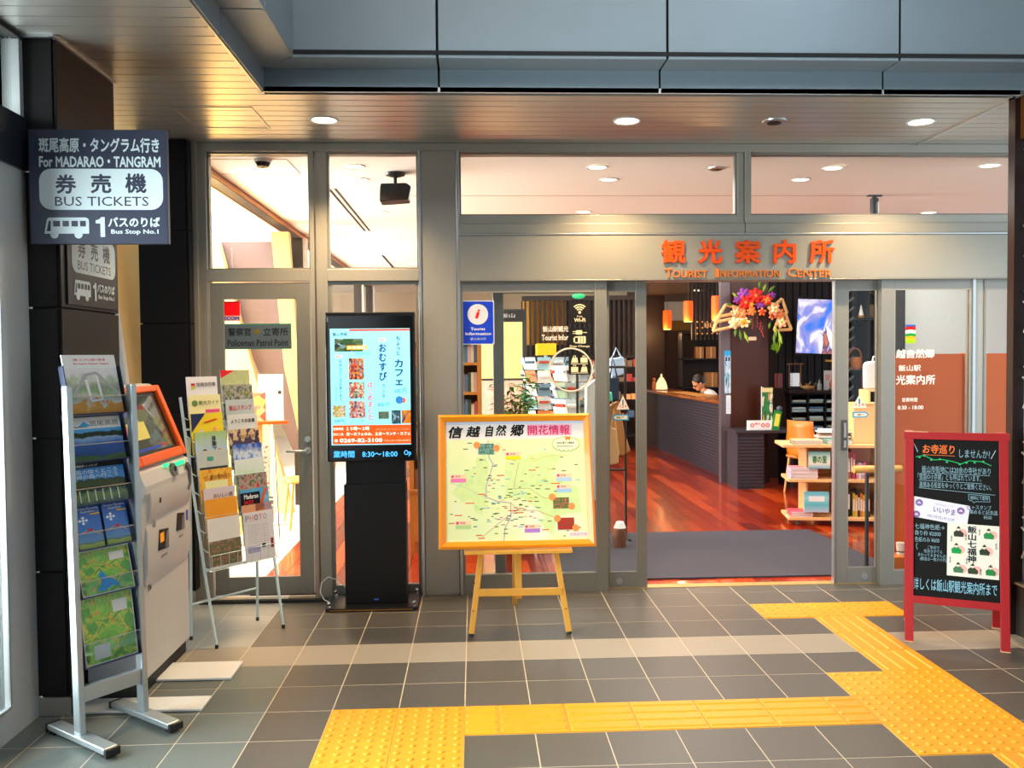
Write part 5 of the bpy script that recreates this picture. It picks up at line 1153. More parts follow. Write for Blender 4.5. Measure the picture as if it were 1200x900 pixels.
# name lettering on the fixed glass beside the blackboard
t, w, h = decal_root('office_name_lettering', 'white lettering with the office name and opening hours on the glass', 1046, 408, 1098, 484, GY)
for s_, x0, y0, x1, y1, bo in (('越自然郷', 1050, 409, 1095, 420, .03), ('飯山駅', 1053, 427.5, 1079, 435, .01), ('光案内所', 1050, 439, 1096, 451, .02), ('営業時間', 1057, 466, 1075, 471, .01), ('8:30 - 18:00', 1052, 475, 1082, 480, .02)):
    a, b = W(x0, y1, GY), W(x1, y0, GY); text(s_, a[0]-t.location.x, b[0]-t.location.x, a[1]-t.location.z, b[1]-t.location.z, WH, t, bold=bo, y=0)
t, w, h = decal_root('emblem_sticker', 'small sticker of red, white, green, yellow and blue waves above the office name', 1061, 380.5, 1073, 402.5, GY)
for a, b, c in ((0, .2, '#98c018'), (.2, .36, '#f0a818'), (.36, .52, '#189038'), (.52, .7, '#f0ece0'), (.7, .9, '#e01c1c'), (.88, 1, '#2060c8')):
    flat([(0, h*a), (w/2, h*(a+.04 if a else 0)), (w, h*a), (w, h*b), (w/2, h*(b+.04 if b < 1 else 1)), (0, h*b)], ink(c), t, 0 if a < .3 else -.0003, 'colour_wave')
for k, (x0, y0, x1, y1, Y, lb) in enumerate(((722.5, 463.5, 737.5, 480, FACE+.062, 'on the sliding leaf by the bags'), (998, 462.5, 1016, 478, FACE+.062, 'on the sliding leaf by the book shelf'))):
    t, w, h = decal_root('warning_sticker', 'triangle warning sticker '+lb, x0, y0, x1, y1, Y); t['group'] = 'triangle warning stickers'
    flat([(0, 0), (w, 0), (w/2, h)], ink('#ecd8c8'), t, 0, 'triangle'); m_ = MB(); m_.box(w*.45, w*.55, -.0012, -.0008, h*.28, h*.70).box(w*.45, w*.55, -.0012, -.0008, h*.12, h*.2); m_.build('exclamation_mark', ink('#187898'), t)
    text('注', w*.20, w*.36, h*.16, h*.34, ink('#e86050'), t, y=-.001); text('意', w*.64, w*.80, h*.16, h*.34, ink('#e86050'), t, y=-.001)
for k, (x0, y0, x1, y1, Y, d_, lb) in enumerate(((716.5, 485.5, 737, 493, FACE+.062, -1, 'pointing away from the opening, on the leaf by the bags'), (999, 482.5, 1018.5, 489.5, FACE+.062, 1, 'on the leaf in front of the book shelf'))):
    t, w, h = decal_root('arrow_sticker', 'small blue bordered arrow sticker '+lb, x0, y0, x1, y1, Y); t['group'] = 'arrow stickers'
    P = [(0, h/2), (w*.2, 0), (w, 0), (w, h), (w*.2, h)] if d_ < 0 else [(0, 0), (w*.8, 0), (w, h/2), (w*.8, h), (0, h)]
    flat(P, ink('#1890c0'), t, 0, 'arrow'); Q = [(w/2+(x-w/2)*.82, h/2+(z-h/2)*.6) for x, z in P]; flat(Q, ink('#e0dcc8'), t, -.0008, 'arrow_field'); text('自動ドア', w*.28, w*.72, h*.32, h*.68, INK_, t, y=-.0018, bold=.02)
t, w, h = decal_root('security_sticker', 'square red and blue security company sticker on the hinged door', 257.5, 353, 281.5, 376.5, FACE+.022)
rect(0, w, 0, h, ink('#d8b8b0'), t, 0, 'edge'); rect(.003, w-.003, h*.28, h-.003, ink('#f00818'), t, -.0008, 'red_field'); rect(.003, w-.003, .003, h*.27, ink('#f0b0a8'), t, -.0008, 'blue_field'); text('SECOM', w*.06, w*.94, h*.05, h*.24, ink('#1050b0'), t, y=-.002, bold=.05)
t, w, h = decal_root('police_sign', 'dark plate with green edge reading policeman patrol point on the door glass', 263, 379, 341.5, 409.5, FACE+.022)
rect(0, w, 0, h, mat('green_edge', '#1c8c70', .4), t, 0, 'edge'); rect(.006, w-.006, .006, h-.006, mat('slate_plate', '#4c5c68', .5), t, -.0008, 'plate')
text('警察官', w*.06, w*.40, h*.52, h*.84, INK_, t, y=-.002, bold=.02); text('立寄所', w*.58, w*.95, h*.52, h*.84, INK_, t, y=-.002, bold=.02); text('Policeman Patrol Point', w*.05, w*.95, h*.12, h*.38, INK_, t, y=-.002, bold=.02)
flat(circle(w*.49, h*.68, h*.12, 5), mat('gold_star', '#8c7c30', .4, .5), t, -.002, 'star')
# ------------------------------------------------------------------ entrance mat
mt = MB().prism([(.62, 6.06), (3.10, 6.06), (3.02, 7.66), (.72, 7.66)], .001, .012, 'Z').build('entrance_mat', mat('charcoal_mat', '#34323c', .95, 0, .35, 180, .4), None)
tag(mt, 'dark grey entrance mat lying on the red wood floor inside the opening', 'mat')

# ------------------------------------------------------------------ reception counter
CB = mat('ribbed_dark_counter', '#2a2830', .5, 0, .15, 12, stretch=(1, .3, 3)); CT_ = mat('counter_top_brown', '#8a4a1c', .25, 0, .1, 6, coat=.5)
ctr = thing('reception_counter', 'long dark ribbed reception counter with a glossy brown top', 'counter', (3.17, 0, 0)) 
ctr.rotation_euler = (0, 0, math.atan2(.14, 4.3)*1.0); ctr.location = (3.24, 11.05, 0)
box('front_board', CB, ctr, .02, .10, 0, 4.9, .0, .95)
rib = MB().box(0, .018, .01, 4.89, 0, .036).mesh('rib', CB)
for k in range(22): link('rib', rib, ctr, loc=(.002, 0, .06+k*.041))
box('counter_top', CT_, ctr, -.03, .50, -.02, 4.92, .955, .995, bevel=.004)
box('mat_strip', mat('ochre_paper', '#b8863c', .5), ctr, .10, .40, 1.5, 3.2, .9955, .998)

def small(name, label, cat, px, py, Y, dz=0, group=None):
    X, Z = W(px, py, Y); return thing(name, label, cat, (X, Y, Z+dz), group=group)
PAPER = mat('washi_shade', '#ffc068', .7, emit=1.5, emit_col='#ffb050')
t = thing('cone_lamp', 'glowing white ribbed cone lamp standing on the reception counter', 'lamp', (3.28, 15.0, .998))
for k in range(6): MB().lathe([(.105-.003*k*k*.8, .0), (.108-.003*k*k*.8, .016), (.10-.0032*(k+1)**2*.8, .034)], 18, (0, 0, .01+k*.036)).build('shade_ring', mat('warm_white_shade', '#f4e2b0', .6, emit=.55), t, True)
MB().lathe([(.02, 0), (.018, .03), (.004, .06)], 10, (0, 0, .226)).build('finial', _M['warm_white_shade'], t); MB().lathe([(.09, 0), (.09, .012)], 14).build('base', mat('wood_base', '#8a5424', .5), t)
t = thing('wooden_figure', 'slim orange wooden figure on the counter beside the cone lamp', 'figurine', (3.15, 15.0, .998))
MB().lathe([(.035, 0), (.04, .08), (.028, .14), (.018, .16)], 12).build('body', mat('figure_wood', '#b4602c', .5), t, True); MB().ball((0, 0, .185), .03).build('head', _M['figure_wood'], t, True)
t = thing('pen_pot', 'dark pen pot with pens at the near end of the counter top', 'pen pot', (3.42, 11.35, .994)) 
MB().lathe([(.03, 0), (.034, .09)], 12).build('pot', mat('orange_pot', '#c86a28', .5), t, True)
for k in range(3): MB().tube([(.012*(k-1), 0, .02), (.022*(k-1), .005, .20)], .005, 6).build('pen', [WHITE, mat('blue_pen', '#6c98c8', .4), BK][k], t)
t = thing('tissue_box', 'small white box at the near end of the counter top', 'box', (3.31, 11.25, .994)); box('body', WHITE, t, 0, .10, 0, .14, 0, .07, bevel=.004); box('slot', ink('#8898a0'), t, .03, .07, -.001, .0, .02, .05)

# pendant lamps over the counter
LANT = ramp_mat('amber_shade', [(0, '#c81c04'), (.5, '#f0500a'), (.68, '#ff9018'), (1, '#e83c08')], 'noise', 1.6, 2, .6, 'Object', emit=.85)
for k, (px, py0, py1, Y) in enumerate(((782, 364, 386, 15.4), (806.5, 353, 377, 13.9), (840, 347, 375, 12.26))):
    X, Z1_ = W(px, py0, Y); _, Z0_ = W(px, py1, Y); h = Z1_-Z0_
    t = thing('pendant_lamp', ['orange paper pendant lamp hung farthest back over the counter', 'orange paper pendant lamp hung in the middle of the three', 'orange paper pendant lamp hung closest to the flower arrangement'][k], 'pendant lamp', (X, Y, Z0_), group='orange pendant lamps over the counter')
    MB().lathe([(.074, 0), (.078, h*.5), (.074, h)], 20).build('shade', LANT, t, True); MB().lathe([(.06, -.004), (.06, .004)], 16).build('bulb_glow', mat('bulb_glow', '#ffe08a', .5, emit=3), t)
    top = ZI if Y < 15.4 else 2.72
    MB().tube([(0, 0, h), (0, 0, top-Z0_)], .004, 6).build('cord', BK, t)
    pl = bpy.data.lights.new('pendant_bulb', 'POINT'); pl.energy = 12; pl.color = (1, .55, .22); pl.shadow_soft_size = .05
    po = bpy.data.objects.new('pendant_bulb', pl); po.location = (X-.15, Y-.1, Z0_-.06); COL.objects.link(po)

# shelving behind the counter with cardboard boxes
KR = mat('cardboard', '#8a5c30', .8, 0, .08, 6)
sh = thing('back_shelf', 'black open shelf behind the counter holding cardboard boxes', 'shelf', (3.62, 14.9, 0))
for z in (.5, 1.02, 1.52, 1.98): box('shelf_board', BK, sh, 0, .95, 0, .30, z, z+.025)
for x in (0, .93): box('side_panel', BK, sh, x, x+.02, 0, .30, 0, 2.0)
box('back_panel', _M['blackish_board'], sh, 0, .95, .29, .30, 0, 2.0)
for k, (px, py0, py1, wd, lb) in enumerate(((821, 410, 422, .12, 'small dim carton on the upper shelf behind the counter'), (833.5, 410, 422, .17, 'brown carton on the upper shelf beside the dim carton'), (835, 436, 450, .19, 'brown carton on the shelf just over the seated man'))):
    X, Z = W(px, py1, 14.92); z = 1.545 if k < 2 else 1.045; h = .2 if k < 2 else .25
    t = thing('cardboard_box', lb, 'box', (X, 14.93, z), group='cardboard boxes behind the counter'); box('body', KR, t, -wd/2, wd/2, 0, .22, 0, h); box('tape', mat('tape', '#b49060', .4), t, -.012, .012, -.001, .0, 0, h)
# small lit things far behind
gl = thing('glass_rack', 'rack of little glowing dishes in rows against the dark slats', 'rack', (3.78, 14.55, 1.95))
for r in range(3): box('rail', BK, gl, -.02, .42, 0, .04, r*.10-.008, r*.10)
for r in range(3):
    for q in range(5):
        if r == 2 and q == 4: continue
        MB().ball((.02+q*.085, 0, r*.10+.014), .014, 8, 6).build('dish', mat('glow_dish', '#d09050', .5, emit=.25), gl)
for k in range(5):
    X, Z = W(831+k*3.2, 383, 14.3)
    if k > 3: break
    t = thing('menu_slip', 'pale paper slip hanging in a row under the slats beside the pendant', 'paper', (X, 14.59, Z), group='row of pale slips'); box('slip', mat('warm_paper', '#e0b078', .6), t, 0, .028, 0, .003, 0, .085)

# man at the counter
SKIN = mat('skin', '#c98a64', .5, 0, .05, 20); HAIR = mat('black_hair', '#120d0c', .5); SHIRT = mat('white_shirt', '#e8e8ea', .6)
man = thing('person', 'man with short black hair and glasses in a white shirt bent over the counter', 'person', (3.74, 13.6, -.05), 0)
def skin_body(name, m, parent, verts, edges, radii, root=0, sub=2):
    me = bpy.data.meshes.new(name); me.from_pydata(verts, edges, []); o = link(name, me, parent); me.materials.append(m)
    md = o.modifiers.new('skin', 'SKIN'); md.use_smooth_shade = True
    for i, r in enumerate(radii):
        sv = me.skin_vertices[0].data[i]; sv.radius = r if isinstance(r, tuple) else (r, r); sv.use_root = (i == root)
    s_ = o.modifiers.new('sub', 'SUBSURF'); s_.levels = sub; s_.render_levels = sub; return o
# seated, facing -X, bending forward; shirt covers trunk and upper arms
skin_body('shirt', SHIRT, man, [(.18, 0, .48), (.16, 0, .66), (.08, 0, .88), (-.02, 0, 1.02), (-.07, 0, 1.08), (0, -.19, .99), (-.10, -.24, .90), (0, .19, .99), (-.10, .24, .90)],
          [(0, 1), (1, 2), (2, 3), (3, 4), (3, 5), (5, 6), (3, 7), (7, 8)], [(.15, .12), (.16, .12), (.19, .12), (.14, .10), (.065, .06), (.075, .07), (.055, .055), (.075, .07), (.055, .055)])
bodyv = [(.18, 0, .46), (.10, 0, .95), (-.085, 0, 1.085), (-.13, 0, 1.15), (-.20, -.25, .90), (-.38, -.16, 1.02), (-.20, .25, .90), (-.38, .12, 1.02)]
skin_body('body', SKIN, man, [(.16, 0, .60), (-.02, 0, 1.03), (-.09, 0, 1.09), (-.13, 0, 1.13), (-.02, -.2, .97), (-.12, -.25, .885), (-.36, -.15, 1.01), (-.02, .2, .97), (-.12, .25, .885), (-.36, .12, 1.01)],
          [(0, 1), (1, 2), (2, 3), (1, 4), (4, 5), (5, 6), (1, 7), (7, 8), (8, 9)], [.08, .06, .05, .05, .04, .042, .03, .04, .042, .03])
hd_ = MB(); hd_.M = Matrix.Translation((-.165, 0, 1.205)) @ Matrix.Rotation(radians(38), 4, 'Y').inverted() @ Matrix.Rotation(0, 4, 'Z')
hd_.M = Matrix.Translation((-.165, 0, 1.205)) @ Matrix.Rotation(radians(-38), 4, 'Y')
hd_.ball((0, 0, .01), .10, 18, 14, (.95, .76, 1.12)); hd_.ball((-.055, 0, -.055), .05, 12, 8, (.9, .85, 1)); hd_.ball((-.103, 0, -.012), .018, 8, 6, (1, .7, 1.3))
for s in (-1, 1): hd_.ball((.005, s*.078, -.01), .024, 8, 6, (.7, .35, 1.1))
hd_.ball((-.088, 0, -.048), .02, 8, 6, (.5, 1.1, .35)); hd_.build('head', SKIN, man, True)
hr = MB(); hr.M = hd_.M; hr.ball((.022, 0, .035), .106, 18, 12, (.95, .80, 1.03)); hr.build('hair', HAIR, man, True)
gz = MB(); gz.M = hd_.M
for s in (-1, 1): gz.tube([(-.094+.004*abs(cos(a_)), s*.036+.024*cos(a_), .008+.016*sin(a_)) for a_ in [2*pi*k/14 for k in range(15)]], .0035, 5, False); gz.tube([(-.085, s*.062, .01), (0, s*.080, .008)], .003, 5)
gz.tube([(-.097, -.012, .01), (-.097, .012, .01)], .003, 5); gz.build('glasses', BK, man)
for s in (-1, 1):
    e_ = MB(); e_.M = hd_.M; e_.ball((-.086, s*.034, .006), .009, 8, 6); e_.build('eye', HAIR, man, True)
for (hx, hy) in ((-.36, -.15), (-.36, .12)):
    hm = MB(); hm.M = Matrix.Translation((hx, hy, 1.02)); hm.ball((-.05, 0, 0), .045, 12, 8, (1.1, .85, .38))
    for f_ in range(4): y_ = -.028+.019*f_; ln = (.062, .075, .07, .055)[f_]; hm.tube([(-.085, y_, .004), (-.085-ln*.6, y_*1.1, .006), (-.085-ln, y_*1.15, -.008)], .0085, 8)
    hm.tube([(-.04, -.035 if hy > 0 else .035, 0), (-.075, -.06 if hy > 0 else .06, 0), (-.10, -.062 if hy > 0 else .062, -.005)], .010, 8); hm.build('hand', SKIN, man, True)
skin_body('trousers', mat('dark_trousers', '#20242c', .7), man, [(.18, 0, .50), (.16, -.11, .50), (-.25, -.12, .52), (-.24, -.12, .08), (.16, .11, .50), (-.25, .12, .52), (-.24, .12, .08)], [(0, 1), (1, 2), (2, 3), (0, 4), (4, 5), (5, 6)], [(.15, .1), .095, .065, .05, .095, .065, .05])
for s in (-1, 1): MB().box(-.38, -.19, s*.12-.045, s*.12+.045, 0, .075).build('shoe', BK, man, bevel=.02)
lan = MB(); lan.tube([(-.10, -.06, 1.08), (-.12, -.10, .98), (-.10, -.08, .90)], .006, 6); lan.build('lanyard', mat('blue_lanyard', '#5c88b0', .5), man)
st_ = thing('office_stool', 'dark office stool under the man at the counter', 'stool', (3.88, 13.6, -.0)); MB().lathe([(.19, 0), (.2, .03), (.19, .05)], 18, (.04, 0, .30)).build('seat', BK, st_, True); MB().lathe([(.03, 0), (.03, .30)], 10, (.04, 0, .0)).lathe([(.2, 0), (.2, .02)], 14, (.04, 0, 0)).build('base', BK, st_)

# posters on the mauve column
t = small('blue_poster', 'tall narrow poster with blue top and green pattern on the grey column', 'poster', 849, 461, 10.61)
box('sheet', ramp_mat('poster_pic', [(0, '#c8dce8'), (.4, '#7cb0d8'), (.5, '#3c8c70'), (.6, '#b8c8e8'), (.8, '#2c405c'), (1, '#60a8d8')], 'voronoi', 7, rough=.4), t, 0, .115, 0, .003, 0, .53); box('header', ink('#2ca0dc'), t, 0, .115, -.001, 0, .47, .53)
for q in range(3): box('print_block', ink('#20304c'), t, .015+q*.033, .035+q*.033, -.0012, 0, .40, .45)
t = small('white_notice', 'white notice sheet below the blue poster on the grey column', 'notice', 851, 485, 10.61); box('sheet', ink('#d8e4f0'), t, 0, .095, 0, .003, 0, .23)
for q in range(6): text('お知らせ案内', .012, .082, .03+q*.03, .042+q*.03, ink('#8090a8'), t, y=-.001, bold=0)
t = small('column_plate', 'small pale name plate on the brown column below the flowers', 'plate', 877, 399, 10.597); MB().prism(rounded(0, .10, 0, .045, .01), -.006, 0).build('plate', mat('pale_plate', '#f0d8b0', .5), t)

# flower arrangement with straw frames
fl = thing('flower_arrangement', 'wall arrangement of red, purple and cream flowers with pale straw frames', 'flower arrangement', (*[W(882, 385, 10.45)[0], 10.45], W(882, 385, 10.45)[1]))
FX, FZ = fl.location.x, fl.location.z
def fp(px, py, dy=0.): X, Z = W(px, py, 10.45); return (X-FX, dy, Z-FZ)
STRAW = mat('pale_straw', '#e4b878', .7, 0, .1, 20)
for pts in (((838, 378), (851, 357), (872, 362), (868, 371), (838, 378)), ((836, 388), (843, 371), (868, 366), (872, 380), (836, 388)), ((906, 360), (917, 350), (923, 367), (909, 371), (906, 360)), ((914, 371), (921, 368), (928, 386), (908, 387), (914, 371))):
    P = [fp(*p, .02) for p in pts]; 
    for a, b in zip(P, P[1:]): MB().tube([a, b], .020, 8).build('straw_bar', STRAW, fl, True)
LF = mat('leaf_green', '#5c8c28', .6, 0, .2, 20); LF2 = mat('leaf_lime', '#98b838', .6, 0, .2, 20)
rr = random.Random(11)
def blossom(p, r, cols, n=6, name='flower', flat_=.25):
    r *= 1.22
    o_ = bpy.data.objects.new(name, None); COL.objects.link(o_); o_.parent = fl; o_.location = p; o_.rotation_euler = (rr.uniform(-.3, .3), rr.uniform(-.3, .3), rr.uniform(-.3, .3))
    for ring, (rad, cnt, dy) in enumerate(((.62, n, 0.), (.30, max(4, n-2), -.25))):
        m_ = MB()
        for k in range(cnt):
            a = 2*pi*k/cnt+ring*.5; m_.M = Matrix.Rotation(a, 4, 'Y'); m_.ball((r*rad, dy*r, 0), r*(.48 if ring == 0 else .36), 8, 6, (1, flat_*1.5, .72))
        q = m_.build('petals', cols[min(ring, len(cols)-1)], o_, True); q['kind'] = 'stuff'
    MB().ball((0, -.35*r, 0), r*.22, 8, 6).build('centre', cols[-1], o_, True)
RD = mat('red_petal', '#e02410', .5, 0, .15, 20); OR2 = mat('orange_petal', '#f08438', .5, 0, .15, 20); PU = mat('purple_petal', '#8c3ca0', .5, 0, .15, 20); CRM = mat('cream_petal', '#fae8b0', .5, 0, .08, 20); PK = mat('peach_petal', '#f0a070', .5, 0, .1, 20); YC = mat('yellow_heart', '#e8a818', .5)
for px, py, r, cols, n in ((883, 347, .075, (RD, RD, OR2), 7), (871, 355, .068, (RD, RD, OR2), 7), (896, 352, .055, (RD, OR2), 6), (870, 345, .06, (PU, PU), 6), (861, 352, .04, (PU, PU), 5), (889, 357, .045, (PU, PU), 6), (903, 346, .035, (PU, PU), 5),
                           (860, 366, .05, (PK, CRM, YC), 6), (868, 368, .045, (OR2, PK, YC), 6), (858, 379, .062, (CRM, CRM, YC), 6), (870, 378, .055, (CRM, YC), 6), (878, 365, .045, (OR2, OR2), 6), (890, 366, .04, (OR2, RD), 5),
                           (904, 363, .062, (PK, CRM, YC), 6), (912, 367, .045, (OR2, PK, YC), 6), (903, 371, .035, (PK, RD), 5), (914, 378, .055, (PK, CRM, YC), 6), (878, 357, .03, (OR2, YC), 5)):
    blossom(fp(px, py, -.05-rr.uniform(0, .05)), r, cols, n)
lm = {LF: MB(), LF2: MB()}
for px, py, a, c, ln in ((889, 340, 1.6, LF, .14), (893, 343, 1.2, LF2, .12), (899, 343, .8, LF, .12), (864, 349, 2.4, LF2, .10), (858, 358, 2.9, LF, .1), (874, 360, 4.2, LF2, .1), (884, 362, 4.7, LF, .08), (897, 358, .3, LF2, .12), (866, 386, 4.9, LF, .14), (871, 388, 5.1, LF2, .16), (862, 384, 4.5, LF, .12), (908, 380, 4.8, LF2, .16), (911, 386, 4.9, LF2, .20), (907, 388, 4.6, LF, .18), (913, 390, 4.75, LF2, .18), (880, 372, 4.5, LF, .10), (902, 377, 4.4, LF, .1)):
    p = fp(px, py, -.02); ax = Vector((cos(a), rr.uniform(-.4, .1), sin(a))).normalized()*ln; sd_ = Vector((-sin(a), 0, cos(a)))*.020
    p = Vector(p); m_ = MB(); m_.add([p, p+ax*.5+sd_, p+ax, p+ax*.5-sd_, p+ax*.5+Vector((0, -.008, 0))], [(0, 1, 4), (1, 2, 4), (2, 3, 4), (3, 0, 4)]); m_.build('leaf', c, fl)
for px, py in ((877, 368), (881, 372), (886, 370), (890, 376), (892, 382)):
    P = [fp(px+rr.uniform(-1, 1)*k*.4, py+k*3.2, -.04) for k in range(5)]; b_ = MB(); b_.tube(P, .003, 4)
    for k in range(1, 5): b_.ball(P[k], .010, 6, 4)
    b_.build('berry_string', mat('berry_red', '#a82c24', .4), fl)
# green sprig
t = small('green_sprig', 'bright green sprig hanging on the dark post right of the flower arrangement', 'plant', 910, 415, 10.7)
for k in range(7):
    a = 1.2+k*.35; p = Vector((0, 0, .01*k)); ax = Vector((cos(a)*.09, -.03, sin(a)*.12+.03)); sd_ = Vector((-sin(a)*.02, 0, cos(a)*.02)); MB().add([p, p+ax*.5+sd_, p+ax, p+ax*.5-sd_], [(0, 1, 2, 3)]).build('leaf', mat('bright_leaf', '#78b418', .5), t)

# ------------------------------------------------------------------ side desk below the flowers
dk = thing('side_desk', 'dark slatted side desk against the brown column', 'desk', (3.12, 10.12, 0))
box('desk_top', mat('desk_top_dark', '#2c2830', .35), dk, -.03, .72, -.04, .44, .665, .70, bevel=.003)
box('pedestal', CB, dk, .0, .32, 0, .42, 0, .665); 
for k in range(16): box('rib', CB, dk, .005, .315, -.012, 0, .03+k*.04, .062+k*.04)
box('side_panel', BK, dk, .64, .68, 0, .42, 0, .665)
t = thing('desk_notice', 'long white notice block with red circles on the side desk', 'notice', (3.26, 10.15, .701)); o = box('block', WHITE, t, 0, .29, 0, .05, 0, .11); 
for x in (.05, .18, .235): flat(circle(x, .055, .024, 16), ink('#d84848'), t, -.001, 'red_ring'); flat(circle(x, .055, .013, 12), ink('#f0dcdc'), t, -.002, 'red_ring')
text('案内', .08, .14, .06, .085, RED_, t, y=-.001)
t = thing('green_banner', 'tall narrow green and cream banner standing on the side desk', 'banner', (3.50, 10.36, .701)); box('cloth', ramp_mat('banner_pic', [(0, '#1c6c3c'), (.45, '#288040'), (.5, '#e0e4c8'), (.62, '#d89838'), (.8, '#1c4c34'), (1, '#2c8844')], 'voronoi', 6, rough=.6), t, 0, .13, 0, .004, .02, .50); MB().tube([(-.008, 0, 0), (-.008, 0, .51)], .004, 6).build('pole', WHITE, t); box('header', ink('#d8c890'), t, 0, .13, -.002, 0, .44, .49); text('信\n越', .09, .12, .2, .42, WHITE, t, y=-.002)
t = thing('green_booklet_stand', 'small green and yellow booklet leaning in front of the banner', 'booklet', (3.54, 10.14, .701)); o = MB().box(0, .09, 0, .015, 0, .24).build('booklet', mat('booklet_green', '#1c8038', .5), t); o.rotation_euler = (0, radians(9), 0); o2 = box('label', ink('#e8d850'), t, .02, .075, -.002, 0, .05, .20); o2.rotation_euler = (0, radians(9), 0); MB().ball((.10, .02, .25), .035, 10, 8).build('round_top', mat('slate_ball', '#3c4650', .5), t, True)

# chair
CHW = mat('chair_orange_ply', '#d0721c', .35, 0, .08, 6, stretch=(1, 1, .2))
ch_ = thing('wooden_chair', 'orange plywood chair with light wooden legs beside the side desk', 'chair', (3.88, 9.80, 0), radians(-62))
bk_ = MB(); n1, n2 = 8, 6; vs = []; fs = []
for j in range(n2+1):
    for i in range(n1+1):
        u = i/n1-.5; v = j/n2; wd = .44*(.86+.14*sin(pi*min(1, v*1.2+.1))); x = u*wd; z = .40+v*.44; y = -.20-v*.05+.26*u*u*(.7+.3*v); vs.append((x, y, z))
for j in range(n2):
    for i in range(n1): fs.append((j*(n1+1)+i, j*(n1+1)+i+1, (j+1)*(n1+1)+i+1, (j+1)*(n1+1)+i))
bk_.add(vs, fs); o = bk_.build('backrest', CHW, ch_, True); md = o.modifiers.new('th', 'SOLIDIFY'); md.thickness = .014
MB().prism(rounded(-.22, .22, -.20, .22, .06), .41, .435, 'Z').build('seat', CHW, ch_, bevel=.005)
for sx in (-1, 1):
    for sy in (-1, 1): MB().tube([(sx*.17, sy*.16, .41), (sx*.20, sy*.21, 0)], .016, 10, r2=.011).build('leg', mat('chair_leg_pale', '#c89a5c', .4), ch_, True)

# television and pigeonhole shelf
tv = thing('television', 'wall television showing a bright blue street picture', 'television', (*W(956, 417, 10.9)[:1], 10.9, W(956, 417, 10.9)[1]), radians(-8))
tv.rotation_euler = (0, radians(2.5), radians(-10))
box('housing', BK, tv, -.265, .265, 0, .06, 0, .75, bevel=.004)
box('screen', ramp_mat('tv_picture', [(0, '#1850c0'), (.35, '#3c78e0'), (.48, '#9c98d0'), (.56, '#e8f0ff'), (.64, '#4c3c70'), (.75, '#c87850'), (1, '#88b8f8')], 'noise', 2.2, 3, .3, emit=.75, distort=1.), tv, -.25, .25, -.003, 0, .03, .72)
box('bracket', BK, tv, -.1, .1, .06, .5, .25, .5); box('name_label', ink('#c89848'), tv, .12, .24, -.002, .0, -.07, -.045)
pgw = thing('pigeonhole_shelf', 'black pigeonhole cabinet filled with blue and white leaflets below the television', 'cabinet', (4.03, 10.85, 0))
box('top_board', mat('dark_board_top', '#2a1a16', .4), pgw, -.03, .95, -.03, .40, 1.10, 1.135); box('lower_body', BK, pgw, 0, .92, 0, .4, 0, .62); box('back_panel', BK, pgw, 0, .92, .36, .4, .62, 1.10)
for k in range(5): box('divider', BK, pgw, k*.225, k*.225+.015, 0, .36, .62, 1.10)
for k in range(5): box('shelf_board', BK, pgw, .0, .92, -.01, .36, .62+k*.115, .632+k*.115)
rr = random.Random(5)
LCOL = ['#b8d4dc', '#88a8b8', '#d0dcdc', '#4c7898', '#a8c0a8', '#c8c8b8']
for r in range(4):
    for q in range(4):
        t = thing('leaflet_pile', 'leaflet pile in the black pigeonhole cabinet, '+ORD[q]+' column from the brown column, '+ORD[3-r]+' row down', 'leaflets', (4.03+.02+q*.225, 10.87, .633+r*.115), group='leaflet piles in the pigeonhole cabinet')
        h = rr.uniform(.03, .07); 
        for s_ in range(3): box('sheet', mat('leaf_pile_%s' % LCOL[(r*3+q+s_) % 6][1:], LCOL[(r*3+q+s_) % 6], .5), t, .005+rr.uniform(0, .01), .185, 0-rr.uniform(0, .02), .22, h*s_/3, h*(s_+1)/3-.001)
# ornaments above the pigeonholes
t = small('paper_lantern_stand', 'small square white lantern hanging in a wooden stand on the cabinet', 'lantern', 931.5, 458, 11.0); z0 = 1.136-t.location.z; t.location.z = 1.136
box('base', BK, t, -.09, .09, -.06, .06, 0, .03); box('lantern', mat('lantern_white', '#d4dce0', .6, emit=.35), t, -.045, .045, -.045, .045, .05, .22); 
for s in (-1, 1): box('post', mat('stand_wood', '#8c5c3c', .5), t, s*.075-.006, s*.075+.006, -.006, .006, .03, .34)
box('crossbar', _M['stand_wood'], t, -.11, .11, -.008, .008, .33, .345); MB().tube([(0, 0, .22), (0, 0, .38)], .004, 6).build('hook', BK, t)
for k, (px, c, lb, r) in enumerate(((944, '#c8a060', 'small straw horse figure on the cabinet below the television', .05), (951, '#a87848', 'little brown straw boat on the cabinet below the television', .045))):
    X = W(px, 455, 10.95)[0]; t = thing('straw_ornament', lb, 'ornament', (X, 10.95, 1.136)); m_ = mat('straw_%d' % k, c, .7, 0, .2, 30)
    MB().ball((0, 0, r*.7), r*.7, 10, 8, (1.5, .7, .8)).build('body', m_, t, True); MB().tube([(-r, 0, r*.8), (-r*1.6, 0, r*1.9)], r*.25, 8).build('neck', m_, t); MB().tube([(r*.6, 0, r*.9), (r*1.3, 0, r*2.2)], r*.12, 6).build('tail', m_, t)
    for sx in (-1, 1): MB().tube([(sx*r*.7, 0, r*.5), (sx*r*.8, 0, 0)], r*.15, 6).build('leg', m_, t)
X = W(960, 455, 10.95)[0]; t = thing('glass_bottle', 'small grey glass bottle on the cabinet', 'bottle', (X, 10.95, 1.136)); MB().lathe([(.03, 0), (.032, .07), (.012, .10), (.012, .13)], 12).build('body', mat('grey_glass', '#8c9498', .2), t, True); MB().lathe([(.014, 0), (.014, .02)], 10, (0, 0, .13)).build('stopper', BK, t)
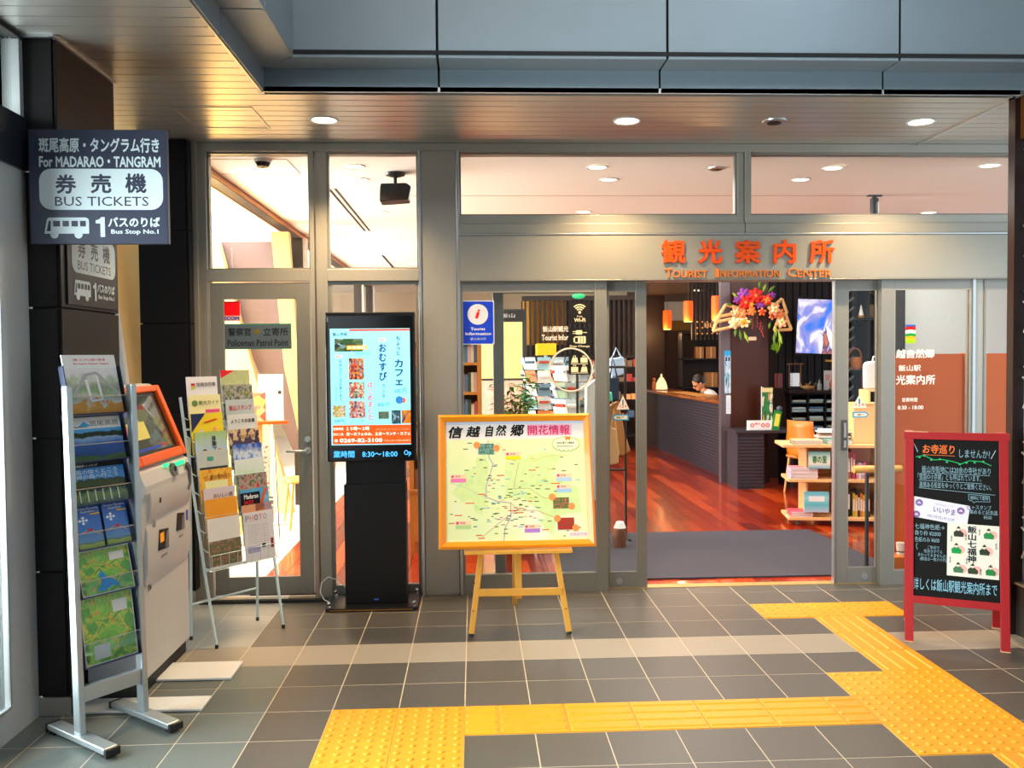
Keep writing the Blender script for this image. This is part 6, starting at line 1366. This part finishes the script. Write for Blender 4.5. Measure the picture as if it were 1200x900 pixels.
X = W(971, 455, 10.95)[0]; t = thing('white_card', 'upright white card with a pink mark on the cabinet', 'card', (X, 10.98, 1.136)); box('card', ink('#dcdce0'), t, -.05, .05, 0, .006, 0, .25); rect(-.03, .03, .12, .2, ink('#e8b0b0'), t, -.001, 'pink_print')
X = W(975, 455, 10.9)[0]; t = thing('brown_carving', 'brown rounded wooden carving in front of the white card', 'ornament', (X, 10.88, 1.136)); MB().ball((0, 0, .07), .055, 12, 8, (.8, .7, 1.2)).build('body', mat('carving_brown', '#9c4c24', .4), t, True); MB().lathe([(.05, 0), (.05, .02)], 12).build('base', BK, t)
X = W(913, 448, 11.15)[0]; t = thing('red_booklets', 'small stack of reddish booklets on the dark ledge behind the column', 'books', (X, 11.15, 1.16)); 
for q in range(3): box('booklet', ink(['#a04c4c', '#8c7c78', '#b0605c'][q]), t, q*.03-.04, q*.03-.015, 0, .1, 0, .19)
box('dark_ledge', DW, wr2, 3.62, 4.05, 11.0, 11.5, 0, 1.155)

# ------------------------------------------------------------------ low book shelf on castors
BW_ = mat('birch_shelf', '#e8bc80', .45, 0, .08, 5, stretch=(1, 1, .2))
bs = thing('book_shelf', 'low birch book shelf on castors inside the opening, filled with books', 'bookshelf', (2.94, 7.92, 0), radians(-10))
def B_(n, *a): return box(n, BW_, bs, *a, bevel=.003)
BL = 1.50
for z, a_ in ((.055, -.02), (.41, -.02), (.735, -.08)): B_('shelf_board', a_, BL, -.04 if z < .7 else -.08, .36, z, z+.028)
for x in (.14, .43, .80, 1.14, BL-.03): B_('upright', x, x+.02, .0, .34, .083, .735)
B_('back_panel', .0+.14, BL, .33, .345, .083, .735)
for x in (.06, .75, BL-.1): MB().tube([(x, .0, .025), (x+.02, .0, .025)], .025, 12).box(x-.005, x+.025, -.01, .03, .045, .056).build('castor', mat('castor_grey', '#50565c', .4), bs)
def on_bs(x, y, z, rz=0): 
    v = bs.matrix_basis @ Vector((x, y, z)); return (v.x, v.y, v.z), bs.rotation_euler.z+rz
BM_ = {}
def book_mesh(th, h, d, c):
    k = (th, h, d, c)
    if k not in BM_: BM_[k] = (MB().box(0, th, 0, d, 0, h).mesh('cover', mat('book_'+c[1:], c, .45, 0, .05)), MB().box(.002, th-.002, -.0005, d-.01, .003, h-.003).mesh('pages', PAPERM))
    return BM_[k]
PAPERM = mat('page_white', '#e8e4da', .8)
def book(x, z, th, h, d, c, label, group, y=.03, tilt=0, lying=False, w=.15):
    loc, r = on_bs(x, y, z); t = thing('book', label, 'book', loc, r, group if ',' in label else None)
    t['group'] = group
    if lying:
        MB().box(0, w, 0, d, 0, th).build('cover', mat('book_'+c[1:], c, .45, 0, .05), t); MB().box(.003, w-.003, -.001, d-.004, th*.15, th*.85).build('pages', PAPERM, t)
    else:
        a, b = book_mesh(th, h, d, c); link('cover', a, t); q = MB().box(.15*th, .85*th, -.0008, 0, h*.25, h*.75).build('spine_title', PAPERM, t)
        t.rotation_euler = (0, tilt, r)
    return t
def upright(x0, x1, z, cols, hs, label, group, th=.022):
    x = x0; k = 0
    while x+th < x1: book(x, z, th-.002, hs[k % len(hs)], .2, cols[k % len(cols)], label+', '+ORD[k]+' from the free end', group); x += th; k += 1
upright(.46, .60, .438, ['#8c2c3c', '#b84058', '#7c3c2c', '#a06a5c'], [.25, .26, .24], 'dark red book standing in the upper middle bay', 'dark red books in the upper middle bay')
upright(.60, .70, .438, ['#d86c9c', '#e8c8d8', '#98a0c0'], [.14, .15], 'low pink book standing beside the dark red books', 'pink books in the upper middle bay')
upright(.46, .56, .083, ['#1c1a1c', '#3c3428', '#d8d0c0'], [.28, .25, .27], 'black spined book standing in the lower middle bay', 'black books in the lower middle bay')
upright(.57, .74, .083, ['#c8a818', '#e0b868', '#28241c', '#d07028'], [.22, .2, .24], 'yellow or brown book in the lower middle bay', 'yellow books in the lower middle bay')
upright(.84, 1.12, .083, ['#8c5cb0', '#d8d4e0', '#e89838', '#6c4ca0', '#e0dce8', '#382848'], [.24, .22, .26, .25], 'purple or white book low behind the sliding leaf', 'purple and white books in the lower bay', .024)
upright(.98, 1.06, .438, ['#e8e4ec', '#a078b0', '#e0dcd8'], [.20, .22], 'white spined book standing beside the pale blue piles', 'white books in the upper bay')
upright(1.17, 1.30, .438, ['#f0d818', '#e8c810', '#f4e050'], [.22, .23, .21], 'bright yellow book in the end bay', 'bright yellow books in the end bay', .026)
upright(1.17, 1.38, .083, ['#d8d8dc', '#b8bcc4', '#e8e8ec'], [.18, .2], 'grey white book in the lower end bay', 'grey white books in the end bay', .026)
def pile(x, z, n, w, d, c, label, group, y=-.03, th=.011):
    for k in range(n): book(x+.003*((k*7) % 3), z+k*(th+.0006), th, 0, d, c[k % len(c)], label+', '+ORD[k]+' from the bottom', group, y=y-.002*((k*5) % 3), lying=True, w=w)
pile(.0, .438, 9, .24, .2, ['#e8b0c8', '#e0a0bc', '#f0d4dc', '#d8b8d8'], 'pink covered book lying in the pile at the shelf end', 'pile of pink books at the shelf end')
pile(.0, .083, 4, .20, .2, ['#e07888', '#d84c68'], 'red pink book lying low at the shelf end', 'pile of red pink books', th=.012)
pile(.84, .438, 6, .12, .2, ['#b8d0dc', '#a8c4d8'], 'pale blue book lying in the bay behind the sliding leaf', 'pale blue piles behind the sliding leaf')
pile(.02, .764, 4, .26, .2, ['#6c5a50', '#b89880', '#404854', '#c8a878'], 'magazine in the dark pile on the shelf top', 'dark magazines on the shelf top', y=-.06, th=.009)
pile(.32, .764, 4, .22, .2, ['#68948c', '#9cc0b0', '#c8d8c8'], 'grey green booklet in the pile on the shelf top', 'grey green booklets on the shelf top', y=-.06, th=.009)
pile(.90, .764, 6, .24, .2, ['#b8d088', '#d8dca8', '#a8c070'], 'lime green booklet in the pile behind the sliding leaf', 'lime booklets on the shelf top', y=-.06)
pile(1.18, .764, 6, .20, .2, ['#c8d898', '#e0e0b0'], 'pale lime booklet in the pile near the frame', 'pale lime booklets near the frame', y=-.06)
loc, r = on_bs(.16, -.045, .438+.10); t = thing('green_title_book', 'teal and white picture book standing on the pink pile', 'book', loc, r); box('cover', ramp_mat('teal_cover', [(0, '#60b0c0'), (.3, '#e8ece0'), (.6, '#d0e8e0'), (1, '#48a8a8')], 'grad', 5, rough=.4), t, 0, .19, 0, .02, 0, .16); text('春の里', .03, .16, .05, .12, ink('#28803c'), t, y=-.001, bold=.03); box('pages', PAPERM, t, .19, .192, .002, .018, .002, .158)
loc, r = on_bs(.12, -.045, .083+.05); t = thing('sky_blue_book', 'sky blue picture book standing on the low end pile', 'book', loc, r); box('cover', ramp_mat('sky_cover', [(0, '#b8c8e0'), (.35, '#5cc8d8'), (.7, '#98dce4'), (1, '#58b8d0')], 'grad', 5, rough=.4), t, 0, .22, 0, .02, 0, .19); rect(.04, .18, .10, .15, ink('#e8f4f4'), t, -.001, 'title')
# wooden display boxes and stand on top
loc, r = on_bs(.58, .05, .764); t = thing('display_box', 'pale birch display box on the shelf top behind the open door edge', 'box', loc, r); 
box('body', BW_, t, 0, .24, 0, .22, 0, .36, bevel=.003); box('lid', BW_, t, -.005, .245, -.01, .225, .36, .375)
loc, r = on_bs(.86, .05, .764); t = thing('display_box', 'pair of tall birch display boxes behind the lime booklets', 'box', loc, r)
for k in (0, 1): box('body', BW_, t, .0+k*.21, .205+k*.21, 0, .22, .06, .36, bevel=.003); 
box('plinth', BW_, t, 0, .415, .01, .22, 0, .06)
loc, r = on_bs(.24, .02, .764+.04); 
for k in range(3):
    loc, r = on_bs(.26+.012*k, .12, .765+k*.045); t = thing('white_tray', ['lowest white tray of papers on the shelf top', 'middle white tray of papers on the shelf top', 'upper white tray of papers on the shelf top'][k], 'tray', loc, r); box('tray', WHITE, t, 0, .30, 0, .16, 0, .012); box('papers', ink(['#d8d0c8', '#b08c78', '#e4e0dc'][k]), t, .02, .27, .01, .15, .012, .030)
# basket and pens on display boxes
loc, r = on_bs(1.10, .16, .764+.376); t = thing('flat_basket', 'flat brown wicker basket on the birch display boxes', 'basket', loc, r)
loc2, _ = on_bs(1.12, .14, 1.126); t.location = loc2
MB().lathe([(.09, 0), (.13, .03), (.14, .06), (.128, .062), (.115, .03), (.09, .012)], 20).build('bowl', mat('wicker_brown', '#8c5424', .7, 0, .4, 60, .5), t, True); MB().tube([(.135*cos(2*pi*k/20), .135*sin(2*pi*k/20), .062) for k in range(21)], .008, 6, False).build('rim', _M['wicker_brown'], t, True)
loc2, _ = on_bs(.95, .10, 1.126); t = thing('pen_rack', 'dark rack with pens fanned out behind the triangle sticker', 'pen rack', loc2); box('block', BK, t, -.06, .06, 0, .05, 0, .06)
for k in range(6): MB().tube([(-.05+k*.018, .02, .05), (.00+k*.026, .03, .17)], .005, 6).build('pen', [mat('pen_gold', '#c8a040', .4), BK, WHITE][k % 3], t)
# white tote on a small birch stand
tb = thing('tote_bag', 'white cotton tote bag with a yellow print standing on a small birch stand', 'bag', (*W(1024, 456, 8.1)[:1], 8.1, 0)); TBZ = W(1024, 456, 8.1)[1]; tb.location.z = TBZ
TOTE = mat('white_cotton', '#dcdcda', .85, 0, .06, 40, .3)
MB().prism([(-.10, 0), (.12, 0), (.13, .24), (.12, .28), (-.09, .26), (-.105, .22)], -.03, .03).build('body', TOTE, tb, bevel=.02)
MB().tube([(-.03, -.03, .26), (-.02, -.03, .31), (.05, -.03, .32), (.07, -.03, .27)], .008, 6).build('handle', TOTE, tb, True); flat(circle(.02, .12, .03, 14), ink('#e8dc60'), tb, -.032, 'print')
t = thing('display_stand', 'small open birch stand carrying the white tote', 'stand', (tb.location.x-.10, 8.0, TBZ-.30))
for a in ((0, .02, 0, .2, 0, .298), (.30, .32, 0, .2, 0, .298), (.02, .30, 0, .2, .28, .298)): box('panel', BW_, t, *a)
t['label'] = 'small open birch stand carrying the white tote'
t2 = thing('jar', 'small dark jar inside the birch stand', 'jar', (tb.location.x+.05, 8.05, TBZ-.295)); MB().lathe([(.03, 0), (.032, .08), (.02, .10)], 12).build('body', mat('smoked_jar', '#5c5048', .3), t2, True); MB().lathe([(.022, 0), (.022, .02)], 12, (0, 0, .10)).build('lid', BK, t2)
# black display shelf with baskets at the back
BSX = 4.14
dsf = thing('display_shelf', 'tall black display shelf with baskets behind the sliding leaf', 'shelf', (BSX, 9.5, 0))
for z in (.9, 1.40, 1.98, 2.5): box('shelf_board', BK, dsf, 0, .50, 0, .3, z, z+.02)
for x in (0, .27, .485): box('upright', BK, dsf, x, x+.015, 0, .3, 0, 2.7)
box('back_panel', _M['blackish_board'], dsf, 0, .50, .29, .31, 0, 2.8)
for k in range(16):
    MB().prism([(-.03, .9+k*.11), (.10, 1.0+k*.11), (.10, 1.025+k*.11), (-.03, .925+k*.11)], -.02, .0).build('slanted_slat', mat('grey_slat', '#4a4a50', .4), dsf)
WK = mat('wicker_orange', '#b4682c', .7, 0, .4, 50, .6)
def basket(X, Y, Z, r, h, label, m, hd_h):
    t = thing('handled_basket', label, 'basket', (X, Y, Z))
    MB().lathe([(r*.9, 0), (r, h*.5), (r*.95, h), (r*.88, h), (r*.92, h*.5), (r*.82, .01)], 18).build('bowl', m, t, True)
    MB().tube([(r*.93*cos(a_), 0, h+hd_h*sin(a_)) for a_ in [pi*k/12 for k in range(13)]], .007, 6).build('handle', m, t, True)
    for q in range(4): MB().tube([(r*1.0*cos(2*pi*k/18), r*1.0*sin(2*pi*k/18), h*(.15+.24*q)) for k in range(19)], .004, 5, False).build('weave_band', m, t)
    return t
X, Z = W(1004.5, 421, 9.55); basket(X, 9.6, 1.42, .075, .14, 'round orange wicker basket with a hoop handle on the black shelf', WK, .10)
X, Z = W(1026, 383, 9.55); basket(X-.02, 9.62, 2.0, .07, .15, 'pale upright wicker basket with a tall handle on the upper black shelf', mat('wicker_pale', '#8c7450', .7, 0, .4, 50, .6), .14)
X, Z = W(1009, 381, 9.6); t = thing('small_white_figure', 'small white cone figure on a wooden foot on the upper black shelf', 'ornament', (X, 9.6, 2.0)); MB().lathe([(.03, .03), (.02, .08), (.004, .15)], 12).build('cone', WHITE, t, True); MB().lathe([(.035, 0), (.035, .03)], 12).build('foot', mat('foot_wood', '#b4742c', .5), t)
X, Z = W(1027, 420, 9.55); t = thing('pennant', 'small green and white folded cloth on the black shelf', 'cloth', (X-.02, 9.55, 1.42)); MB().prism([(-.05, 0), (.04, 0), (.02, .17)], 0, .02).build('cloth', mat('green_cloth', '#9ab470', .7), t); box('stripe', WHITE, t, -.03, .025, -.001, 0, .03, .05)
t = thing('red_scroll', 'narrow deep red cloth hanging below the black shelf', 'cloth', (W(1010, 460, 9.48)[0], 9.48, .95)); box('cloth', mat('deep_red_cloth', '#7c1424', .8), t, 0, .04, 0, .01, 0, .42); MB().tube([(-.01, .005, .42), (.05, .005, .42)], .006, 6).build('rod', BK, t)
# wooden handrail in front of the orange panel
hr_ = thing('handrail', 'pale wooden handrail crossing behind the frame beside the blackboard', 'handrail', (2.92, 6.30, 0))
MB().tube([(-.10, 0, .735), (.26, 0, .735)], .028, 12).build('rail', mat('rail_wood', '#e8a040', .4, 0, .08, 10), hr_, True, bevel=0); MB().tube([(.0, 0, .0), (.0, 0, .72)], .014, 10).build('post', BK, hr_, True)
ppn = small('paper_cup', 'small pale cup on a ledge at the foot of the orange wood panel', 'cup', 1056, 626, 6.3); MB().lathe([(.03, 0), (.036, .09)], 14).build('cup', mat('cup_pale', '#d8ccc0', .5), ppn, True); MB().lathe([(.031, .02), (.034, .03)], 14).build('band', BK, ppn)
ppn.location.z = .09; box('ledge', OW2, ps, 3.06, 3.30, 6.22, 6.38, 0, .089)

# ------------------------------------------------------------------ behind the fixed glass, left of the opening
SHW = mat('honey_shelf_wood', '#d08a3c', .45, 0, .1, 5, stretch=(1, 1, .2))
ws = thing('wooden_bookcase', 'honey coloured wooden bookcase with a solid lower cupboard behind the steel pillar', 'bookcase', (-.53, 7.05, 0))
for x in (0, .56): box('side_panel', SHW, ws, x, x+.035, 0, .30, 0, 1.74)
box('side_panel', SHW, ws, .27, .295, 0, .3, .5, 1.74)
box('cupboard', SHW, ws, .035, .56, 0, .30, .09, .50); box('plinth', SHW, ws, .035, .56, .01, .3, 0, .085); box('cupboard_top', SHW, ws, -.005, .60, -.01, .3, .50, .52)
for z in (.80, 1.05, 1.29, 1.53, 1.72): box('shelf_board', SHW, ws, .035, .56, 0, .30, z, z+.022)
box('back_panel', mat('bookcase_back', '#8c5c34', .6), ws, .0, .59, .29, .30, .5, 1.74)
CN = {'#5c80a8': 'blue', '#c86070': 'red', '#8c9c80': 'sage', '#e8dcc8': 'cream', '#48607c': 'slate', '#a87048': 'brown', '#d8b8c0': 'pink', '#3c4c3c': 'dark green'}
rr = random.Random(9); BC_ = ['#5c80a8', '#c86070', '#8c9c80', '#e8dcc8', '#48607c', '#a87048', '#d8b8c0', '#3c4c3c']
for r_, z in enumerate((.522, .822, 1.072, 1.312, 1.552)):
    for half in (0, 1):
        x = .04 if half == 0 else .43; n0 = 0
        while x < (.10 if half == 0 else .545):
            th = .024; h = rr.uniform(.13, .19); c = BC_[rr.randrange(8)]
            n0 += 1; t = thing('book', CN[c]+' book in the honey bookcase, '+ORD[n0-1]+(' from its lounge side, ' if half == 0 else ' from the steel pillar, ')+ORD[r_]+' board up', 'book', (-.53+x, 7.08, z), 0, 'books in the honey coloured bookcase')
            k = (th, round(h, 2), .15, c); a, b = book_mesh(*k); link('cover', a, t); x += th+.002
nb = thing('map_notice_board', 'tall dark framed notice board with a map above and a pink sheet below', 'notice board', (.08, 12.0, 0))
box('frame', mat('charcoal_frame', '#2c2c2e', .5), nb, -.02, .66, 0, .06, .3, 2.26); box('leg', BK, nb, .0, .04, .01, .05, 0, .3); box('leg', BK, nb, .60, .64, .01, .05, 0, .3); box('map_print', ramp_mat('notice_map', [(0, '#c8cc70'), (.5, '#e4dc90'), (.7, '#d0d888'), (1, '#c8b868')], 'noise', 6, 4, .5), nb, .02, .60, -.004, 0, 1.30, 2.08)
box('pink_print', ramp_mat('notice_pink', [(0, '#e8a088'), (.5, '#f0b4a0'), (.65, '#e8c8b8'), (1, '#d88878')], 'noise', 7, 4, .5), nb, .02, .60, -.004, 0, .45, 1.27); box('header', BK, nb, .0, .64, -.005, 0, 2.10, 2.24); text('飯山', .3, .5, 2.14, 2.2, ink('#a8a8a8'), nb, y=-.006)
# potted plant
pp_ = thing('potted_plant', 'leafy green plant in a pot behind the framed map', 'plant', (.36, 7.3, 0))
MB().lathe([(.13, 0), (.17, .32), (.16, .34), (.15, .33)], 20).build('pot', mat('pot_brown', '#5c4034', .6), pp_, True)
rr = random.Random(21); stems = MB(); leaves = []
LG = [mat('leaf_mid', '#3c7c2c', .45, 0, .2, 10), mat('leaf_light', '#6aa040', .45, 0, .2, 10)]
lv = MB().add([(0, 0, 0), (.035, -.017, .012), (.095, 0, .0), (.035, .017, .012), (.04, 0, .004)], [(0, 1, 4), (1, 2, 4), (2, 3, 4), (3, 0, 4)])
lms = [lv.mesh('leaf', m_, True) for m_ in LG]
nl = 0
for s_ in range(16):
    a = rr.uniform(0, 2*pi); R_ = rr.uniform(.05, .34); H_ = rr.uniform(1.22, 1.55)-R_*.45
    P = [Vector((R_*q*q*cos(a), R_*q*q*.7*sin(a), .3+(H_-.3)*q)) for q in (0, .3, .55, .8, 1)]
    MB().tube(P, .006, 5, r2=.002).build('stem', mat('stem_green', '#4c5c2c', .6), pp_)
    for q in range(18):
        u = .45+.55*q/17; i_ = min(3, int(u*4)); p = P[i_].lerp(P[min(4, i_+1)], u*4-i_)
        o = link('leaf', lms[nl % 2], pp_, loc=p, rot=(rr.uniform(-.5, .5), rr.uniform(-.3, .7), rr.uniform(0, 2*pi))); k = rr.uniform(.8, 1.4); o.scale = (k, k, k); nl += 1
# brochure carousels
def carousel(name, label, X, Y, r, z0, z1, rows, cols, top, group):
    t = thing(name, label, 'brochure carousel', (X, Y, 0))
    MB().lathe([(r*.8, 0), (r*.8, .03), (.03, .05)], 18).tube([(0, 0, .03), (0, 0, z1+.02)], .018, 8).build('pole', WX, t)
    if top:
        box('top_box', mat('yellow_box', '#f4b40c', .5, emit=0), t, -.10, .10, -.10, .10, z1+.01, z1+.13, bevel=.004)
    n = 0
    for q in range(rows):
        z = z0+(z1-z0)*q/rows
        MB().tube([(r*cos(2*pi*k/16), r*sin(2*pi*k/16), z) for k in range(17)], .004, 4, False).build('wire_ring', WX, t)
        npk = 0
        for k in range(10):
            a = 2*pi*k/10+.15
            if sin(a) > .1: continue
            npk += 1
            l_ = thing(name.split('_')[0]+'_leaflet' if 0 else 'leaflet', 'leaflet on the '+('yellow topped' if top else 'white')+' carousel, '+ORD[q]+' tier up, '+ORD[npk-1]+' pocket from the map board', 'leaflet', (X+r*1.0*cos(a), Y+r*1.0*sin(a), z+.004), a+pi/2, group)
            h = (z1-z0)/rows*.96; o = box('cover', mat('car_'+cols[(k*3+q) % len(cols)][1:], cols[(k*3+q) % len(cols)], .4, 0, .2, 12), l_, -.068, .068, -.02, -.016, 0, h); o.rotation_euler = (radians(16), 0, 0)
            box('title_band', ink(['#f0f0ee', '#405060', '#b84838'][n % 3]), l_, -.05, .05, -.0235+h*-.12, -.022, h*.55, h*.72).rotation_euler = (radians(16), 0, 0); n += 1
    return t
carousel('brochure_carousel', 'round brochure carousel with a yellow top box in front of the slatted wall', W(640, 450, 9.0)[0], 9.0, .20, .25, 1.60, 10, ['#9cc8d8', '#e0e8ec', '#d07848', '#c8d8e0', '#7898b0', '#e8e4dc'], True, 'leaflets on the yellow topped carousel')
carousel('brochure_carousel', 'white brochure carousel standing behind the ring lettering', W(672, 450, 8.3)[0], 8.3, .15, .25, 1.52, 8, ['#e8ecee', '#d0dce0', '#b8c8c8', '#f0f0f0', '#90a890'], False, 'leaflets on the white carousel')
# dark shelves far behind with small coloured goods
gs = thing('goods_shelf', 'dark wall shelf with rows of small coloured goods below the slatted wall', 'shelf', (.90, 14.4, 0))
for z in (.25, .55, .85, 1.15, 1.40): box('shelf_board', _M['lattice_slat'], gs, 0, 1.9, 0, .3, z, z+.02)
for x in (0, .62, 1.24, 1.88): box('upright', _M['lattice_slat'], gs, x, x+.02, 0, .3, 0, 1.42)
rr = random.Random(4)
for iz, z in enumerate((.57, .87, 1.17, 1.42)):
    x = .04; n0 = 0
    while x < 1.8:
        w = rr.uniform(.07, .13); c = ['#c84828', '#e8a868', '#486080', '#e0dcd0', '#786048', '#a83c38'][rr.randrange(6)]
        n0 += 1; t = thing('souvenir_box', 'small box on the dark wall shelf, '+ORD[iz]+' board up, '+ORD[n0-1]+' from the notice board', 'box', (.90+x, 14.42, z), 0, 'souvenir boxes on the dark wall shelf')
        box('body', mat('sv_'+c[1:], c, .5), t, 0, w-.015, 0, .12, 0, rr.uniform(.06, .16)); x += w
# rail with bags
br_ = thing('bag_rail', 'black standing rail carrying bags inside the sliding leaf', 'display rail', (1.20, 7.5, 0))
for x in (-.30, .12): MB().tube([(x, 0, .02), (x, 0, 1.50)], .012, 8).build('upright', BK, br_, True); MB().tube([(x, -.2, .015), (x, .2, .015)], .013, 8).build('foot', BK, br_, True)
MB().tube([(-.30, 0, 1.50), (.12, 0, 1.50)], .012, 8).build('top_rail', BK, br_, True); MB().tube([(-.30, 0, .6), (.12, 0, .6)], .010, 8).build('lower_rail', BK, br_, True)
def bag(label, pts, Y, th, m, hpts=None, cat='bag', strap=None, name='shoulder_bag'):
    P = [W(px, py, Y) for px, py in pts]; X0 = sum(p[0] for p in P)/len(P); Zm = min(p[1] for p in P)
    t = thing(name, label, cat, (X0, Y, Zm)); Q = [(p[0]-X0, p[1]-Zm) for p in P]
    MB().prism(Q, -th/2, th/2).build('body', m, t, bevel=.012)
    if hpts: MB().tube([(W(px, py, Y)[0]-X0, -th/2-.006, W(px, py, Y)[1]-Zm) for px, py in hpts], .008, 6).build('strap', strap or m, t, True)
    return t
TAN = mat('tan_leather', '#b07a44', .5, 0, .15, 20); TAN2 = mat('pale_leather', '#c8a070', .5, 0, .12, 20); NV = mat('navy_canvas', '#1c2c48', .7); PB_ = mat('pale_blue_canvas', '#b8d0e8', .8)
bag('white coat like cotton bag hanging next to the framed map corner', [(686, 452), (698, 444), (699, 585), (690, 586), (686, 500)], 7.4, .14, TOTE, [(692, 446), (694, 424), (697, 446)], name='cotton_bag')
bag('pale blue canvas tote hanging on the rail', [(713, 421), (730, 418), (733, 438), (716, 443)], 7.7, .08, PB_, [(716, 420), (721, 408), (727, 419)], name='tote_bag')
bag('navy canvas bag with a long strap hanging on the rail', [(712, 443), (724, 442), (725, 468), (712, 470)], 7.5, .08, NV, [(714, 443), (717, 416), (722, 442)])
bag('mint green purse hanging low on the navy bag', [(710, 460), (717, 459), (718, 470), (711, 472)], 7.38, .03, mat('mint_leather', '#58d8a8', .5), [(713, 459), (713, 446)], name='purse')
bag('tan leather bag with wavy edge, bigger of two on the rail', [(712, 476), (724, 470), (731, 505), (738, 528), (730, 534), (722, 532), (718, 505), (712, 500)], 7.54, .10, TAN, [(716, 475), (720, 455), (724, 472)])
bag('pale tan leather bag hanging lowest on the rail', [(712, 500), (722, 502), (725, 530), (724, 543), (714, 545), (712, 530)], 7.42, .08, TAN2, [(715, 501), (718, 480), (721, 502)])
bag('white bag with yellow band hanging behind the door stile', [(700, 498), (712, 500), (716, 512), (715, 545), (702, 548)], 7.55, .10, TOTE, [(704, 499), (707, 480), (711, 500)], name='cotton_bag').name
t = thing('yellow_ribbon', 'bright yellow band tied round the white bag on the rail', 'ribbon', (*W(712, 511, 7.49)[:1], 7.485, W(712, 511, 7.49)[1])); box('band', mat('yellow_ribbon', '#f0c810', .6), t, -.06, .05, 0, .006, -.02, .02); box('tail', _M['yellow_ribbon'], t, .02, .04, 0, .006, -.12, -.02)
t = thing('floor_lantern', 'small white and brown pot standing on the floor under the bags', 'pot', (1.20, 7.1, 0)); MB().lathe([(.05, 0), (.06, .10), (.05, .17)], 14).build('body', mat('brown_ceramic', '#7c4c34', .4), t, True); MB().lathe([(.052, 0), (.03, .05)], 14, (0, 0, .17)).build('lid', WHITE, t, True)
# curled iron stand behind the easel
t = thing('iron_stand', 'black wrought iron stand with curled feet behind the easel', 'stand', (.62, 6.9, 0))
for s in (-1, 1): MB().tube([(s*.04, 0, .30), (s*.06, 0, .16), (s*.10, 0, .10), (s*.16, 0, .09), (s*.19, 0, .12), (s*.17, 0, .15)], .007, 6).build('scroll_leg', BK, t, True); MB().tube([(s*.06, 0, .16), (s*.12, 0, .0)], .007, 6).build('leg', BK, t, True)
MB().lathe([(.12, 0), (.12, .012)], 16, (0, 0, .30)).build('top', BK, t)

# ------------------------------------------------------------------ lounge furniture
TO = mat('orange_table', '#e06a1c', .3, 0, .06, 6); PLY = mat('yellow_ply', '#f0c468', .4, 0, .06, 5)
tb_ = thing('lounge_table', 'triangular orange table top on a pale wooden base in the lounge', 'table', (-1.98, 8.0, 0))
MB().prism([(-.55, -.30), (-.05, .25), (.28, .0)], 1.0, 1.03, 'Z').build('table_top', TO, tb_, bevel=.004); MB().prism([(-.18, -.08), (.02, -.08), (.02, .10), (-.18, .10)], 0, 1.0, 'Z').build('base', PLY, tb_)
def lchair(X, Y, rz, label):
    t = thing('lounge_chair', label, 'chair', (X, Y, 0), rz, 'pale wood lounge chairs')
    box('seat', PLY, t, -.2, .2, -.2, .2, .43, .455, bevel=.01); 
    o = MB().prism(rounded(-.2, .2, 0, .42, .08), -.008, .008).build('backrest', PLY, t, bevel=.004); o.location = (0, .2, .45); o.rotation_euler = (radians(-10), 0, 0)
    for sx in (-1, 1):
        for sy in (-1, 1): MB().tube([(sx*.16, sy*.16, .43), (sx*.2, sy*.2, 0)], .014, 8).build('leg', PLY, t, True)
lchair(-1.60, 8.35, radians(-70), 'pale wood lounge chair beside the orange table, back to the office')
lchair(-2.35, 7.35, radians(150), 'pale wood lounge chair standing in front of the orange table')
ms = thing('menu_stand', 'upright colourful menu card on the orange lounge table', 'menu', (-2.02, 7.98, 1.031)); box('card', ramp_mat('menu_pic', [(0, '#e84848'), (.3, '#f0a890'), (.45, '#e8c068'), (.6, '#60b0a8'), (.8, '#f4ece8'), (1, '#d83840')], 'voronoi', 4, rough=.5), ms, -.10, .12, 0, .01, 0, .26); box('side_card', WHITE, ms, -.16, -.10, -.02, -.01, 0, .26)
wpn = thing('white_poster_stand', 'pale grey poster standing behind the menu card', 'poster', (-1.95, 8.4, 1.0)); box('sheet', ink('#b8bcc8'), wpn, -.12, .12, 0, .01, 0, .45); MB().tube([(0, .02, -1.0), (0, .02, .2)], .012, 8).build('pole', WHITE, wpn); MB().lathe([(.12, 0), (.12, .015)], 16, (0, .02, -1.0)).build('base', WHITE, wpn); box('mark', BK, wpn, .07, .10, -.001, 0, .26, .29)
ns = thing('newspaper_stand', 'grey newspaper holder with papers below the orange table', 'newspaper holder', (-1.90, 7.55, .45)); ns.location.z = 0
box('papers', ramp_mat('news_pic', [(0, '#9098a0'), (.5, '#c0c4c8'), (.6, '#58606c'), (1, '#b0b8bc')], 'noise', 14, 3, .7), ns, -.16, .12, 0, .03, .40, .85); box('lower_papers', ramp_mat('news_pic2', [(0, '#585c64'), (.5, '#8c8c94'), (.7, '#484c70'), (1, '#9c9ca4')], 'noise', 9, 3, .7), ns, -.12, .14, .04, .06, .10, .40); MB().tube([(-.2, 0, .38), (.2, 0, .38)], .008, 6).tube([(-.2, 0, .33), (.2, 0, .33)], .008, 6).build('rail', ALU, ns)
for s in (-1, 1): MB().tube([(s*.2, 0, 0), (s*.17, 0, .9)], .010, 6).build('leg', ALU, ns, True)
